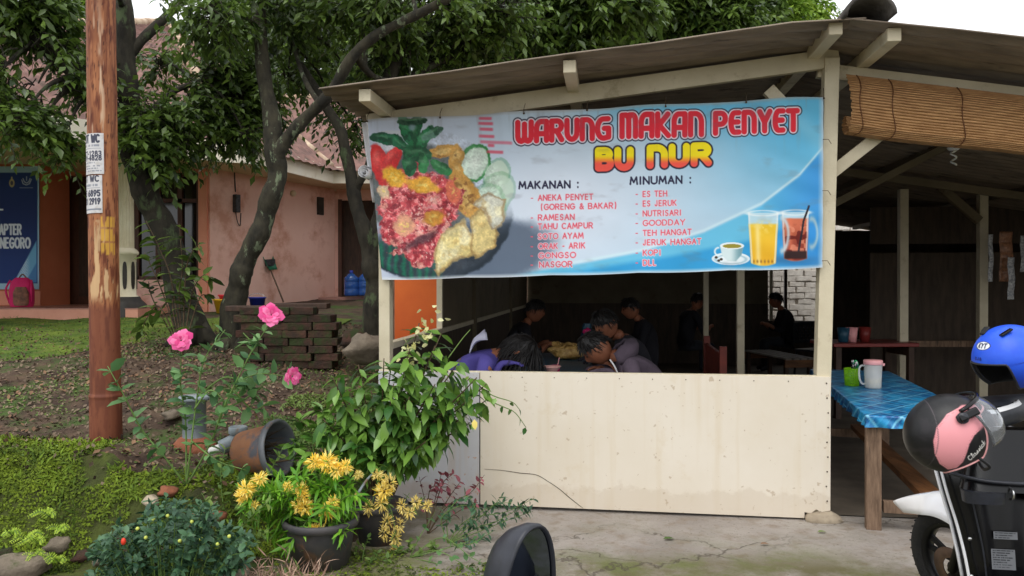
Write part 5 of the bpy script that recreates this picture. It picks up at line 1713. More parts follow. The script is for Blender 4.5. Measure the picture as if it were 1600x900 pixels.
def scooter(label, body="scooter_white", steer_deg=28, mirrors=(True, True), group=None, mirror_up=(.27, .27), mirror_yaw=(0, 0), big_mirror=False):
    r = thing("scooter", (0, 0, 0), label, "scooter", group)
    piv = Vector((-.20, 0, .62)); axd = Vector((-.42, 0, .9)).normalized()
    Rm = Matrix.Rotation(math.radians(steer_deg), 3, axd)
    def st(p): return piv + Rm @ (Vector(p) - piv)
    wheel(r, 0, "front", .26, st)
    wheel(r, -1.27, "rear", .26)
    # disc, caliper, fork
    P = []
    for k in range(41):
        a_ = 2 * math.pi * k / 40
        P.append([st(Vector((rr * math.cos(a_), yy, .26 + rr * math.sin(a_)))) for rr, yy in ((.052, .052), (.10, .052), (.10, .056), (.052, .056))])
    db = MB().grid(P); db.build("brake_disc", "disc_rust", r)
    MB().box(st((-.085, .054, .30)), (.06, .035, .08), Rm).build("brake_caliper", "metal", r, bevel=.006)
    for s in (-1, 1):
        MB().tube([st((0, s * .065, .26)), st((-.10, s * .062, .46)), st((-.19, s * .05, .66))], [.017, .019, .02], 12).build("fork_leg", "alloy_black", r)
    # front mudguard: pointed in front, sides wrap the tyre
    P = []
    for i in range(21):
        a_ = math.radians(28 + 112 * i / 20); tpr = min(1.15, .12 + i / 8)
        row = []
        for k in range(13):
            w = -1 + 2 * k / 12
            rr = .292 + .018 * (1 - w * w) - .055 * abs(w) ** 2.5
            y = .088 * w * tpr
            row.append(st(Vector((rr * math.cos(a_) + (.07 if i < 7 else 0) * (1 - i / 7) , y, .26 + rr * math.sin(a_) + .014 + (.05 * (1 - i / 7) ** 2 if i < 7 else 0)))))
        P.append(row)
    MB().grid(P).build("front_mudguard", body, r, solid=.006)
    # front cowl (outer, towards the road) and the black inner leg shield (towards the rider)
    hs_ = [(.28, .135, -.40), (.42, .155, -.385), (.54, .175, -.365), (.66, .205, -.35), (.755, .225, -.335), (.80, .205, -.325), (.90, .10, -.30)]
    P = []
    for z, hw, x in hs_:
        row = []
        for k in range(17):
            w = -1 + 2 * k / 16
            row.append(Vector((x + .055 + .135 * (1 - abs(w) ** 2.2) * (.55 + .5 * (z - .3)), w * (hw + .012), z + .015 * (1 - w * w))))
        P.append(row)
    MB().grid(P).build("front_cowl", body, r, solid=.008)
    P = []
    for z, hw, x in hs_[:-1]:
        row = []
        for k in range(17):
            w = -1 + 2 * k / 16
            row.append(Vector((x + .05 - .06 * (1 - w ** 4) + .005 * math.cos(w * 7), w * hw, z)))
        P.append(row)
    MB().grid(P).build("leg_shield", "plastic_gloss", r, solid=.008)
    # inner upper panel round the key, with its lip and pockets
    secs = [superell((-.37, 0, .66), YV, ZV, .15, .02), ]
    mbn = MB()
    loft(mbn, [superell((-.40 + .02 * i, 0, .70 + .055 * i), XV, YV, .055 - .004 * i, .185 - .018 * i, p=3.2) for i in range(5)])
    mbn.build("inner_panel", "plastic_gloss", r)
    MB().lathe([(0, .006), (.017, .006), (.024, .003), (.026, 0)], (-.448, -.075, .79), 20, Euler((0, math.radians(-82), 0)).to_matrix()).build("key_lock", "metal", r)
    MB().lathe([(0, .009), (.006, .009), (.007, .004)], (-.452, -.075, .79), 10, Euler((0, math.radians(-82), 0)).to_matrix()).build("key_slot", "plastic_gloss", r)
    MB().tube(curve_pts([(-.44, .03, .72), (-.475, .03, .71), (-.475, .03, .685), (-.45, .03, .675)], 12), .004, 6).build("bag_hook", "metal", r)
    # seams, screws and the pocket lip of the inner shield
    for s in (-1, 1):
        MB().tube(curve_pts([(-.405, s * .085, .30), (-.40, s * .10, .45), (-.385, s * .125, .60), (-.372, s * .14, .69)], 16), .0035, 5).build("seam", "plastic_satin", r)
        for z in (.36, .50, .64): MB().lathe([(0, .004), (.006, .004), (.0075, 0)], (-.405 + .10 * (z - .36), s * .145, z), 10, Euler((0, math.radians(-90), 0)).to_matrix()).build("screw", "metal", r)
        loft(MB(), [superell((-.43, s * .115, .655), XV, YV, .035, .07, 20, 4), superell((-.425, s * .115, .70), XV, YV, .042, .075, 20, 4)]).build("pocket", "plastic_satin", r)
    MB().tube(curve_pts([(-.40, -.225, .755), (-.452, -.12, .742), (-.462, 0, .738), (-.452, .12, .742), (-.40, .225, .755)], 24), .007, 8).build("shield_lip", "plastic_satin", r)
    MB().tube(curve_pts([(-.335, .232, .758), (-.352, .212, .66), (-.37, .182, .54), (-.39, .16, .42), (-.40, .14, .28)], 20), .006, 6).build("edge_strip", body, r)
    # caution stickers on the leg shield
    for (y, z, w_, h_) in ((.02, .52, .085, .028), (.03, .43, .085, .075)):
        nu_, nv_ = 50, 36
        A_, B_ = np.meshgrid(np.linspace(0, 1, nu_), np.linspace(0, 1, nv_), indexing='ij')
        xs = -.372 - .005 - .04 * (z - .5) + 0 * A_
        Pp = np.stack([np.full(A_.shape, -.4085 + .12 * (z - .42)) + .14 * (1 - B_) * h_, y - (A_ - .5) * w_, z + (.5 - B_) * h_], -1)
        q_ = Paint(A_ * 60, B_ * 60 * h_ / w_, (112, 114, 118))
        for k in range(int(h_ / .009)):
            yy = 3.5 + k * 6.2
            q_.over((40, 42, 46), sm(1.6, .9, np.abs(q_.v - yy)) * sm(3, 5, q_.u) * sm(57 - (k * 7) % 19, 53 - (k * 7) % 19, q_.u) * (vnoise(q_.u * .9, q_.v * 0 + k, 3 + k) > .3))
        print_sheet("sticker", Pp, q_, "print", r)
    # handlebar: cover, dial, grips, levers
    hb_ = MB()
    loft(hb_, [superell(st((-.30 + .03 * abs(t) ** 2 - .0, t * .30, .955 + .03 * (1 - abs(t)))), Rm @ XV, Rm @ ZV, .085 - .05 * abs(t) ** 1.4, .06 - .03 * abs(t) ** 1.2) for t in np.linspace(-.85, .85, 13)])
    hb_.build("handlebar_cover", "plastic_satin", r)
    loft(MB(), [superell(st((-.335, 0, 1.006)), Rm @ XV, Rm @ YV, .05, .09), superell(st((-.332, 0, 1.02)), Rm @ XV, Rm @ YV, .046, .085)]).build("dial_rim", "label_white", r)
    loft(MB(), [superell(st((-.332, 0, 1.0203)), Rm @ XV, Rm @ YV, .040, .078), superell(st((-.331, 0, 1.023)), Rm @ XV, Rm @ YV, .038, .076)]).build("dial_glass", "dark_glass", r)
    for s in (-1, 1):
        MB().tube([st((-.30, s * .24, .965)), st((-.335, s * .37, .965))], .017, 14).build("grip", "plastic_black", r)
        MB().tube(curve_pts([st((-.285, s * .22, .97)), st((-.255, s * .27, .965)), st((-.275, s * .36, .955))], 10), [.008] * len(curve_pts([(0, 0, 0), (1, 0, 0), (2, 0, 0)], 10)), 8).build("brake_lever", "metal", r)
    hl = MB(); loft(hl, [superell(st((-.23, 0, .94)), Rm @ YV, Rm @ ZV, .10, .05), superell(st((-.19, 0, .93)), Rm @ YV, Rm @ ZV, .08, .035)]); hl.build("headlight", "visor", r)
    for s, on, up_, yw in ((1, mirrors[0], mirror_up[0], mirror_yaw[0]), (-1, mirrors[1], mirror_up[1], mirror_yaw[1])):
        if not on: continue
        base = st((-.29, s * .17, .985)); top = st((-.27, s * .235, .985 + up_))
        mir = MB().tube(curve_pts([base, base.lerp(top, .5) + Vector((.02, s * .03, 0)), top], 14), .0055, 8)
        mo = mir.build("mirror_stem", "alloy_black", r)
        mh = MB()
        Rq = Rm @ Matrix.Rotation(math.radians(yw), 3, 'Z') @ Matrix.Rotation(math.radians(-6), 3, 'Y')
        w_, h_ = (.052, .088) if big_mirror else (.062, .042)
        c_ = top + Vector((0, 0, h_ * .8))
        secs = []
        for d_, k_ in ((.062, .02), (.06, .35), (.05, .62), (.034, .82), (.014, .96), (0, 1.0), (-.006, .985), (-.004, .93), (0.0, .925)):
            sct = []
            for k in range(41):
                w = 2 * math.pi * k / 40; c1, s1 = math.cos(w), math.sin(w)
                q_ = (abs(c1) ** 2.4 + abs(s1) ** 2.4) ** (-1 / 2.4)
                taper = 1 - .22 * s1 * (1 if big_mirror else 0)
                sct.append(c_ + Rq @ Vector((d_, w_ * k_ * c1 * q_ * taper, h_ * k_ * s1 * q_)))
            secs.append(sct)
        loft(mh, secs, caps=False); mh.build("mirror_housing", "plastic_satin", r)
        gl_ = MB(); sct = []
        for k in range(40):
            w = 2 * math.pi * k / 40; c1, s1 = math.cos(w), math.sin(w)
            q_ = (abs(c1) ** 2.4 + abs(s1) ** 2.4) ** (-1 / 2.4); taper = 1 - .22 * s1 * (1 if big_mirror else 0)
            sct.append(c_ + Rq @ Vector((-.001, w_ * .93 * c1 * q_ * taper, h_ * .93 * s1 * q_)))
        gl_.add(sct, [tuple(range(40))]); gl_.build("mirror_glass", "mirror_dark_reflection", r)
    # floorboard, tunnel, seat, tail, engine, exhaust
    loft(MB(), [superell((-.36 - .07 * i, 0, .275), YV, ZV, .17, .045, p=4) for i in range(6)]).build("floorboard", "plastic_satin", r)
    loft(MB(), [superell((x, 0, z), YV, ZV, hw, hh, p=2.8) for x, z, hw, hh in ((-.74, .42, .12, .14), (-.86, .50, .16, .18), (-1.05, .58, .18, .16), (-1.35, .68, .14, .11), (-1.62, .76, .06, .05))]).build("rear_body", body, r)
    loft(MB(), [superell((x, 0, z), YV, ZV, hw, hh, p=3) for x, z, hw, hh in ((-.76, .735, .09, .03), (-.84, .75, .135, .05), (-1.0, .755, .145, .055), (-1.25, .80, .135, .05), (-1.45, .83, .09, .03))]).build("seat", "seat_vinyl", r)
    loft(MB(), [superell((x, .09, .28), YV, ZV, .07, .085, p=3) for x in (-.75, -.9, -1.1, -1.3, -1.36)]).build("engine", "alloy_black", r)
    MB().tube([(-.9, -.10, .24), (-1.05, -.14, .25), (-1.1, -.14, .26), (-1.5, -.15, .33)], [.018, .02, .05, .055], 14).build("exhaust", "plastic_satin", r)
    loft(MB(), [superell((-1.58, 0, .70), YV, ZV, .07, .035), superell((-1.63, 0, .71), YV, ZV, .05, .02)]).build("tail_light", "red_plastic", r)
    loft(MB(), [superell((-1.35 - .05 * i, 0, .55 - .05 * i), YV, XV, .07, .008, p=4) for i in range(6)]).build("rear_mudguard", "plastic_black", r)
    MB().tube([(-.80, .12, .25), (-.84, .24, .012)], .011, 8).build("side_stand", "alloy_black", r)
    return r, st


mat("mirror_dark_reflection", (84, 92, 106), rough=0.03, metal=1.0)  # dark base colour stands in for dim surroundings the mirror would reflect
sc1, st1 = scooter("white and black scooter parked at the right with helmets hung on its handlebar", mirrors=(False, True), mirror_up=(.2, .10))
HEAD = math.radians(90 - 8.6)
sc1.location = (1.975, 3.33, 0.004); sc1.rotation_euler = (0, 0, HEAD)
sc2, st2 = scooter("scooter in the foreground of which only its black mirror reaches into view", body="plastic_satin", steer_deg=0, mirrors=(True, False), mirror_up=(.045, .1), mirror_yaw=(48, 0), big_mirror=True)
# its left mirror stands at the pixel where the photo shows it
tgt = at(824, 905, .98)
mloc = Matrix.Rotation(math.radians(90), 3, 'Z') @ (st2((-.27, .235, .985 + .045)) + Vector((0, 0, .088 * .8)))
sc2.location = (tgt.x - mloc.x, tgt.y - mloc.y, .004); sc2.rotation_euler = (0, 0, math.radians(90))
MIRZ = (tgt.z, mloc.z)

# ------------------------------------------------------------------ helmets
def helmet(label, paint_fn, visor=True, rx=.155, ry=.122, rz=.145, brow=.035, bottom=-.112):
    r = thing("helmet", (0, 0, 0), label, "helmet")
    na, npz = 300, 130
    az = np.linspace(-math.pi, math.pi, na + 1)
    pb_ = math.acos(bottom / rz); pf_ = math.acos(brow / rz)
    t = sm(math.radians(40), math.radians(62), np.abs(az))
    pm = pf_ + (pb_ - pf_) * t + .10 * sm(2.2, 3.14, np.abs(az))
    A, T = np.meshgrid(az, np.linspace(0, 1, npz), indexing='ij')
    ph = T * pm[:, None]
    X_, Y_, Z_ = rx * np.sin(ph) * np.cos(A), ry * np.sin(ph) * np.sin(A), rz * np.cos(ph)
    X_ = np.where(X_ < 0, X_ * 1.02, X_)
    P = np.stack([X_, Y_, Z_], -1)
    pt_ = Paint(A, ph, (20, 20, 22))
    paint_fn(pt_, X_, Y_, Z_)
    o = print_sheet("shell", P, pt_, "helmet_paint", r)
    rimp = [Vector(P[i, -1]) for i in range(0, na + 1, 2)]
    MB().tube(rimp, .0045, 6, cap=False).build("edge_trim", "trim_rose" if visor else "plastic_black", r)
    P2 = [[Vector((X_[i, j] * .90, Y_[i, j] * .88, Z_[i, j] * .92 - (.004 if j == npz - 1 else 0))) for j in list(range(0, npz - 1, 8)) + [npz - 1]] for i in range(0, na + 1, 4)]
    MB().grid(P2).build("lining", "seat_vinyl", r)
    # underside between shell and lining
    MB().grid([[Vector(P[i, -1]), Vector((X_[i, -1] * .90, Y_[i, -1] * .88, Z_[i, -1] * .92 - .004))] for i in range(0, na + 1, 2)]).build("padding", "seat_vinyl", r)
    return r


mat("trim_rose", (232, 168, 168), rough=0.5)


def pink_paint(p, x, y, z):
    c30, s30 = math.cos(math.radians(30)), math.sin(math.radians(30))
    k = 155 / .15
    u = 525 + (x * c30 - z * s30) * k; v = 360 - (x * s30 + z * c30) * k
    p.over((52, 46, 50), sm(.45, .7, fbm(u / 30, v / 30, 4)) * .5)
    poly = [(550, 240), (600, 235), (640, 290), (615, 315), (580, 345), (562, 378), (554, 420), (548, 452), (532, 480), (506, 490), (472, 466), (450, 425), (443, 375), (454, 322), (492, 272)]
    d = polydist(u, v, poly)
    p.over((24, 22, 24), sm(4.5, 3, d)); p.over((226, 150, 156), sm(1.5, -1, d))
    sd_ = np.abs(polydist(u, v, [(a_ * 1.0, b_ * 1.0) for a_, b_ in poly]) + 5)
    p.over((186, 112, 120), sm(1.6, .6, sd_) * (np.sin((u + v) * .8) > -.2) * .8)
    bk_ = np.abs(u - (470 - (v - 360) ** 2 / 900.0) + 12)
    p.over((84, 76, 80), sm(2, .6, bk_) * (u < 520) * .8)
    # the word in white script on the near cheek
    side = y < 0
    X0, Y0, ang, sc_ = 574, 446, math.radians(52), 13.0
    gl_ = {'C': [arc(.45, .75, .45, .75, 50, 320, 12)], 'l': [[(.0, .1), (.35, 1.5), (.2, 1.6), (.1, .2), (.4, .0)]], 'a': [arc(.35, .38, .34, .38, 40, 400, 12), [(.7, .75), (.68, .1), (.95, .0)]],
           's': [[(.1, .1), (.55, .75), (.7, .3), (.3, .0), (.1, .1)]], 'i': [[(.2, .7), (.2, .1), (.5, 0)], [(.22, 1.0), (.25, 1.05)]], 'c': [arc(.4, .38, .38, .38, 50, 320, 10)],
           'k': [[(.1, 0), (.25, 1.6)], [(.65, .8), (.15, .4), (.75, 0)]]}
    adv = {'C': 1.15, 'l': .55, 'a': 1.05, 's': .85, 'i': .6, 'c': .85, 'k': .9}
    out, xx = [], 0
    for ch in "Classick":
        for st_ in gl_[ch]:
            q_ = []
            for a_, b_ in st_:
                gx_, gy_ = (xx + a_ + b_ * .2) * sc_, b_ * sc_
                q_.append((X0 + gx_ * math.cos(ang) - gy_ * math.sin(ang), Y0 - gx_ * math.sin(ang) - gy_ * math.cos(ang)))
            out.append(q_)
        xx += adv[ch]
    d = seg_dist(u, v, out)
    p.over((222, 220, 214), sm(2.2, 1.0, d) * side)


ph1 = helmet("pink and black open-face helmet with a clear visor hung on the scooter's left handlebar", pink_paint)
P = []
for i in range(25):
    az_ = math.radians(-62 + 124 * i / 24); row = []
    for j in range(13):
        f_ = math.radians(58 + 60 * j / 12); k_ = 1.07 + .10 * math.sin(j / 12 * math.pi * .6)
        row.append(Vector((.155 * k_ * math.sin(f_) * math.cos(az_) + .012, .122 * k_ * 1.02 * math.sin(f_) * math.sin(az_), .145 * k_ * math.cos(f_))))
    P.append(row)
MB().grid(P).build("visor", "visor", ph1, solid=.002)
for s in (-1, 1):
    MB().beam((.035, s * .121, .062), (.11, s * .098, .055), .03, .03, up=(0, s, .3)).build("visor_bracket", "plastic_gloss", ph1, bevel=.006)
    MB().lathe([(0, .008), (.018, .007), (.022, 0)], (.05, s * .122, .06), 16, Euler((math.radians(-90 * s), 0, 0)).to_matrix()).build("visor_button", "plastic_satin", ph1)
MB().tube(curve_pts([(.147 * math.cos(t) + .008, .128 * math.sin(t), .085) for t in np.linspace(-1.25, 1.25, 13)], 30), .008, 8).build("visor_frame", "plastic_gloss", ph1)
MB().tube(curve_pts([(.03, -.10, -.10), (.05, -.07, -.15), (.04, .0, -.175), (.05, .07, -.15), (.03, .1, -.1)], 24), .006, 6).build("chin_strap", "seat_vinyl", ph1)
ph1.location = at(1481, 676, 2.78)
ph1.rotation_euler = (Matrix.Rotation(math.radians(-13), 3, 'Z') @ Matrix.Rotation(math.radians(-30), 3, 'Y')).to_euler()
ph1.scale = (.955,) * 3


def blue_paint(p, x, y, z):
    p.over((34, 84, 214), np.ones_like(x))
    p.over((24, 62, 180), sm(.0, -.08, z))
    p.over((60, 116, 235), sm(.5, .75, fbm(p.u * 3 + 9, p.v * 3 + 9, 6)) * .25)
    ln = np.abs(z - (-.02 + .35 * np.abs(p.u) * .06)); p.over((18, 46, 150), sm(.003, .001, ln) * (np.abs(p.u) > .3) * .9)
    for a0, p0, rr, text in ((-.05, 1.02, .30, "KYT"), (-1.75, 1.32, .2, "KYT"), (1.6, 1.3, .2, "KYT")):
        e = ell(p.u, p.v, a0, p0, rr, rr * .42)
        p.over((20, 24, 50), sm(1.12, 1.04, e)); p.over((226, 230, 236), sm(1.0, .93, e))
        p.text(text, a0 - rr * .58, p0 + rr * .22, rr * .44, [(rr * .07, (24, 30, 60))], x1=a0 + rr * .58, aa=.01)
    p.text("DJ8", -.24, 1.46, .075, [(.014, (20, 36, 110))], x1=.02, aa=.008)
    p.over((18, 20, 28), sm(.985, .992, p.v / np.maximum(p.v.max(1, keepdims=True), 1e-6)))


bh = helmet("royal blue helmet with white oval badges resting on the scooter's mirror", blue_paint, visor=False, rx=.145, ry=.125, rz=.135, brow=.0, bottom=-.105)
for s in (-1, 1): MB().box((.06, s * .05, .118), (.05, .022, .008), Euler((0, .45, s * -.3)).to_matrix()).build("vent", "plastic_gloss", bh, bevel=.003)
bh.location = at(1579, 560, 2.97); bh.scale = (.97,) * 3
bh.rotation_euler = (Matrix.Rotation(math.radians(194), 3, 'Z') @ Matrix.Rotation(math.radians(8), 3, 'Y')).to_euler()
# ------------------------------------------------------------------ the house at the left
TZ = 1.115
house = thing("house", (-6.0, 13.5, 1.0), "pink and orange single-storey house with cream eaves and a red tiled hip roof", "house")
def wall(x0, y0, x1, y1, z0, z1, m, name="wall", th=.12, off=0.0):
    return MB().beam((x0, y0 + off, (z0 + z1) / 2), (x1, y1 + off, (z0 + z1) / 2), th, z1 - z0).build(name, m, house)
# terrace
MB().box((-8.66, 12.25, (.8 + TZ - .012) / 2), (6.6, 2.5, TZ - .012 - .8)).build("terrace_edge", "terrace_edge", house)
tb_ = MB()
for i in range(17):
    for j in range(6):
        tb_.box((-11.76 + i * .388, 11.19 + j * .39, TZ - .004), (.384, .386, .016))
tb_.build("terrace_floor", "terrace_tile", house)
# walls
MB().box((-9.7, 12.42, 2.26), (4.64, .8, 2.29)).build("wall", "orange_wall", house)
MB().box((-8.3, 12.012, 1.24), (1.84, .03, .22)).build("skirting", "orange_trim", house)
wall(-8.6, 13.0, -6.2, 13.0, TZ, 3.3, "window_wood", "door", .06)
for k in range(3): MB().box((-7.15 + k * .42, 12.955, 2.2), (.30, .02, 1.9)).build("door_panel", "dark_wood", house)
wall(-7.38, 12.9, -4.95, 12.6, 3.27, 3.42, "orange_trim", "lintel", .14)
wall(-6.4, 12.55, -5.02, 12.55, 1.0, 1.53, "pink_wall", "wall", .12)
# window with timber frame
w0, w1, wz0, wz1 = -6.15, -5.07, 1.53, 3.27
MB().box(((w0 + w1) / 2, 12.58, (wz0 + wz1) / 2), (w1 - w0, .02, wz1 - wz0)).build("window_pane", "dark_glass", house)
fr = MB()
for x in (w0 + .03, w0 + .38, w0 + .74, w1 - .03): fr.box((x, 12.545, (wz0 + wz1) / 2), (.075, .06, wz1 - wz0))
for z in (wz0 + .03, wz1 - .45, wz1 - .03): fr.box(((w0 + w1) / 2, 12.54, z), (w1 - w0, .05, .06))
fr.build("window_frame", "window_wood", house)
MB().box((-5.01, 12.55, 2.2), (.14, .22, 2.46)).build("pilaster", "orange_trim", house)
PW0, PW1 = Vector((-4.95, 12.5, 0)), Vector((-3.57, 15.3, 0))
wall(PW0.x, PW0.y, PW1.x, PW1.y, .95, 3.42, "pink_wall", "wall", .10)
wall(-3.57, 15.36, -3.44, 15.36, 1.0, 3.3, "pink_wall", "wall", .12)
wall(-2.66, 15.36, 3.0, 15.36, 1.0, 3.42, "pink_wall", "wall", .12)
wall(-3.5, 15.36, -2.6, 15.36, 3.12, 3.42, "pink_wall", "wall", .11)
wall(-3.5, 15.44, -2.6, 15.44, 1.2, 3.14, "dark_wood", "door", .05)
for x in (-3.42, -2.68): MB().box((x, 15.29, 2.16), (.07, .05, 1.95)).build("door_frame", "window_wood", house)
MB().box((-2.9, 15.0, 1.12), (1.6, .7, .16)).build("step", "terrace_tile", house, bevel=.01)
def onwall(u, v, off=.06):              # a point on the receding pink wall
    r = ray(u, v); d = PW1 - PW0; n_ = Vector((d.y, -d.x, 0)).normalized()
    o_ = Vector((0, 0, CAM_H)); t = (PW0 + n_ * off - o_).dot(n_) / r.dot(n_)
    return o_ + r * t
wd = (PW1 - PW0).normalized(); wn_ = Vector((wd.y, -wd.x, 0))
mpos = onwall(368, 318)
mm = MB(); mm.box(mpos, (.10, .14, .30), Euler((0, 0, math.atan2(wd.y, wd.x))).to_matrix()); mo = mm.build("meter_box", "meter_black", house, bevel=.012)
MB().tube(curve_pts([mpos + Vector((0, 0, -.12)), mpos + wn_ * .04 + Vector((0, 0, -.3)), mpos + wd * .1 + Vector((0, 0, -.36)), mpos + wd * .12 + Vector((0, 0, -.15))], 14), .008, 6).build("meter_cable", "plastic_black", house)
MB().tube([onwall(368, 300), onwall(366, 262)], .01, 6).build("meter_conduit", "meter_black", house)
MB().box(onwall(500, 322), (.16, .06, .34), Euler((0, 0, math.atan2(wd.y, wd.x))).to_matrix()).build("wall_vent", "column_dark", house)
MB().ball(onwall(458, 302, .08), .06, 12).build("wall_lamp", "soffit", house)
# column on the terrace
cxp, cyp = -5.66, 11.25
col_ = MB(); pr = []
for k in range(25):
    w = 2 * math.pi * k / 24
    pr.append(w)
P = []
for z, r_ in ((1.95, .125), (2.0, .118), (3.32, .108)):
    row = []
    for k in range(97):
        w = 2 * math.pi * k / 96
        rr = r_ * (1 - .07 * (1 if (k // 3) % 2 else 0))
        row.append(Vector((cxp + rr * math.cos(w), cyp + rr * math.sin(w), z)))
    P.append(row)
col_.grid(P, 0, False); col_.build("column_shaft", "column_cream", house)
cbm = MB(); cbm.lathe([(.17, 1.90), (.18, 1.93), (.15, 1.97), (.12, 1.99)], (cxp, cyp, 0), 24, None)
loft(cbm, [superell((cxp, cyp, z), XV, YV, r_, r_, 8, 2) for z, r_ in ((1.28, .19), (1.30, .155), (1.88, .155), (1.90, .19), (1.93, .19))])
cbm.build("column_pedestal", "column_cream", house)
for k in range(8):
    w = math.pi / 8 + 2 * math.pi * k / 8; c = Vector((cxp + .142 * math.cos(w), cyp + .142 * math.sin(w), 1.59)); R_ = Euler((0, 0, w)).to_matrix()
    loft(MB(), [superell(c + R_ @ Vector((dx, 0, 0)), R_ @ YV, ZV, .030, .20, 20, 3) for dx in (0, .012)]).build("pedestal_panel", "column_dark", house)
loft(MB(), [superell((cxp, cyp, z), XV, YV, r_, r_, 8, 2) for z, r_ in ((.85, .30), (1.16, .30), (1.24, .22), (1.28, .20))]).build("column_base", "column_dark", house)
cap = MB().lathe([(.11, 3.22), (.15, 3.27), (.17, 3.32), (.17, 3.36)], (cxp, cyp, 0), 20).build("column_capital", "column_cream", house)
# eaves: fascia boards along a bent line, soffit behind
FZ0, FZ1 = 3.30, 3.60
fl_ = [(-7.9, 6.6), (-4.5, 11.5), (-3.96, 11.8), (-3.29, 14.1), (2.6, 14.1)]
for (x0, y0), (x1, y1) in zip(fl_[:-1], fl_[1:]):
    MB().beam((x0, y0, (FZ0 + FZ1) / 2), (x1, y1, (FZ0 + FZ1) / 2), .05, FZ1 - FZ0).build("fascia", "fascia", house)
so = MB()
so.add([Vector((x, y, FZ0 + .045)) for x, y in [(-7.9, 6.6), (-4.5, 11.5), (-3.96, 11.8), (-3.29, 14.1), (2.6, 14.1), (2.6, 16), (-14, 16), (-14, 6.6)]], [(0, 1, 2, 3, 4, 5, 6, 7)])
so.build("soffit", "soffit", house, solid=.02)
# roof planes with tile rows: each plane is a grid of small waves
def roof_plane(quad, name="roof"):
    e0, e1, r1, r0 = [Vector(p) for p in quad]
    Lh, Sl = (e1 - e0).length, ((r0 + r1) / 2 - (e0 + e1) / 2).length
    nx, ny = int(Lh / .055), int(Sl / .09)
    nn = (e1 - e0).cross(r0 - e0)
    if nn.length < 1e-6: nn = (e1 - e0).cross(r1 - e0)
    nn.normalize()
    if nn.z < 0: nn = -nn
    P = []
    for j in range(ny + 1):
        t = j / ny; row = []
        for i in range(nx + 1):
            q = i / nx
            p = e0.lerp(e1, q).lerp(r0.lerp(r1, q), t)
            row.append(p + nn * (.030 * abs(math.sin(q * Lh * math.pi / .24)) + .028 * (1 - (t * Sl / .27) % 1.0)))
        P.append(row)
    return MB().grid(P, 0, True).build(name, "roof_tile", house)
z1 = FZ1 - .12
Pk = (-6.6, 14.8, 6.45)
Pk2 = (-6.5, 14.82, 6.45)
roof_plane([(-8.1, 6.4, z1), (-4.42, 11.6, z1), Pk2, Pk])
roof_plane([(-4.42, 11.6, z1), (-3.86, 11.75, z1), Pk2, Pk])
roof_plane([(-3.86, 11.75, z1), (-3.19, 14.0, z1), Pk2, Pk])
roof_plane([(-3.19, 14.0, z1), (-3.19, 17.5, z1), Pk2, Pk])
roof_plane([(-3.30, 13.95, z1), (2.7, 13.95, z1), (2.7, 17.2, 5.5), (-6.0, 17.2, 5.6)])
roof_plane([(-14, 6.4, z1), (-8.1, 6.4, z1), Pk, (-14, 14.8, 6.4)])
for a_, b_ in (((-4.2, 11.6, z1 + .08), Pk), ((-3.3, 14.0, z1 + .08), Pk), ((-8.1, 6.4, z1 + .08), Pk), (Pk, (-14, 14.8, 6.4)), ((-6.0, 17.2, 5.6), (2.7, 17.2, 5.5))):
    a_, b_ = Vector(a_) + Vector((0, 0, .03)), Vector(b_) + Vector((0, 0, .03))
    n_ = int((b_ - a_).length / .35)
    rt = MB()
    for k in range(n_): rt.tube([a_.lerp(b_, k / n_), a_.lerp(b_, (k + 1.08) / n_)], [.085, .07], 10)
    rt.build("ridge_tiles", "ridge_tile", house)
MB().tube([(-9.4, 13, 5.0), (-9.4, 13, 7.2)], .025, 6).build("antenna_mast", "metal", house)

# the blue banner on the orange wall
a, b = np.meshgrid(np.linspace(0, 1, 260), np.linspace(0, 1, 220), indexing='ij')
c00, c10, c01, c11 = at(-150, 260, 11.98), at(61, 260, 11.98), at(-150, 452, 11.98), at(61, 452, 11.98)
Pb = ((1 - a) * (1 - b))[..., None] * np.array(c00) + (a * (1 - b))[..., None] * np.array(c10) + ((1 - a) * b)[..., None] * np.array(c01) + (a * b)[..., None] * np.array(c11)
u_, v_ = project(Pb.reshape(-1, 3)); u_, v_ = u_.reshape(a.shape), v_.reshape(a.shape)
hb2 = Paint(u_, v_, (36, 62, 122))
hb2.over((24, 42, 92), sm(270, 330, v_) * sm(420, 340, v_) * .6)
tri = polydist(u_, v_, [(22, 441), (57, 376), (57, 441)])
hb2.over((110, 170, 206), sm(1, -1, tri)); hb2.over((220, 232, 240), sm(1, -1, tri) * (np.sin((u_ + v_ * .6) * 2.4) > .1) * sm(48, 40, u_) * .8)
hb2.over((64, 116, 170), sm(1, -1, polydist(u_, v_, [(40, 441), (57, 410), (57, 441)])) * .8)
LTX = [(1.55, (222, 230, 238))]
hb2.text("CHAPTER", -15.5, 366, 15, LTX, x1=33); hb2.text("NEGORO", 1.0, 387, 15, LTX, x1=46.5)
hb2.strokes([[(-8, 327.5), (4, 327.5)]], [(1.4, (222, 230, 238))])
e = ell(u_, v_, 18.5, 286, 4.5, 7); hb2.over((180, 166, 120), sm(1.05, .85, e)); hb2.over((60, 60, 90), sm(.6, .4, e) * .8); hb2.strokes([[(18.5, 277), (18.5, 281)]], [(1.0, (200, 186, 130))])
hb2.strokes([[(34, 281), (36, 287), (41, 289), (46, 287), (49, 280)], [(36, 279), (38, 284), (41.5, 286), (45, 284), (47, 279)], [(41.5, 276), (41.5, 282)]], [(.7, (180, 192, 206))])
hb2.strokes([[(31, 293.5), (51, 293.5)]], [(.5, (140, 156, 180))])
fr_ = np.minimum(sm(59.2, 58, u_), np.minimum(sm(269, 270.5, v_), sm(443.5, 442, v_)))
hb2.over((158, 196, 214), 1 - fr_)
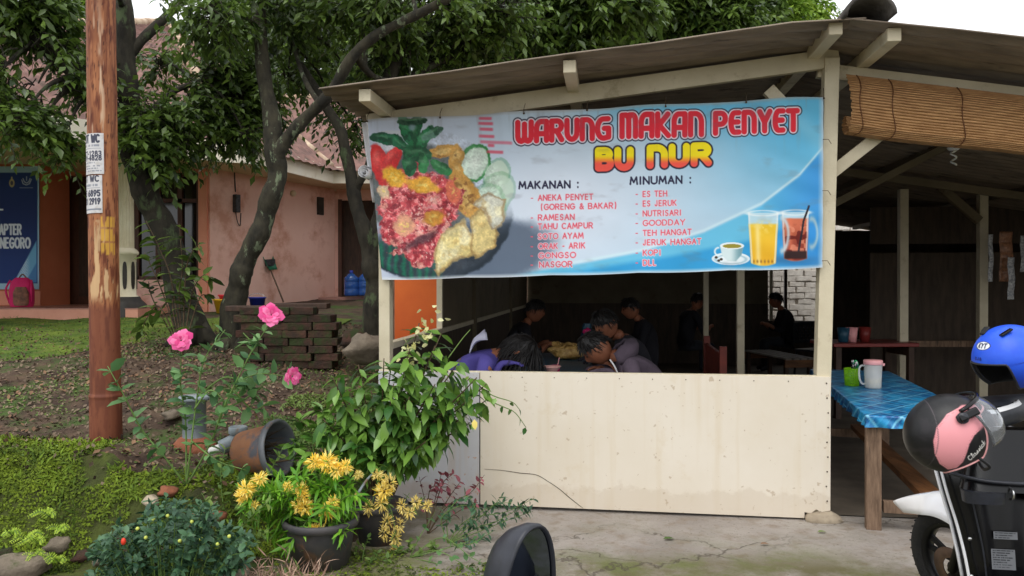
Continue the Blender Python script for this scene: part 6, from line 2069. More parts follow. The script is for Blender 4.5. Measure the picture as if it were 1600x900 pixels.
ob = print_sheet("wall_banner", Pb, hb2, "print")
tag(ob, "dark blue banner with pale lettering and a light blue frame on the orange house wall", "banner")

# things about the house
bp_ = thing("backpack", (0, 0, 0), "pink backpack with a brown pocket standing on the house terrace", "backpack")
loft(MB(), [superell((0, 0, z), XV, YV, rx_, ry_, 20, 3) for z, rx_, ry_ in ((0, .15, .09), (.05, .165, .11), (.25, .165, .115), (.38, .14, .10), (.44, .08, .05))]).build("bag_body", "bag_pink", bp_)
loft(MB(), [superell((.05, -.10 - .0, z), XV, YV, rx_, .045, 16, 3) for z, rx_ in ((.02, .09), (.06, .11), (.22, .11), (.30, .07))]).build("pocket", "bag_brown", bp_)
MB().tube(curve_pts([(-.06, .02, .43), (0, .02, .49), (.06, .02, .43)], 10), .01, 6).build("handle", "bag_brown", bp_)
for s in (-1, 1): MB().tube(curve_pts([(s * .16, -.02, .40), (s * .19, -.08, .25), (s * .165, -.03, .05)], 10), .014, 6).build("strap", "bag_pink", bp_)
bp_.location = (at(34, 440, 11.6).x, 11.6, TZ + .005)
def bucket(name, label, m, r0, r1, h, loc, handle=True, cat="bucket"):
    r = thing(name, (0, 0, 0), label, cat)
    MB().lathe([(0, 0), (r0, 0), (r1, h), (r1 + .012, h), (r1 + .012, h - .02), (r1 - .004, h - .022), (r0 - .006, .008), (0, .008)], n=28).build("bucket_body", m, r)
    if handle: MB().tube(curve_pts([(r1 * math.cos(t), r1 * .5 * math.sin(t) * .3 - .04, h + .06 * math.sin(t)) for t in np.linspace(0, math.pi, 9)], 20), .004, 6).build("handle", "metal", r)
    r.location = loc; return r
gzz = H(-4.6, 12.4)
bucket("bucket", "blue plastic bucket with a wire handle standing at the pink house wall", "bucket_blue", .10, .13, .22, (at(402, 440, 12.6).x, 12.6, gzz + .02))
bucket("wash_basin", "yellow plastic basin partly behind the mossy leaning trunk", "basin_yellow", .13, .18, .22, (at(352, 440, 12.1).x, 12.1, gzz + .0), False, "basin")
bucket("wash_basin", "red plastic basin stacked in the yellow basin", "basin_red", .10, .14, .16, (at(356, 440, 12.15).x, 12.15, gzz + .13), False, "basin")
dp = thing("dustpan", (0, 0, 0), "long-handled dustpan with a dark green pan leaning upside down on the pink wall", "dustpan")
d0, d1 = onwall(443, 472, .35), onwall(422, 420, .08)
dp.location = d0; ORIGIN[dp] = d0.copy()
MB().tube([d0, d1], .014, 8).build("handle", "raw_wood", dp)
dd_ = (d1 - d0).normalized(); sdv = dd_.cross(wn_).normalized()
MB().grid([[d1 + dd_ * (.30 * t - .02) + sdv * (w * (.10 + .03 * t)) + wn_ * (.05 * abs(w) ** 3 + .02) for w in np.linspace(-1, 1, 9)] for t in np.linspace(0, 1, 6)]).build("pan", "dust_green", dp, solid=.012)
MB().beam(d1 + dd_ * .12 - sdv * .1 + wn_ * .05, d1 + dd_ * .12 + sdv * .12 + wn_ * .05, .05, .12).build("pan_hood", "meter_black", dp, bevel=.01)
for k, (u, D, lb) in enumerate(((549, 14.5, "blue water gallon by the back door, left one next to the twin trunk"), (571, 14.55, "blue water gallon by the back door, half behind the twin trunk"))):
    g = thing("water_gallon", (0, 0, 0), lb, "water bottle", "water gallons by the door")
    MB().lathe([(0, 0), (.125, 0), (.135, .02), (.135, .12), (.128, .13), (.135, .14), (.135, .25), (.128, .26), (.135, .27), (.13, .34), (.06, .41), (.03, .42), (.03, .46), (0, .46)], n=24).build("bottle", "gallon", g)
    MB().lathe([(.033, .43), (.033, .475), (0, .478)], n=16).build("cap", "bucket_blue", g)
    g.location = (at(u, 440, D).x, D, H(at(u, 440, D).x, D) + .09)

# ------------------------------------------------------------------ the rusty pole
pz = H(at(166, 700, 5.1).x, 5.1) - .05
p_b = at(166, 700, 5.1); p_b.z = pz
p_t = at(157, -40, 5.1); tdir_ = (p_t - p_b); p_t = p_b + tdir_ * (6.4 / tdir_.length)
pole = thing("utility_pole", p_b, "rusty brown steel utility pole with paper flyers pasted on it, standing in the garden", "utility pole")
zj = at(165, 617, 5.1).z
na, nz_ = 120, 520
A, T = np.meshgrid(np.linspace(-math.pi, math.pi, na), np.linspace(0, 1, nz_) ** 1.25, indexing='ij')
Zp = pz + T * 6.4
rad = np.where(Zp < zj, .0985, .0935 - .004 * (Zp - zj) / 2) + .004 * np.exp(-((Zp - zj) / .012) ** 2)
bx = p_b.x + (p_t.x - p_b.x) * T; by = p_b.y + (p_t.y - p_b.y) * T
Pp = np.stack([bx + rad * np.sin(A), by - rad * np.cos(A), Zp], -1)
pp = Paint(A, Zp, (134, 82, 54))
pp.over((160, 104, 68), sm(.42, .66, fbm(A * 2.2, Zp * 2.5, 61)))
pp.over((96, 48, 32), sm(.52, .66, fbm(A * 6, Zp * 9, 63)) * .8)
pp.over((70, 36, 26), sm(.66, .72, fbm(A * 14, Zp * 22, 65)) * .8)
pp.over((176, 118, 80), sm(.60, .72, fbm(A * 9, Zp * 5, 67)) * .6)
lowz = sm(1.36, 1.30, Zp); pp.over((116, 66, 48), lowz * .75); pp.over((98, 54, 40), lowz * sm(.5, .65, fbm(A * 3, Zp * 5, 69)) * .7)
fl1 = fbm(A * 3.2, Zp * 5.5, 71)
peel = sm(.54, .58, fl1) * sm(1.34, 1.42, Zp) * sm(1.95, 1.7, Zp); pp.over((206, 172, 128), peel * .9); pp.over((150, 100, 66), sm(.015, .0, np.abs(fl1 - .55)) * sm(1.34, 1.42, Zp) * sm(1.95, 1.7, Zp))
pp.over((214, 190, 164), sm(.56, .64, fbm(A * 2.4 + 5, Zp * 3, 73)) * sm(2.35, 2.5, Zp) * sm(3.5, 3.0, Zp) * sm(-.6, -.1, A) * sm(1.0, .4, A) * .75)
ys = (A > .25) & (A < 1.25) & (Zp > 1.68) & (Zp < 1.92)
pp.over((206, 160, 62), ys * sm(.35, .5, fbm(A * 4, Zp * 12, 75)) * (np.abs(np.sin(A * 11)) > .35) * (np.abs(np.sin(Zp * 34)) > .22) * .85)
pp.over((190, 160, 120), ((A > -.15) & (A < .25) & (Zp > 1.70) & (Zp < 1.9)) * sm(.4, .5, fbm(A * 7, Zp * 22, 76)) * .7)
print_sheet("pole_shaft", Pp, pp, "print", pole)
MB().lathe([(0, 0), (.1, 0), (.1, .02), (0, .03)], p_t, 20).build("pole_cap", "rust", pole)
def flyer(a0, a1, z0, z1, lines, seed):
    nu_, nv_ = 110, 200
    A, B = np.meshgrid(np.linspace(0, 1, nu_), np.linspace(0, 1, nv_), indexing='ij')
    z = z1 + (z0 - z1) * B + .006 * (A - .5); an = a0 + (a1 - a0) * A
    t = (z - pz) / 6.4; r_ = .0955 + .002 * fbm(A * 6, B * 9, seed)
    P = np.stack([p_b.x + (p_t.x - p_b.x) * t + r_ * np.sin(an), p_b.y + (p_t.y - p_b.y) * t - r_ * np.cos(an), z], -1)
    hh = (z1 - z0) / (.0955 * (a1 - a0))
    q_ = Paint(A * 100, B * 100 * hh, (206, 204, 204))
    q_.over((176, 170, 164), sm(.55, .75, fbm(A * 5, B * 8, seed + 3)) * .5)
    for kind, txt, y, h, x0, x1 in lines:
        if kind == 't': q_.text(txt, x0, y * hh, h, [(h * .13, (70, 72, 86))], x1=x1, aa=1.0)
        elif kind == 'r': q_.over((110, 116, 128), sm(h, h * .5, np.abs(q_.v - y * hh)) * (q_.u > x0) * (q_.u < x1) * .8)
        else: q_.over((130, 134, 144), sm(h, h * .5, np.abs(q_.v - y * hh)) * (vnoise(q_.u * .35, q_.v * 0 + y, seed + int(y)) > .35) * (q_.u > x0) * (q_.u < x1) * .8)
    return print_sheet("flyer", P, q_, "print", pole)
flyer(-1.35, .56, at(165, 272, 5.0).z, at(165, 208, 5.0).z, [('t', "OOT WC", 22, 26, 6, 86), ('d', '', 30, 5, 8, 86), ('r', '', 37, 1.2, 6, 90), ('t', "077-1283", 55, 16, 4, 92), ('t', "779-4828", 66, 16, 4, 92), ('d', '', 72, 3, 10, 80), ('d', '', 80, 3, 26, 88), ('d', '', 86, 3, 20, 90), ('d', '', 92, 3, 26, 92)], 5)
flyer(-1.3, .44, at(165, 333, 5.0).z, at(165, 274, 5.0).z, [('t', "OT WC", 16, 22, 6, 88), ('d', '', 26, 6, 20, 84), ('r', '', 33, 1.2, 10, 92), ('t', "35 6895", 55, 22, 4, 92), ('t', "231 2919", 76, 22, 4, 92), ('r', '', 90, 4, 4, 96)], 9)
# ------------------------------------------------------------------ trees
def tree(name, label, limbs, clumps, bark, leaf, L=.115, Wd=.045, per=620, group="trees over the stall and house", twig=.42, seed=0, droop=.35, thin_r=.018, gap=.33):
    """limbs: lists of (u,v,D,radius); clumps: (u,v,D,r_px_x,r_px_y,density)"""
    lp = []
    for lm in limbs:
        lp.append([at(u, v, D) for u, v, D, r in lm])
    b0 = lp[0][0].copy(); b0.z = H(b0.x, b0.y) - .05 if b0.x < -.3 and b0.y < 16 else 0
    lp[0][0] = b0
    root = thing(name, b0, label, "tree", group)
    tb = MB(); allp = []
    for lm, P in zip(limbs, lp):
        C = curve_pts(P, max(10, 9 * len(P))); R = interp_list([q[3] for q in lm], len(C))
        R = [r * (1 + .06 * math.sin(k * .7 + seed) + .03 * math.sin(k * 1.9)) for k, r in enumerate(R)]
        C = [p + Vector((math.sin(k * .45 + seed), math.cos(k * .6), 0)) * R[k] * .12 for k, p in enumerate(C)]
        tb.tube(C, R, 14); allp += [(p, r) for p, r in zip(C, R)][len(C) // 4:]
    # root flare
    for k in range(5):
        a_ = 2 * math.pi * k / 5 + seed; d_ = Vector((math.cos(a_), math.sin(a_), 0)); r0 = limbs[0][0][3]
        tb.tube([b0 + Vector((0, 0, r0 * 1.6)), b0 + d_ * r0 * .9 + Vector((0, 0, r0 * .6)), b0 + d_ * r0 * 1.9 + Vector((0, 0, -.04))], [r0 * .5, r0 * .42, r0 * .15], 8)
    tb.build("trunk", bark, root)
    br = MB(); LP, LD, LN, LL, LT = [], [], [], [], []
    for (u, v, D, rx, ry, den) in clumps:
        c = at(u, v, D); sx, sz = rx / F_PX * D, ry / F_PX * D; sy = (sx + sz) * .6
        p0, r0 = min(allp, key=lambda q: (q[0] - c).length)
        mid = p0.lerp(c, .55) + Vector((0, 0, .12 * (c - p0).length))
        r0 = min(r0 * .6, .045)
        C = curve_pts([p0, mid, c], 12); br.tube(C, interp_list([r0, thin_r, .008], len(C)), 7)
        nt = int(per * den * sx * sz / (twig * .11) / 5.5) + 4
        for k in range(nt):
            d_ = Vector(rng.normal(size=3)).normalized(); rr = rng.random() ** .38
            o_ = c + Vector((d_.x * sx, d_.y * sy, d_.z * sz)) * rr
            if vnoise(np.array([o_.x * 2.1 + seed]), np.array([o_.z * 2.1 + o_.y * 1.3]), 5)[0] < gap: continue
            dirn = (Vector((d_.x, d_.y, d_.z * .6 - .25)) + Vector(rng.normal(size=3)) * .45).normalized()
            tw_t = rng.random() ** 1.3; ln = twig * (.6 + .7 * rng.random()); nl = int(7 + 4 * rng.random())
            tw = [o_ - dirn * ln * .3, o_ + dirn * ln * .3, o_ + dirn * ln * .7 + Vector((0, 0, -ln * .14))]
            if k % 2 == 0: br.tube(tw, [.006, .004, .002], 4, cap=False)
            if k % 5 == 0: br.tube([c + (o_ - c) * .2, c.lerp(tw[0], .7) + Vector((0, 0, .04)), tw[0]], [.010, .008, .006], 5, cap=False)
            for j in range(nl):
                t = .25 + .75 * j / (nl - 1)
                p = tw[0].lerp(tw[1], min(1, t * 1.6)) if t < .62 else tw[1].lerp(tw[2], (t - .62) / .38)
                sd_ = dirn.cross(Vector((0, 0, 1))); sd_ = sd_.normalized() if sd_.length > .1 else Vector((1, 0, 0))
                s_ = 1 if j % 2 else -1
                ld = dirn * .55 + sd_ * s_ * .8 + Vector((0, 0, -droop)) + Vector(rng.normal(size=3)) * .25
                LP.append(p); LD.append(ld); LN.append(Vector((0, 0, 1)) + Vector(rng.normal(size=3)) * .45 - dirn * .2); LL.append(L * (.5 + .8 * rng.random())); LT.append(min(1, .6 * tw_t + .4 * rng.random() + (.3 if rng.random() < .05 else 0)))
    br.build("branches", bark, root)
    LL = np.array(LL)
    leaves("crown", LP, LD, LN, LL, LL * Wd / L, leaf, root, dict(bend=.22, fold=.28, detail=False, tint=np.array(LT)))
    return root


# the big trunk behind the pole
tree("leaning_tree", "big tree with a thick dark crooked trunk just behind the rusty pole",
     [[(305, 520, 8.6, .19), (278, 430, 8.6, .15), (250, 345, 8.5, .14), (218, 280, 8.4, .135), (202, 190, 8.4, .112), (198, 90, 8.4, .105), (190, -20, 8.4, .09), (180, -160, 8.4, .06)],
      [(203, 205, 8.4, .11), (150, 140, 8.2, .11), (95, 90, 8.0, .10), (30, 45, 7.8, .09), (-60, 10, 7.6, .06)],
      [(196, 90, 8.4, .06), (255, 30, 8.6, .05), (320, -30, 8.8, .03)], [(205, 220, 8.4, .05), (262, 150, 8.7, .035), (330, 120, 9, .02)]],
     [(40, 75, 7.6, 60, 56, .95), (95, 150, 7.8, 40, 42, 1.25), (25, 195, 7.2, 22, 26, .8), (-5, 120, 7.4, 34, 60, .9), (105, 200, 7.8, 26, 22, 1.1), (290, 130, 9.0, 50, 34, .5), (250, 190, 8.4, 52, 34, 1.0), (320, 185, 9.2, 56, 34, .9), (350, 125, 9.6, 56, 44, .6),
      (285, 222, 8.4, 30, 20, .9), (170, -20, 7.8, 90, 30, .8), (300, 30, 9.6, 60, 34, .6), (236, 250, 8.2, 22, 16, .9), (375, 165, 9.4, 34, 36, .8), (235, 150, 8.8, 34, 30, 1.0), (300, 160, 8.9, 46, 30, 1.0), (340, 70, 9.4, 40, 40, .9), (60, 130, 7.7, 60, 36, 1.3), (20, 40, 7.7, 60, 46, 1.2), (105, 85, 7.9, 36, 40, 1.2), (15, 100, 7.5, 40, 40, 1.2), (75, 175, 7.7, 44, 26, 1.2), (140, 120, 8.6, 26, 50, 1.0), (60, 20, 7.8, 50, 30, 1.1), (250, 105, 9.4, 34, 26, .8), (330, 100, 9.2, 44, 34, 1.0), (390, 120, 9.6, 40, 40, .9), (285, 175, 8.9, 50, 30, .9), (410, 190, 9.6, 30, 30, .7), (350, 220, 9.0, 36, 18, .8), (60, 200, 7.6, 30, 18, .9), (385, 215, 8.9, 22, 18, .7), (230, 220, 8.3, 36, 22, 1.0), (20, -10, 7.6, 70, 34, .9), (110, 235, 7.9, 20, 16, .9), (330, 235, 8.8, 26, 14, .6)],
     "bark_dark", "leaf_dark", .115, .05, 400, seed=1, gap=.36)
tree("leaning_tree", "slender mossy tree leaning right and forking in front of the pink house wall",
     [[(362, 505, 8.0, .135), (368, 462, 8.0, .115), (384, 410, 8.0, .107), (412, 345, 8.0, .102), (431, 280, 8.0, .100), (427, 215, 8.0, .098), (415, 130, 8.1, .074), (404, 30, 8.2, .072), (396, -120, 8.3, .05)],
      [(432, 262, 8.0, .08), (444, 222, 7.95, .068), (478, 185, 7.9, .062), (520, 140, 7.8, .058), (562, 75, 7.7, .052), (620, 38, 7.7, .046), (700, -2, 7.7, .045), (790, -60, 7.7, .03)],
      [(555, 85, 7.75, .05), (585, 120, 8.2, .03), (640, 130, 8.6, .02)], [(500, 165, 7.9, .03), (470, 110, 8.4, .025), (455, 40, 8.8, .018)]],
     [(425, 25, 8.6, 62, 42, 1.0), (335, 25, 7.8, 44, 40, 1.4), (500, 40, 9.2, 62, 50, .8), (570, 20, 8.2, 56, 34, 1.3), (640, 70, 8.8, 60, 42, .9), (545, 110, 9.6, 52, 36, .55), (450, 120, 9.2, 42, 34, .5), (480, -20, 8.4, 120, 40, 1.1), (640, -10, 7.9, 90, 34, 1.2), (525, 175, 9.6, 26, 22, .4)],
     "bark", "leaf_dark", .112, .047, 290, seed=2, gap=.38)
tree("twin_stem_tree", "tree with a low twin-stemmed trunk standing directly left of the menu banner",
     [[(588, 520, 8.4, .14), (586, 450, 8.4, .12), (580, 400, 8.4, .105), (560, 330, 8.4, .075), (545, 262, 8.4, .066), (534, 210, 8.4, .058), (506, 160, 8.5, .055), (470, 100, 8.7, .03)],
      [(582, 410, 8.4, .10), (596, 330, 8.45, .10), (600, 240, 8.5, .095), (606, 140, 8.6, .08), (630, 60, 8.8, .06), (660, -40, 9, .04)],
      [(556, 300, 8.4, .045), (576, 255, 8.3, .04), (600, 205, 8.2, .035)], [(606, 140, 8.6, .05), (690, 95, 9, .04), (770, 70, 9.4, .025)]],
     [(665, 100, 9.2, 58, 42, 1.0), (735, 55, 8.9, 58, 46, 1.3), (555, 200, 9.4, 24, 30, .7), (700, 5, 8.8, 66, 34, 1.2), (775, 100, 9.6, 44, 36, 1.0), (600, 95, 9.0, 42, 40, .8), (790, 20, 8.6, 44, 36, 1.1)],
     "bark_dark", "leaf_dark", .112, .047, 320, seed=3, gap=.38)
tree("shade_tree", "dark thin-trunked tree rising behind the low eave of the stall roof",
     [[(752, 470, 11.5, .13), (760, 240, 11.5, .11), (768, 120, 11.5, .10), (764, 60, 11.5, .085), (778, -30, 11.5, .06)],
      [(766, 110, 11.5, .05), (830, 60, 11.2, .045), (900, 20, 11, .03)], [(768, 130, 11.5, .045), (820, 95, 11.6, .04), (900, 80, 11.8, .025)]],
     [(835, 50, 10.2, 60, 48, 1.3), (905, 50, 10.4, 60, 50, 1.4), (865, 100, 11.4, 70, 30, 1.2), (940, 5, 10.0, 70, 34, 1.4), (830, 0, 9.8, 60, 30, 1.3)],
     "bark_dark", "leaf_dark", .15, .06, 420, seed=4, gap=.28)
tree("shade_tree", "broad dark leafy tree standing behind the middle of the stall roof",
     [[(1010, 440, 14.8, .2), (1010, 200, 14.8, .16), (1020, 60, 14.6, .12), (1030, -60, 14.4, .07)], [(1012, 150, 14.8, .08), (1090, 70, 14, .06), (1170, 20, 13.5, .03)], [(1012, 130, 14.8, .07), (960, 60, 14, .05), (930, -20, 13.5, .03)]],
     [(985, 45, 13.2, 60, 52, 1.5), (1055, 40, 12.8, 58, 56, 1.6), (1125, 30, 12.6, 52, 50, 1.5), (1020, -10, 12.4, 80, 36, 1.4), (1110, 75, 14, 60, 26, 1.3), (960, 85, 14, 50, 30, 1.3), (1175, 30, 13.2, 34, 40, 1.2)],
     "bark_dark", "leaf_dark", .17, .068, 420, seed=5, gap=.26)
tree("shade_tree", "light green tree at the right end of the canopy, beside the ridge cap",
     [[(1235, 440, 19, .2), (1230, 120, 19, .14), (1225, 20, 19, .09), (1220, -60, 19, .05)], [(1228, 90, 19, .06), (1280, 30, 19, .03)]],
     [(1215, 20, 16.5, 36, 34, 1.3), (1255, 35, 18, 30, 20, .8), (1275, 15, 18, 22, 16, .5), (1225, 55, 18, 40, 18, 1.0)],
     "bark", "leaf_bright", .16, .07, 520, seed=6)
tree("shade_tree", "pale sparse tree far back, seen through the gap left of the stall roof",
     [[(470, 440, 20, .2), (480, 250, 20, .15), (490, 120, 20, .10), (500, 0, 20, .05)], [(485, 180, 20, .07), (420, 90, 20, .05), (380, 30, 20, .03)], [(487, 150, 20, .07), (560, 80, 20, .05), (640, 20, 20, .03)]],
     [(480, 120, 19, 62, 60, .65), (560, 100, 19, 64, 56, .65), (405, 100, 19, 48, 50, .55), (660, 90, 19, 70, 50, .8), (520, 20, 19, 110, 40, .7), (790, 80, 20, 80, 46, .8), (400, 30, 19, 60, 40, .6)],
     "bark", "leaf_mid", .20, .09, 300, seed=7, gap=.40)
tree("shade_tree", "pale tree far back behind the house roof and the rusty pole",
     [[(150, 440, 26, .25), (150, 200, 26, .2), (140, 60, 26, .12), (120, -40, 26, .06)], [(148, 150, 26, .1), (60, 60, 26, .05)]],
     [(130, 30, 24, 60, 40, .6), (50, 60, 24, 50, 40, .5), (100, 100, 24, 30, 40, .5)],
     "bark", "leaf_bright", .26, .12, 420, seed=8)

mat("leaf_tuft", (48, 74, 20), (128, 154, 40), attr='tint', rough=0.8, translucent=0.25)
mat("crumb", (60, 46, 38), (138, 120, 100), attr='tint', rough=0.95)
# ------------------------------------------------------------------ planting
def stems_plant(name, label, cat, base, stems, leaf, L, Wd, stem_mat="stem_green", r=.004, start=.25, step=.05, spread=1.0, droop=.3, bend=.25, group=None, whorl=2, extra=None, jit=.3, parts=True):
    """stems: lists of world points starting near base; leaves set along them"""
    root = thing(name, base, label, cat, group)
    sb_ = MB(); LP, LD, LN, LL = [], [], [], []
    for P in stems:
        C = curve_pts(P, 18); n_ = len(C)
        sb_.tube(C, interp_list([r, r * .8, r * .4], n_), 6)
        ln = sum((C[i + 1] - C[i]).length for i in range(n_ - 1)); nl = max(2, int(ln * (1 - start) / step))
        for k in range(nl):
            t = start + (1 - start) * (k + .7 * rng.random()) / nl
            x = min(t, .999) * (n_ - 1); i = int(x); p = C[i].lerp(C[i + 1], x - i); d_ = (C[i + 1] - C[i]).normalized()
            for w in range(whorl):
                a_ = k * 2.4 + w * 2 * math.pi / whorl + rng.normal() * .3
                o1 = d_.orthogonal().normalized(); o2 = d_.cross(o1)
                sd_ = o1 * math.cos(a_) + o2 * math.sin(a_)
                LP.append(p); LD.append(sd_ * spread + d_ * .5 + Vector((0, 0, -droop)) + Vector(rng.normal(size=3)) * jit * .5)
                LN.append(Vector((0, 0, 1)) + d_ * .4 + Vector(rng.normal(size=3)) * jit); LL.append(L * (.55 + .6 * rng.random()))
    sb_.build("stems", stem_mat, root)
    LL = np.array(LL)
    leaves("foliage", LP, LD, LN, LL, LL * Wd / L, leaf, root, dict(bend=bend, fold=.22))
    return root


def flower(root, c, n_, L, Wd, m, name="flower", axis=None, layers=3, cone=1.0):
    LP, LD, LN, LL = [], [], [], []
    ax = Vector(axis).normalized() if axis is not None else Vector((0, -.5, .85)).normalized()
    o1 = ax.orthogonal().normalized(); o2 = ax.cross(o1)
    for ly in range(layers):
        k_ = n_ if ly == 0 else max(4, n_ - ly * 2)
        for k in range(k_):
            a_ = 2 * math.pi * (k + .5 * ly) / k_ + rng.normal() * .12
            out = o1 * math.cos(a_) + o2 * math.sin(a_); up_ = .25 + cone * ly / layers * 1.3
            LP.append(Vector(c) + out * .004); LD.append(out + ax * up_); LN.append(ax - out * .4 * up_ + Vector(rng.normal(size=3)) * .15); LL.append(L * (1 - .22 * ly) * (.85 + .3 * rng.random()))
    LL = np.array(LL)
    return leaves(name, LP, LD, LN, LL, LL * Wd / L, m, root, dict(bend=.25, fold=-.18, tip=.78))


def zb(u, D): p = at(u, 440, D); p.z = H(p.x, p.y); return p


# the rose bush with three pink blooms
RD = 4.35
def rp(u, v, dD=0): return at(u, v, RD + dD)
rb0 = zb(290, RD)
rose = stems_plant("rose_bush", "leggy rose bush with three bright pink blooms in front of the pole", "rose bush", rb0,
    [[rb0, rp(298, 700), rp(308, 620, .05), rp(320, 560, .05), rp(352, 515, .1)],
     [rb0, rp(330, 690), rp(348, 640, -.05), rp(385, 565, -.05), rp(420, 506, -.05)],
     [rb0, rp(325, 700, .1), rp(365, 610, .1), rp(400, 585, .1), rp(452, 588, .1)],
     [rb0, rp(258, 715, -.05), rp(222, 672, -.05), rp(192, 615, -.1), rp(168, 572, -.1)],
     [rb0, rp(290, 660, .05), rp(282, 600, .05), rp(284, 545, 0)],
     [rp(308, 620, .05), rp(350, 590, .1), rp(380, 600, .12), rp(405, 620, .1)], [rp(300, 690), rp(340, 720, -.1), rp(385, 735, -.1)], [rp(348, 640), rp(380, 625, .05), rp(415, 600, .08)], [rp(365, 610), rp(395, 640, .05), rp(420, 628, .0)], [rp(303, 640), rp(330, 610, .0), rp(360, 640, .0)], [rp(385, 565), rp(395, 540), rp(380, 520)]],
    "leaf_rose", .092, .056, r=.006, start=.25, step=.064, spread=.9, droop=.1, whorl=3, jit=.5)
for (u, v, dD, L_, ax) in ((283, 532, -.02, .062, (.15, -.95, .25)), (424, 492, -.05, .064, (.45, -.8, .4)), (457, 588, .1, .056, (.8, -.55, .1))):
    flower(rose, rp(u, v, dD), 9, L_, L_ * .85, "petal_pink", "bloom", ax, 4, .9)

# the large-leaved shrub at the stall's left corner
SD = 4.62
sb0 = gz(592, 765, .06); sb0.y = SD; sb0.x = at(592, 440, SD).x; sb0.z = .0
stems = []
tips = [(520, 590), (505, 655), (545, 625), (560, 570), (600, 560), (640, 545), (655, 505), (690, 520), (720, 560), (745, 590), (760, 625), (735, 660), (700, 690), (665, 690), (630, 690), (600, 640), (575, 660), (640, 620), (680, 600), (700, 640), (540, 680), (615, 600), (660, 650), (725, 620), (490, 640), (560, 600), (610, 580), (735, 590), (690, 620), (655, 560), (590, 600), (625, 655), (760, 600), (680, 540), (530, 610), (720, 645), (580, 610), (700, 580), (650, 580)]
for k, (u, v) in enumerate(tips):
    y = SD + rng.uniform(-.32, .22); t_ = at(u, v, y); m_ = Vector(sb0).lerp(t_, .55) + Vector((0, 0, .14))
    stems.append([sb0 + Vector((rng.normal() * .015, rng.normal() * .015, 0)), Vector(sb0).lerp(m_, .5) + Vector((0, 0, .12)), m_, t_])
shrub = stems_plant("leafy_shrub", "large-leaved glossy green shrub growing at the stall's left front corner", "shrub", sb0, stems, "leaf_shrub", .128, .054, "stem_brown", .008, .36, .034, .8, .6, .35, whorl=2, jit=.5)
tw_ = MB()
for P in ([(760, 625), (785, 635), (805, 645), (822, 668)], [(745, 600), (770, 618), (800, 628), (812, 640)], [(700, 560), (722, 530), (735, 515)]):
    C = curve_pts([at(u, v, SD - .2) for u, v in P], 12); tw_.tube(C, interp_list([.004, .002], len(C)), 5)
tw_.build("bare_twigs", "stem_green", shrub)
LP = [at(*q, SD - .2) for q in ((785, 634), (800, 640), (812, 655), (821, 668), (775, 622), (800, 628), (811, 640), (740, 660))]
leaves("twig_leaves", LP, rdir(8) * .5 + [0, 0, -.6], rdir(8), .045, .028, "leaf_shrub", shrub)
leaves("yellow_leaf", [at(741, 655, SD - .3)], [(.1, -.2, -1)], [(0, -1, .2)], .06, .035, "petal_yellow", shrub)
# pale variegated tips
LP, LD = [], []
for k in range(46):
    t_ = rng.random(); p = at(630 + 50 * t_ + rng.normal() * 7, 560 - 72 * t_ + rng.normal() * 12, SD - .12); LP.append(p); LD.append(rng.normal(size=3) + [0, 0, .2])
leaves("pale_tip_leaves", LP, LD, rdir(46) + [0, -.6, .6], .04, .026, "leaf_white", shrub)

# potted yellow-flowered plant
PD = 3.92
def pot(name, label, c, r0, r1, h, m="pot_black", R=None, rim="pot_black"):
    r = thing(name, (0, 0, 0), label, "flower pot")
    MB().lathe([(0, .0), (r0, 0), (r1 * .97, h * .86), (r1 * .99, h)], n=40).build("pot_body", m, r)
    MB().lathe([(r1 * .97, h * .84), (r1 * 1.07, h * .86), (r1 * 1.09, h), (r1 * 1.02, h + .006), (r1 * .95, h), (r1 * .93, h * .8)], n=40).build("pot_rim", rim, r)
    MB().lathe([(0, h * .82), (r1 * .94, h * .80)], n=30).build("pot_soil", "soil", r)
    r.location = c
    if R is not None: r.rotation_euler = R
    return r
pc0 = gz(494, 893, .0); pot("flower_pot", "black plastic pot holding the yellow-flowered plant", (pc0.x, pc0.y + .10, .0), .145, .185, .25)
pcx, pcy = pc0.x, pc0.y + .10
def pp_(u, v, dD=0): return at(u, v, pcy + dD)
pbase = Vector((pcx, pcy, .2)); stems = []
for (u, v) in ((400, 765), (430, 745), (455, 770), (470, 745), (500, 720), (525, 735), (540, 770), (420, 800), (450, 815), (480, 790), (510, 795), (390, 790), (535, 800), (560, 775), (470, 830), (440, 840), (500, 760), (465, 800), (425, 775), (520, 760), (430, 850), (455, 850), (475, 850), (410, 770), (445, 790), (490, 770), (530, 780), (505, 775), (415, 820), (385, 775), (460, 740), (515, 745), (440, 770), (548, 760), (400, 800), (445, 862), (468, 866), (420, 842), (490, 852), (515, 846), (540, 838), (555, 800), (380, 805)):
    dd2 = rng.uniform(-.2, .12); t_ = pp_(u, v, dd2); stems.append([pbase + Vector((rng.normal() * .05, rng.normal() * .05, 0)), pbase.lerp(t_, .6) + Vector((0, 0, .05)), t_])
yel = stems_plant("flowering_plant", "potted plant with narrow bright green leaves and shaggy orange-yellow flower heads", "plant", pbase, stems, "leaf_lance", .098, .019, "stem_green", .004, .3, .026, .8, .05, .4, whorl=3, jit=.45)
heads = [(385, 765, .035), (378, 775, .03), (406, 748, .03), (492, 722, .034), (512, 722, .04), (525, 735, .034), (540, 728, .028), (470, 765, .03), (475, 775, .026), (478, 793, .034), (465, 790, .028), (512, 800, .034), (520, 785, .026), (497, 832, .034), (488, 828, .026), (450, 760, .022), (398, 790, .02)]
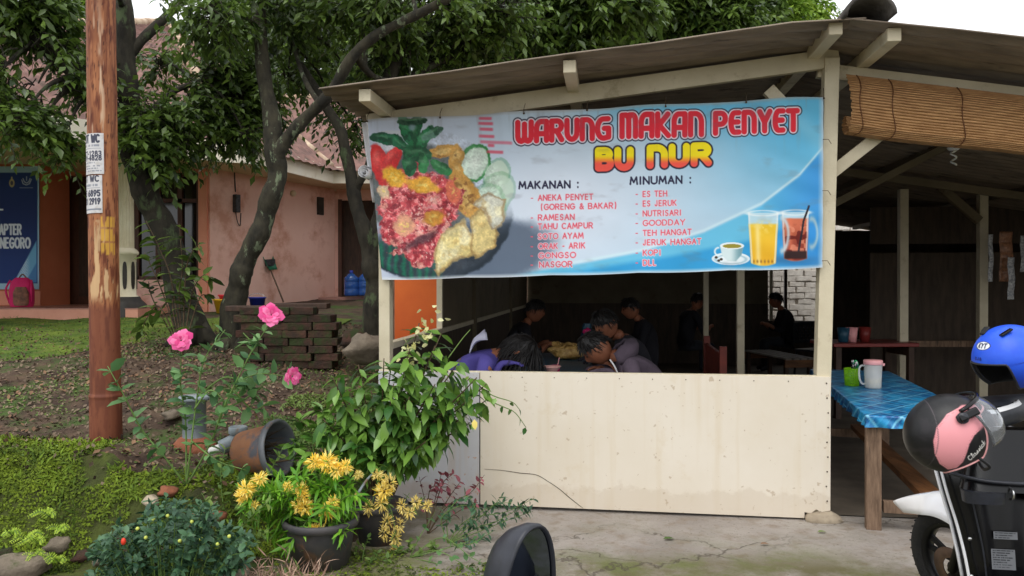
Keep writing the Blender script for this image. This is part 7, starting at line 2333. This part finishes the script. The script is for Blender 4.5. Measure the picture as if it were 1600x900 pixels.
def shaggy(root, c, s, m, n_=120, elong=1.0, hang=0.0):
    LP, LD = [], []
    for k in range(n_):
        d_ = rng.normal(size=3); d_ /= np.linalg.norm(d_); d_[2] = d_[2] * elong - hang
        LP.append(np.array(c) + d_ * s * .6 * rng.random() ** .5); LD.append(d_)
    leaves("flower_head", LP, LD, rdir(n_), s * (.5 + .45 * rng.random(n_)), s * .17, m, root, dict(bend=.4, fold=.1))
for u, v, s in heads: shaggy(yel, pp_(u, v, -.12), s * 1.25, "petal_yellow")
# second pot and the faded plume leaning over it
p2c = gz(590, 852, .0); pot("flower_pot", "dark pot standing behind the pot with yellow flowers", (p2c.x, p2c.y + .08, .0), .12, .15, .22)
fb0 = Vector((p2c.x, p2c.y + .08, .18)); FD = p2c.y - .02
def fp(u, v, dD=0): return at(u, v, FD + dD)
stems = [[fb0, fp(580, 800), fp(590, 755), fp(598, 742)], [fb0, fp(600, 790), fp(608, 770), fp(606, 760)], [fb0, fp(575, 780, .05), fp(562, 745, .05)], [fb0, fp(610, 800), fp(600, 775), fp(612, 800, -.1), fp(620, 850, -.12), fp(614, 882, -.12)],
         [fb0, fp(600, 780), fp(606, 790, -.1), fp(604, 840, -.1)], [fb0, fp(620, 800, .1), fp(640, 770, .1)], [fb0, fp(640, 800, .1), fp(665, 775, .1)], [fb0, fp(560, 790), fp(530, 800, -.05)]]
fad = stems_plant("flowering_plant", "faded yellow flower plume drooping from the dark pot behind", "plant", fb0, stems, "leaf_weed", .05, .016, "stem_green", .004, .35, .05, .8, .2, .3, whorl=2)
for u, v, s, m_, el in ((590, 742, .03, "petal_faded", 1), (600, 768, .05, "petal_yellow", 1.2), (608, 755, .045, "petal_faded", 1.2), (596, 785, .04, "petal_faded", 1.6), (560, 742, .026, "petal_faded", 1), (575, 792, .03, "petal_faded", 2), (605, 815, .035, "petal_faded", 2.2), (618, 840, .035, "petal_faded", 2.4), (600, 832, .03, "petal_faded", 2.2), (624, 820, .03, "petal_faded", 2.2), (618, 862, .028, "petal_faded", 2), (613, 882, .03, "petal_yellow", 1.4), (628, 790, .03, "petal_faded", 1.8), (650, 785, .03, "petal_faded", 1.5), (668, 790, .028, "petal_faded", 1.5), (560, 775, .02, "petal_faded", 2), (640, 800, .03, "petal_faded", 1.6)):
    shaggy(fad, fp(u, v, -.12), s, m_, 90, el, .25 if el > 1.5 else 0)

# low leafy growth between the overturned pot and the shrub, and rank stems by the pots
lb0 = zb(515, 4.45)
def lq(u, v, dD=0): return at(u, v, 4.45 + dD)
stems_plant("leafy_undergrowth", "broad-leaved low plant between the overturned pot and the glossy shrub", "plant", lb0,
    [[lb0, lq(u, v + 25, d_), lq(u, v, d_)] for u, v, d_ in ((470, 655, .1), (490, 680, 0), (505, 640, .1), (520, 665, -.05), (540, 650, .1), (555, 690, -.1), (480, 710, -.05), (530, 705, -.1), (565, 665, 0), (500, 720, -.1), (575, 710, -.1), (460, 690, .05))],
    "leaf_shrub", .10, .045, "stem_green", .005, .2, .04, .8, .3, .3, whorl=2, jit=.5)
rk0 = zb(360, 4.15)
def rq(u, v, dD=0): return at(u, v, 4.1 + dD)
stems_plant("rank_weed", "tall straggly weed between the blue-green bush and the yellow-flowered plant", "weed", rk0,
    [[rk0, rq(385, 800), rq(420, 740), rq(442, 700)], [rk0, rq(350, 800), rq(345, 740), rq(352, 700)], [rk0, rq(375, 830, -.2), rq(400, 800, -.25), rq(425, 780, -.25)], [rk0, rq(330, 800), rq(315, 770)], [rk0, rq(395, 850, -.3), rq(415, 830, -.35)], [rk0, rq(380, 780), rq(372, 745)], [rk0, rq(410, 810), rq(440, 800)], [rk0, rq(345, 820, -.2), rq(330, 790, -.25)]],
    "leaf_weed", .055, .022, "stem_green", .0035, .15, .035, .8, .1, .25, whorl=2, jit=.5)
gk0 = gz(565, 880, .0)
def gq(u, v, dD=0): return at(u, v, gk0.y + dD)
stems_plant("rank_weed", "green weed sprouting on the damp ground right of the black flower pot", "weed", gk0,
    [[gk0, gq(u, v + 14, d_), gq(u + 6, v, d_)] for u, v, d_ in ((556, 850, .1), (570, 840, .1), (585, 860, 0), (600, 870, 0), (575, 870, -.05), (615, 855, .1), (635, 845, .15), (650, 860, .1), (670, 850, .15))],
    "leaf_weed", .04, .02, "stem_green", .003, .1, .02, .8, .1, .2, whorl=2, jit=.6)
# the purple-leaved plant beside the wall, sprawling green stems at its foot
ub0 = gz(668, 835, .0)
def up_(u, v, dD=0): return at(u, v, ub0.y + .05 + dD)
purp = stems_plant("purple_plant", "straggly plant with purple-red leaves against the pale end board of the front wall", "plant", ub0,
    [[ub0, up_(665, 790), up_(655, 745)], [ub0, up_(680, 780), up_(690, 738)], [ub0, up_(700, 780), up_(720, 752)], [ub0, up_(700, 790), up_(735, 770), up_(757, 742)], [ub0, up_(715, 800), up_(745, 785)], [ub0, up_(690, 760), up_(708, 740)], [ub0, up_(672, 765), up_(700, 762)]],
    "leaf_purple", .05, .028, "stem_brown", .0035, .4, .035, .8, .15, .25, whorl=2, jit=.5)
vb0 = gz(700, 850, .0)
def vp(u, v, dD=0): return at(u, v, vb0.y + dD)
stems_plant("trailing_plant", "green trailing plant spreading along the foot of the front wall, over the slab", "plant", vb0,
    [[vb0, vp(740, 810), vp(790, 800), vp(835, 778)], [vb0, vp(750, 830), vp(800, 810), vp(830, 800)], [vb0, vp(720, 820), vp(770, 790), vp(800, 785)], [vb0, vp(690, 810), vp(720, 790), vp(750, 795)], [vb0, vp(735, 850, -.1), vp(770, 830, -.1)], [vb0, vp(760, 800), vp(785, 775)],
     [vb0, vp(700, 800, .02), vp(730, 775, .02), vp(745, 800, -.05)], [vb0, vp(745, 825, .0), vp(775, 815), vp(805, 798), vp(822, 790)]],
    "leaf_blue", .052, .019, "stem_green", .003, .15, .024, .8, .1, .25, whorl=2, jit=.5)
wb0 = gz(640, 872, .0)
def vq(u, v, dD=0): return at(u, v, wb0.y + dD)
stems_plant("trailing_plant", "low weed with round pale leaves on the slab beside the foreground mirror", "plant", wb0,
    [[wb0, vq(680, 860, -.1), vq(720, 880, -.2), vq(745, 900, -.25)], [wb0, vq(690, 840), vq(735, 870, -.1), vq(765, 885, -.1)], [wb0, vq(655, 840), vq(680, 800, .1)], [wb0, vq(680, 880, -.1), vq(700, 895, -.1)], [wb0, vq(720, 850), vq(745, 840)]],
    "leaf_rose", .042, .030, "stem_green", .003, .3, .06, .8, .05, .2, whorl=2, jit=.6)

# the dark blue-green bush in the foreground, with its buds
kb0 = gz(262, 905, .02); kb0.y = 3.62; kb0.x = at(262, 440, 3.62).x; kb0.z = .02
stems = []
for k in range(150):
    u = rng.uniform(135, 395); top = 772 + 70 * ((u - 270) / 130) ** 2 + (0 if u > 230 else 12); v = rng.uniform(top, 905)
    D = rng.uniform(3.35, 3.85); t_ = at(u, v, D)
    b_ = kb0 + Vector(((t_.x - kb0.x) * .45, (t_.y - kb0.y) * .5, 0)); stems.append([b_, b_.lerp(t_, .6) + Vector((0, 0, .06)), t_])
kr = stems_plant("low_bush", "dense dark blue-green bush with small round buds at the bottom left", "shrub", kb0, stems, "leaf_blue", .046, .024, "stem_green", .003, .25, .026, .8, .0, .25, whorl=2, jit=.5)
for (u, v) in ((215, 826), (240, 812), (262, 806), (300, 815), (315, 822), (358, 838), (281, 845), (314, 842), (228, 840), (340, 850)): MB().ball(at(u, v, 3.38), .0085, 10).build("bud", "bud", kr)
MB().ball(at(193, 846, 3.36), (.011, .011, .016), 10).build("red_bud", "bud_red", kr)
# dry pinkish clump at the bottom
db0 = gz(445, 905, .0); db0.y = 3.5; db0.x = at(445, 440, 3.5).x; db0.z = 0
n_ = 520
pb2 = np.array(db0) + np.stack([rng.uniform(-.17, .17, n_), rng.uniform(-.06, .06, n_), np.abs(rng.normal(.02, .06, n_)) + .04], 1)
dcl = thing("dry_plant", db0, "withered pinkish-brown grassy clump in front of the black flower pot", "plant")
leaves("dry_blades", pb2, np.stack([rng.normal(0, .7, n_), rng.normal(0, .5, n_), np.abs(rng.normal(.8, .4, n_))], 1), rdir(n_), .075, .006, "dry_twig", dcl, dict(bend=.4))
n_ = 260
pb3 = np.array(db0) + np.stack([rng.normal(.02, .12, n_), rng.normal(0, .06, n_), np.abs(rng.normal(.0, .05, n_))], 1)
leaves("green_blades", pb3, np.stack([rng.normal(0, .6, n_), rng.normal(0, .4, n_), np.abs(rng.normal(.9, .4, n_))], 1), rdir(n_), .07, .009, "leaf_weed", dcl, dict(bend=.3))

# the suckers at the foot of the big trunk, a sapling with large leaves
gb0 = zb(285, 7.7)
def gp(u, v, dD=0): return at(u, v, 7.7 + dD)
stems_plant("sapling", "young dark-leaved sapling growing up against the big trunk behind the pole", "sapling", gb0,
    [[gb0, gp(268, 440), gp(250, 390), gp(228, 345)], [gb0, gp(290, 430), gp(300, 395), gp(312, 380)], [gb0, gp(255, 460), gp(238, 420), gp(226, 395)], [gb0, gp(300, 460), gp(318, 430), gp(330, 440)], [gb0, gp(280, 460), gp(285, 420), gp(280, 350)], [gb0, gp(250, 480), gp(228, 500), gp(222, 520)], [gb0, gp(310, 470), gp(325, 460)], [gb0, gp(240, 470), gp(232, 440)], [gb0, gp(270, 470), gp(300, 450)]],
    "leaf_dark", .16, .07, "stem_brown", .008, .2, .085, .9, .25, .3, whorl=2, jit=.4)
MB_ = None

# ------------------------------------------------------------------ moss, weeds, litter: nobody could count these
def scatter(name, label, cat, n_, xr, yr, leaf, L, Wd, keep=None, lift=.0, flat=.6, up=(0, 0, 1), det=False, bend=.2):
    x = rng.uniform(xr[0], xr[1], n_); y = rng.uniform(yr[0], yr[1], n_)
    if keep is not None:
        k = keep(x, y); x, y = x[k], y[k]
    z = ground_z(x, y) + lift; n2 = len(x)
    e = .02
    gxn = (ground_z(x + e, y) - ground_z(x - e, y)) / (2 * e); gyn = (ground_z(x, y + e) - ground_z(x, y - e)) / (2 * e)
    N = nrm(np.stack([-gxn, -gyn, np.ones(n2)], 1))
    D = rdir(n2); D = D - N * (D * N).sum(1, keepdims=True) * flat + N * rng.uniform(-.05, .35, (n2, 1))
    l_ = L * (.6 + .8 * rng.random(n2))
    o = leaves(name, np.stack([x, y, z], 1) + N * rng.uniform(0, .012, (n2, 1)), D, N + .4 * rdir(n2), l_, l_ * Wd / L, leaf, None, dict(detail=det, bend=bend, tint=np.clip(.55 * sm(.3, .7, fbm(x * 5 + 70, y * 5 + 70, 81)) + .55 * rng.random(n2) - .05, 0, 1)), origin=(0, 0, 0))
    return tag(o, label, cat, kind="stuff")
def bankzone(x, y):
    r_ = y - bank_edge(x); nz = fbm(x * 2.3 + 20, y * 3 + 20, 17) + .1 * (x < -2.6)
    return (r_ > -.12) & (r_ < .62) & (nz > .35 + .35 * sm(.16, .62, r_) - .18 * (x < -2.55)) & (x < -.98) & (fbm(x * 8 + 31, y * 8 + 31, 85) > .36)
scatter("moss", "bright yellow-green moss covering the garden bank", "moss", 130000, (-4.2, -.95), (3.9, 5.4), "leaf_moss", .02, .0095, bankzone, flat=.2)
def topmoss(x, y):
    r_ = y - bank_edge(x); nz = fbm(x * 2 + 3, y * 2 + 3, 23)
    return (r_ > .15) & (r_ < 1.0) & (nz > .42) & (x < -2.45) & (fbm(x * 7 + 31, y * 7 + 31, 86) > .36)
scatter("moss", "feathery bright moss tufts on the garden bank", "moss", 26000, (-4.2, -.95), (3.9, 5.2), "leaf_tuft", .042, .011, lambda x, y: bankzone(x, y) & (fbm(x * 6 + 3, y * 6 + 3, 88) > .47), flat=.0, bend=.6)
scatter("soil_crumbs", "crumbs and chips on the garden soil", "soil", 14000, (-6.5, -.7), (4.3, 9.6), "crumb", .03, .02, lambda x, y: (y - bank_edge(x) > .1) & (x < -1.0 + .12 * (y - 5)), flat=.55, bend=-.3)
scatter("moss", "bright moss over the top of the bank left of the pole", "moss", 36000, (-4.4, -2.4), (4.2, 5.6), "leaf_moss", .02, .0095, topmoss, flat=.2)
def weeds(x, y): return (y - bank_edge(x) > .3) & (fbm(x * 1.3 + 11, y * 1.3 + 11, 29) + .5 * (fbm(x * 6 + 11, y * 6 + 11, 28) - .5) > .5) & (x < -1.0 + .12 * (y - 5))
scatter("weeds", "small green weeds on the garden soil", "weeds", 30000, (-6.5, -.7), (4.4, 9.6), "leaf_weed", .026, .013, weeds, det=False)
def soilz(x, y): return (y - bank_edge(x) > .04) & (x < -1.0 + .12 * (y - 5))
scatter("fallen_leaves", "dry brown leaves strewn on the garden soil", "leaf litter", 7000, (-6.5, -.7), (4.4, 10.5), "leaf_dry", .042, .022, lambda x, y: soilz(x, y) & (fbm(x * 2 + 5, y * 2 + 5, 33) > .42), flat=.9, bend=-.1)
def lawnz(x, y): return (y > np.interp(x, [-9.5, -4.9, -4.5, -3.7, -2.2], [7.1, 7.25, 7.7, 9.7, 10.5])) & (y < 11.0)
scatter("grass", "short grass and moss on the lawn", "grass", 16000, (-9.3, -2.4), (7, 11), "leaf_grass", .035, .009, lawnz, lift=.015, flat=.2)
scatter("weeds", "low weed clump behind the overturned pot", "weeds", 5000, (-1.75, -1.05), (5.0, 6.1), "leaf_weed", .03, .011, lambda x, y: fbm(x * 3, y * 3, 44) > .42, lift=.03, flat=.1)
def slabz(x, y): return (fbm(x * 2.6 + 8, y * 2.6 + 8, 51) > .53 + .12 * sm(-.9, .4, x)) & (x > -1.9)
scatter("moss", "thin moss and weeds creeping over the damp edge of the slab", "moss", 6000, (-1.9, -.1), (3.4, 4.25), "leaf_moss", .022, .011, slabz, lift=.036)
# earth-dark stones showing through the moss of the bank
for k in range(13):
    x = [-3.05, -2.8, -2.62, -2.45, -2.3, -2.1, -1.95, -1.8, -2.95, -2.2, -1.7, -2.7, -1.55][k]; e_ = float(bank_edge(np.array([x]))[0]); y = e_ + rnd.uniform(.0, .1); zz = H(x, y) + rnd.uniform(-.03, .0)
    o = MB().ball((0, 0, 0), (rnd.uniform(.06, .11), rnd.uniform(.05, .07), rnd.uniform(.035, .055)), 14, jit=.14).build("stone", "brick" if k % 3 else "stone", origin=(0, 0, 0)); o.location = (x, y, zz); o.rotation_euler = (rnd.uniform(-.3, .3), rnd.uniform(-.2, .2), rnd.uniform(0, 3))
    tag(o, "dark stone half buried in the face of the mossy bank", "stone", "stones in the mossy bank")
# little ferns on the bank
for k, (u, v, lb) in enumerate(((78, 808, "small bright fern on the mossy bank, with one frond standing straight up"), (95, 832, "small bright fern low on the bank with fronds spreading to the right"), (20, 838, "small bright fern at the left edge of the bank"), (60, 850, "little drooping fern below the spreading fern"), (92, 880, "yellow-green fern at the foot of the bank, lowest of the ferns"), (45, 845, "tiny fern between the two left ferns"), (55, 872, "feathery dark-stemmed fern near the foot of the bank"))):
    D = bank_edge(np.array([-2.8]))[0] - .04
    c = at(u, v, D); c.z = max(c.z, .03)
    r = thing("fern", c, lb, "fern", "ferns on the bank")
    fm = MB(); LP, LD, LN, LL = [], [], [], []
    for q in range(4):
        a_ = rng.uniform(-.3, math.pi + .3) + math.pi; d_ = Vector((math.cos(a_), math.sin(a_) * .6 - .3, .5 + .5 * rng.random())).normalized()
        if k == 0 and q == 0: d_ = Vector((.05, -.1, 1))
        ln = rng.uniform(.06, .11); C = [c, c + d_ * ln * .5 + Vector((0, 0, .01)), c + d_ * ln + Vector((0, 0, -ln * .3))]
        C = curve_pts(C, 10); fm.tube(C, .0015, 4)
        for j in range(1, len(C)):
            dr = (C[j] - C[j - 1]).normalized(); sd_ = dr.cross(Vector((0, -1, .3))).normalized()
            for s in (-1, 1):
                LP.append(C[j]); LD.append(sd_ * s + dr * .4); LN.append(Vector((0, -.6, .8))); LL.append(.022 * (1 - .7 * j / len(C)) + .004)
    fm.build("fern_stems", "stem_green", r); LL = np.array(LL)
    leaves("fronds", LP, LD, LN, LL, LL * .34, "leaf_fern", r, dict(detail=False))

# ------------------------------------------------------------------ garden odds and ends
# grey standpipe with a lid on a clay footing
sp0 = zb(303, 5.0); sp0.z = at(303, 688, 5.0).z
spipe = thing("standpipe", sp0, "short grey standpipe with a flat lid on a clay footing beside the pole", "pipe")
MB().lathe([(.074, 0), (.072, .25), (.078, .25), (.078, .262), (.098, .264), (.098, .285), (.09, .292), (0, .296)], sp0, 28).build("pipe_body", "pvc_grey", spipe)
MB().lathe([(.0, -.12), (.17, -.12), (.13, -.02), (.095, .02), (.07, .025)], sp0, 24).build("footing", "clay_brick", spipe)
# elbow pipe
e0 = at(372, 690, 4.75)
elb = thing("pipe_elbow", e0, "grey plastic pipe elbow lying beside the overturned pot", "pipe")
MB().tube(curve_pts([e0 + Vector((-.09, -.04, -.03)), e0 + Vector((-.03, -.02, .0)), e0 + Vector((.0, 0, .02)), e0 + Vector((.005, .0, .06))], 20), .045, 18).build("elbow", "pvc_grey", elb)
MB().lathe([(.052, .05), (.056, .055), (.056, .09), (.05, .095), (.045, .07)], e0, 24).build("collar", "pvc_grey", elb)
MB().tube([e0 + Vector((-.07, -.03, -.02)), e0 + Vector((-.15, -.08, -.05))], .026, 14).build("stub", "pvc_white", elb)
# the overturned pot
op = thing("overturned_pot", (0, 0, 0), "big muddy plastic pot lying on its side with its mouth to the right", "flower pot")
MB().lathe([(0, 0), (.115, 0), (.122, .02), (.15, .235)], n=44).build("pot_body", "pot_muddy", op)
MB().lathe([(.146, .225), (.166, .23), (.172, .262), (.164, .27), (.150, .262), (.14, .20), (.11, .02), (0, .012)], n=44).build("pot_rim", "pot_rim", op)
ax = Vector((.90, -.26, .14)).normalized()
op.rotation_euler = ax.to_track_quat('Z', 'Y').to_euler()
op.location = at(378, 706, 4.62)
rt_ = MB()
for k in range(26):
    a_ = rng.uniform(0, 6.28); q0 = Vector((.10 * math.cos(a_) * rng.random(), .10 * math.sin(a_) * rng.random(), .12)); q1 = q0 + Vector((rng.normal() * .05, rng.normal() * .05, .12 + .06 * rng.random()))
    rt_.tube([q0, q0.lerp(q1, .5) + Vector((.02, 0, 0)), q1], [.003, .002, .001], 5)
rt_.build("dead_roots", "stem_brown", op)
# stacked bricks
k = 0
bz = H(at(450, 440, 7.1).x, 7.1) - .06
bx0 = at(388, 440, 7.05).x
proto = None
for row in range(8):
    cols = 4 if row < 7 else 3
    for j in range(cols):
        for dp_ in range(2):
            if dp_ == 1 and 0 < j < cols - 1 and row < 6: continue
            o = None
            if proto is None:
                mb_ = MB().box((0, 0, 0), (.217, .106, .068)); proto = mb_.build("brick", "brick", bevel=.006); o = proto
            else:
                o = proto.copy(); COL.objects.link(o)
            o.location = (bx0 + j * .222 + (.05 if row % 2 else 0) + rnd.uniform(-.012, .012), 7.05 + dp_ * .112 + rnd.uniform(-.014, .014), bz + .034 + row * .0705)
            o.rotation_euler = (0, 0, rnd.uniform(-.07, .07))
            tag(o, "dark mossy brick in the stack below the slender leaning tree", "brick", "bricks of the dark mossy stack")
for (u, D, zo, L_, lb) in ((470, 7.25, .60, .52, "dark plank lying on top of the brick stack, right end"), (415, 7.35, .575, .7, "long dark plank lying on the left of the brick stack")):
    c = at(u, 440, D)
    o = MB().box((0, 0, 0), (L_, .2, .05)).build("plank", "dark_wood", bevel=.005, origin=(0, 0, 0)); o.location = (c.x, D, bz + zo); o.rotation_euler = (0, 0, rnd.uniform(-.1, .1)); tag(o, lb, "plank")
for (u, v, D, r_, m_, lb) in ((572, 545, 6.7, (.22, .16, .13), "stone", "large pale boulder between the brick stack and the stall post"), (555, 530, 7.0, (.12, .12, .1), "brick", "dark stone behind the large pale boulder"), (268, 648, 5.5, (.09, .06, .035), "stone", "flat grey stone beside the standpipe"), (262, 768, 4.25, (.06, .05, .03), "clay_brick", "reddish brick piece in the bank above the blue-green bush"), (322, 812, 4.0, (.10, .05, .045), "clay_brick", "brown brick half buried in the mossy bank under the rose bush"), (236, 784, 4.15, (.055, .04, .035), "stone_pale", "pale stone on top of the bank in front of the blue-green bush"),
                              (360, 905, 3.55, (.14, .08, .05), "stone", "dark stone at the foot of the bank beside the dry clump"), (20, 890, 3.95, (.2, .1, .07), "stone", "dark stone at the foot of the mossy bank, bottom left corner")):
    o = MB().ball((0, 0, 0), r_, 16, jit=.13).build("stone", m_, origin=(0, 0, 0)); o.location = at(u, v, D); o.rotation_euler = (0, 0, rnd.uniform(0, 3)); tag(o, lb, "stone")
# the low mossy block with a bare flat top
o = MB()
loft(o, [superell((0, 0, z), XV, YV, rx_, ry_, 30, 3.2) for z, rx_, ry_ in ((-.25, .13, .11), (.0, .125, .10), (.012, .115, .09))])
o = o.build("stone_block", "stone", origin=(0, 0, 0)); o.location = at(112, 738, 4.5); tag(o, "squat stone block with a bare flat top in the moss left of the pole", "stone block")
# sticks
for (a0, a1, D0, D1, r_, m_, lb) in (((572 - 190, 735), (455, 718), 4.5, 4.55, .008, "stem_brown", "thin dark stick lying below the overturned pot"), ((205, 772), (250, 752), 4.5, 4.6, .008, "stem_brown", "dark stick on the soil above the blue-green bush"), ((265, 765), (320, 742), 4.35, 4.55, .016, "raw_wood", "thick pale stick lying on the bank under the rose bush"), ((160, 735), (205, 722), 4.9, 5.0, .007, "stem_brown", "thin stick on the soil at the foot of the pole"), ((560, 770), (582, 740), 4.2, 4.3, .008, "pvc_grey", "grey broken twig standing among the faded yellow flowers")):
    p, q_ = at(*a0, D0), at(*a1, D1); C = curve_pts([p, p.lerp(q_, .5) + Vector((0, 0, .008)), q_], 8)
    o = MB().tube(C, interp_list([r_, r_ * .7], len(C)), 7).build("stick", m_); tag(o, lb, "stick")
for (u, v, m_, lb, L_) in ((1036, 842, "leaf_weed", "fallen green leaf on the concrete in front of the wall", .075), (1188, 850, "leaf_dry", "dry brown leaf on the cracked concrete near the right corner", .06), (1278, 831, "leaf_weed", "fallen pale leaf beside the flat stone", .06)):
    p = gz(u, v, .016); o = leaves("fallen_leaf", [p], [(1, .3, .1)], [(0, 0, 1)], L_, L_ * .5, m_); tag(o, lb, "leaf")
# orange board left of the stall
c = at(652, 440, 7.5)
ob_ = thing("orange_board", (c.x, 7.5, H(c.x, 7.5)), "tall orange painted board standing left of the stall behind its front post", "board")
gz0 = H(c.x, 7.5)
MB().box((c.x, 7.5, gz0 + .95), (.44, .03, 1.7)).build("board", "orange_panel", ob_, bevel=.004)
for s in (-1, 1): MB().box((c.x + s * .225, 7.51, gz0 + .92), (.03, .045, 1.84)).build("board_post", "raw_wood", ob_)
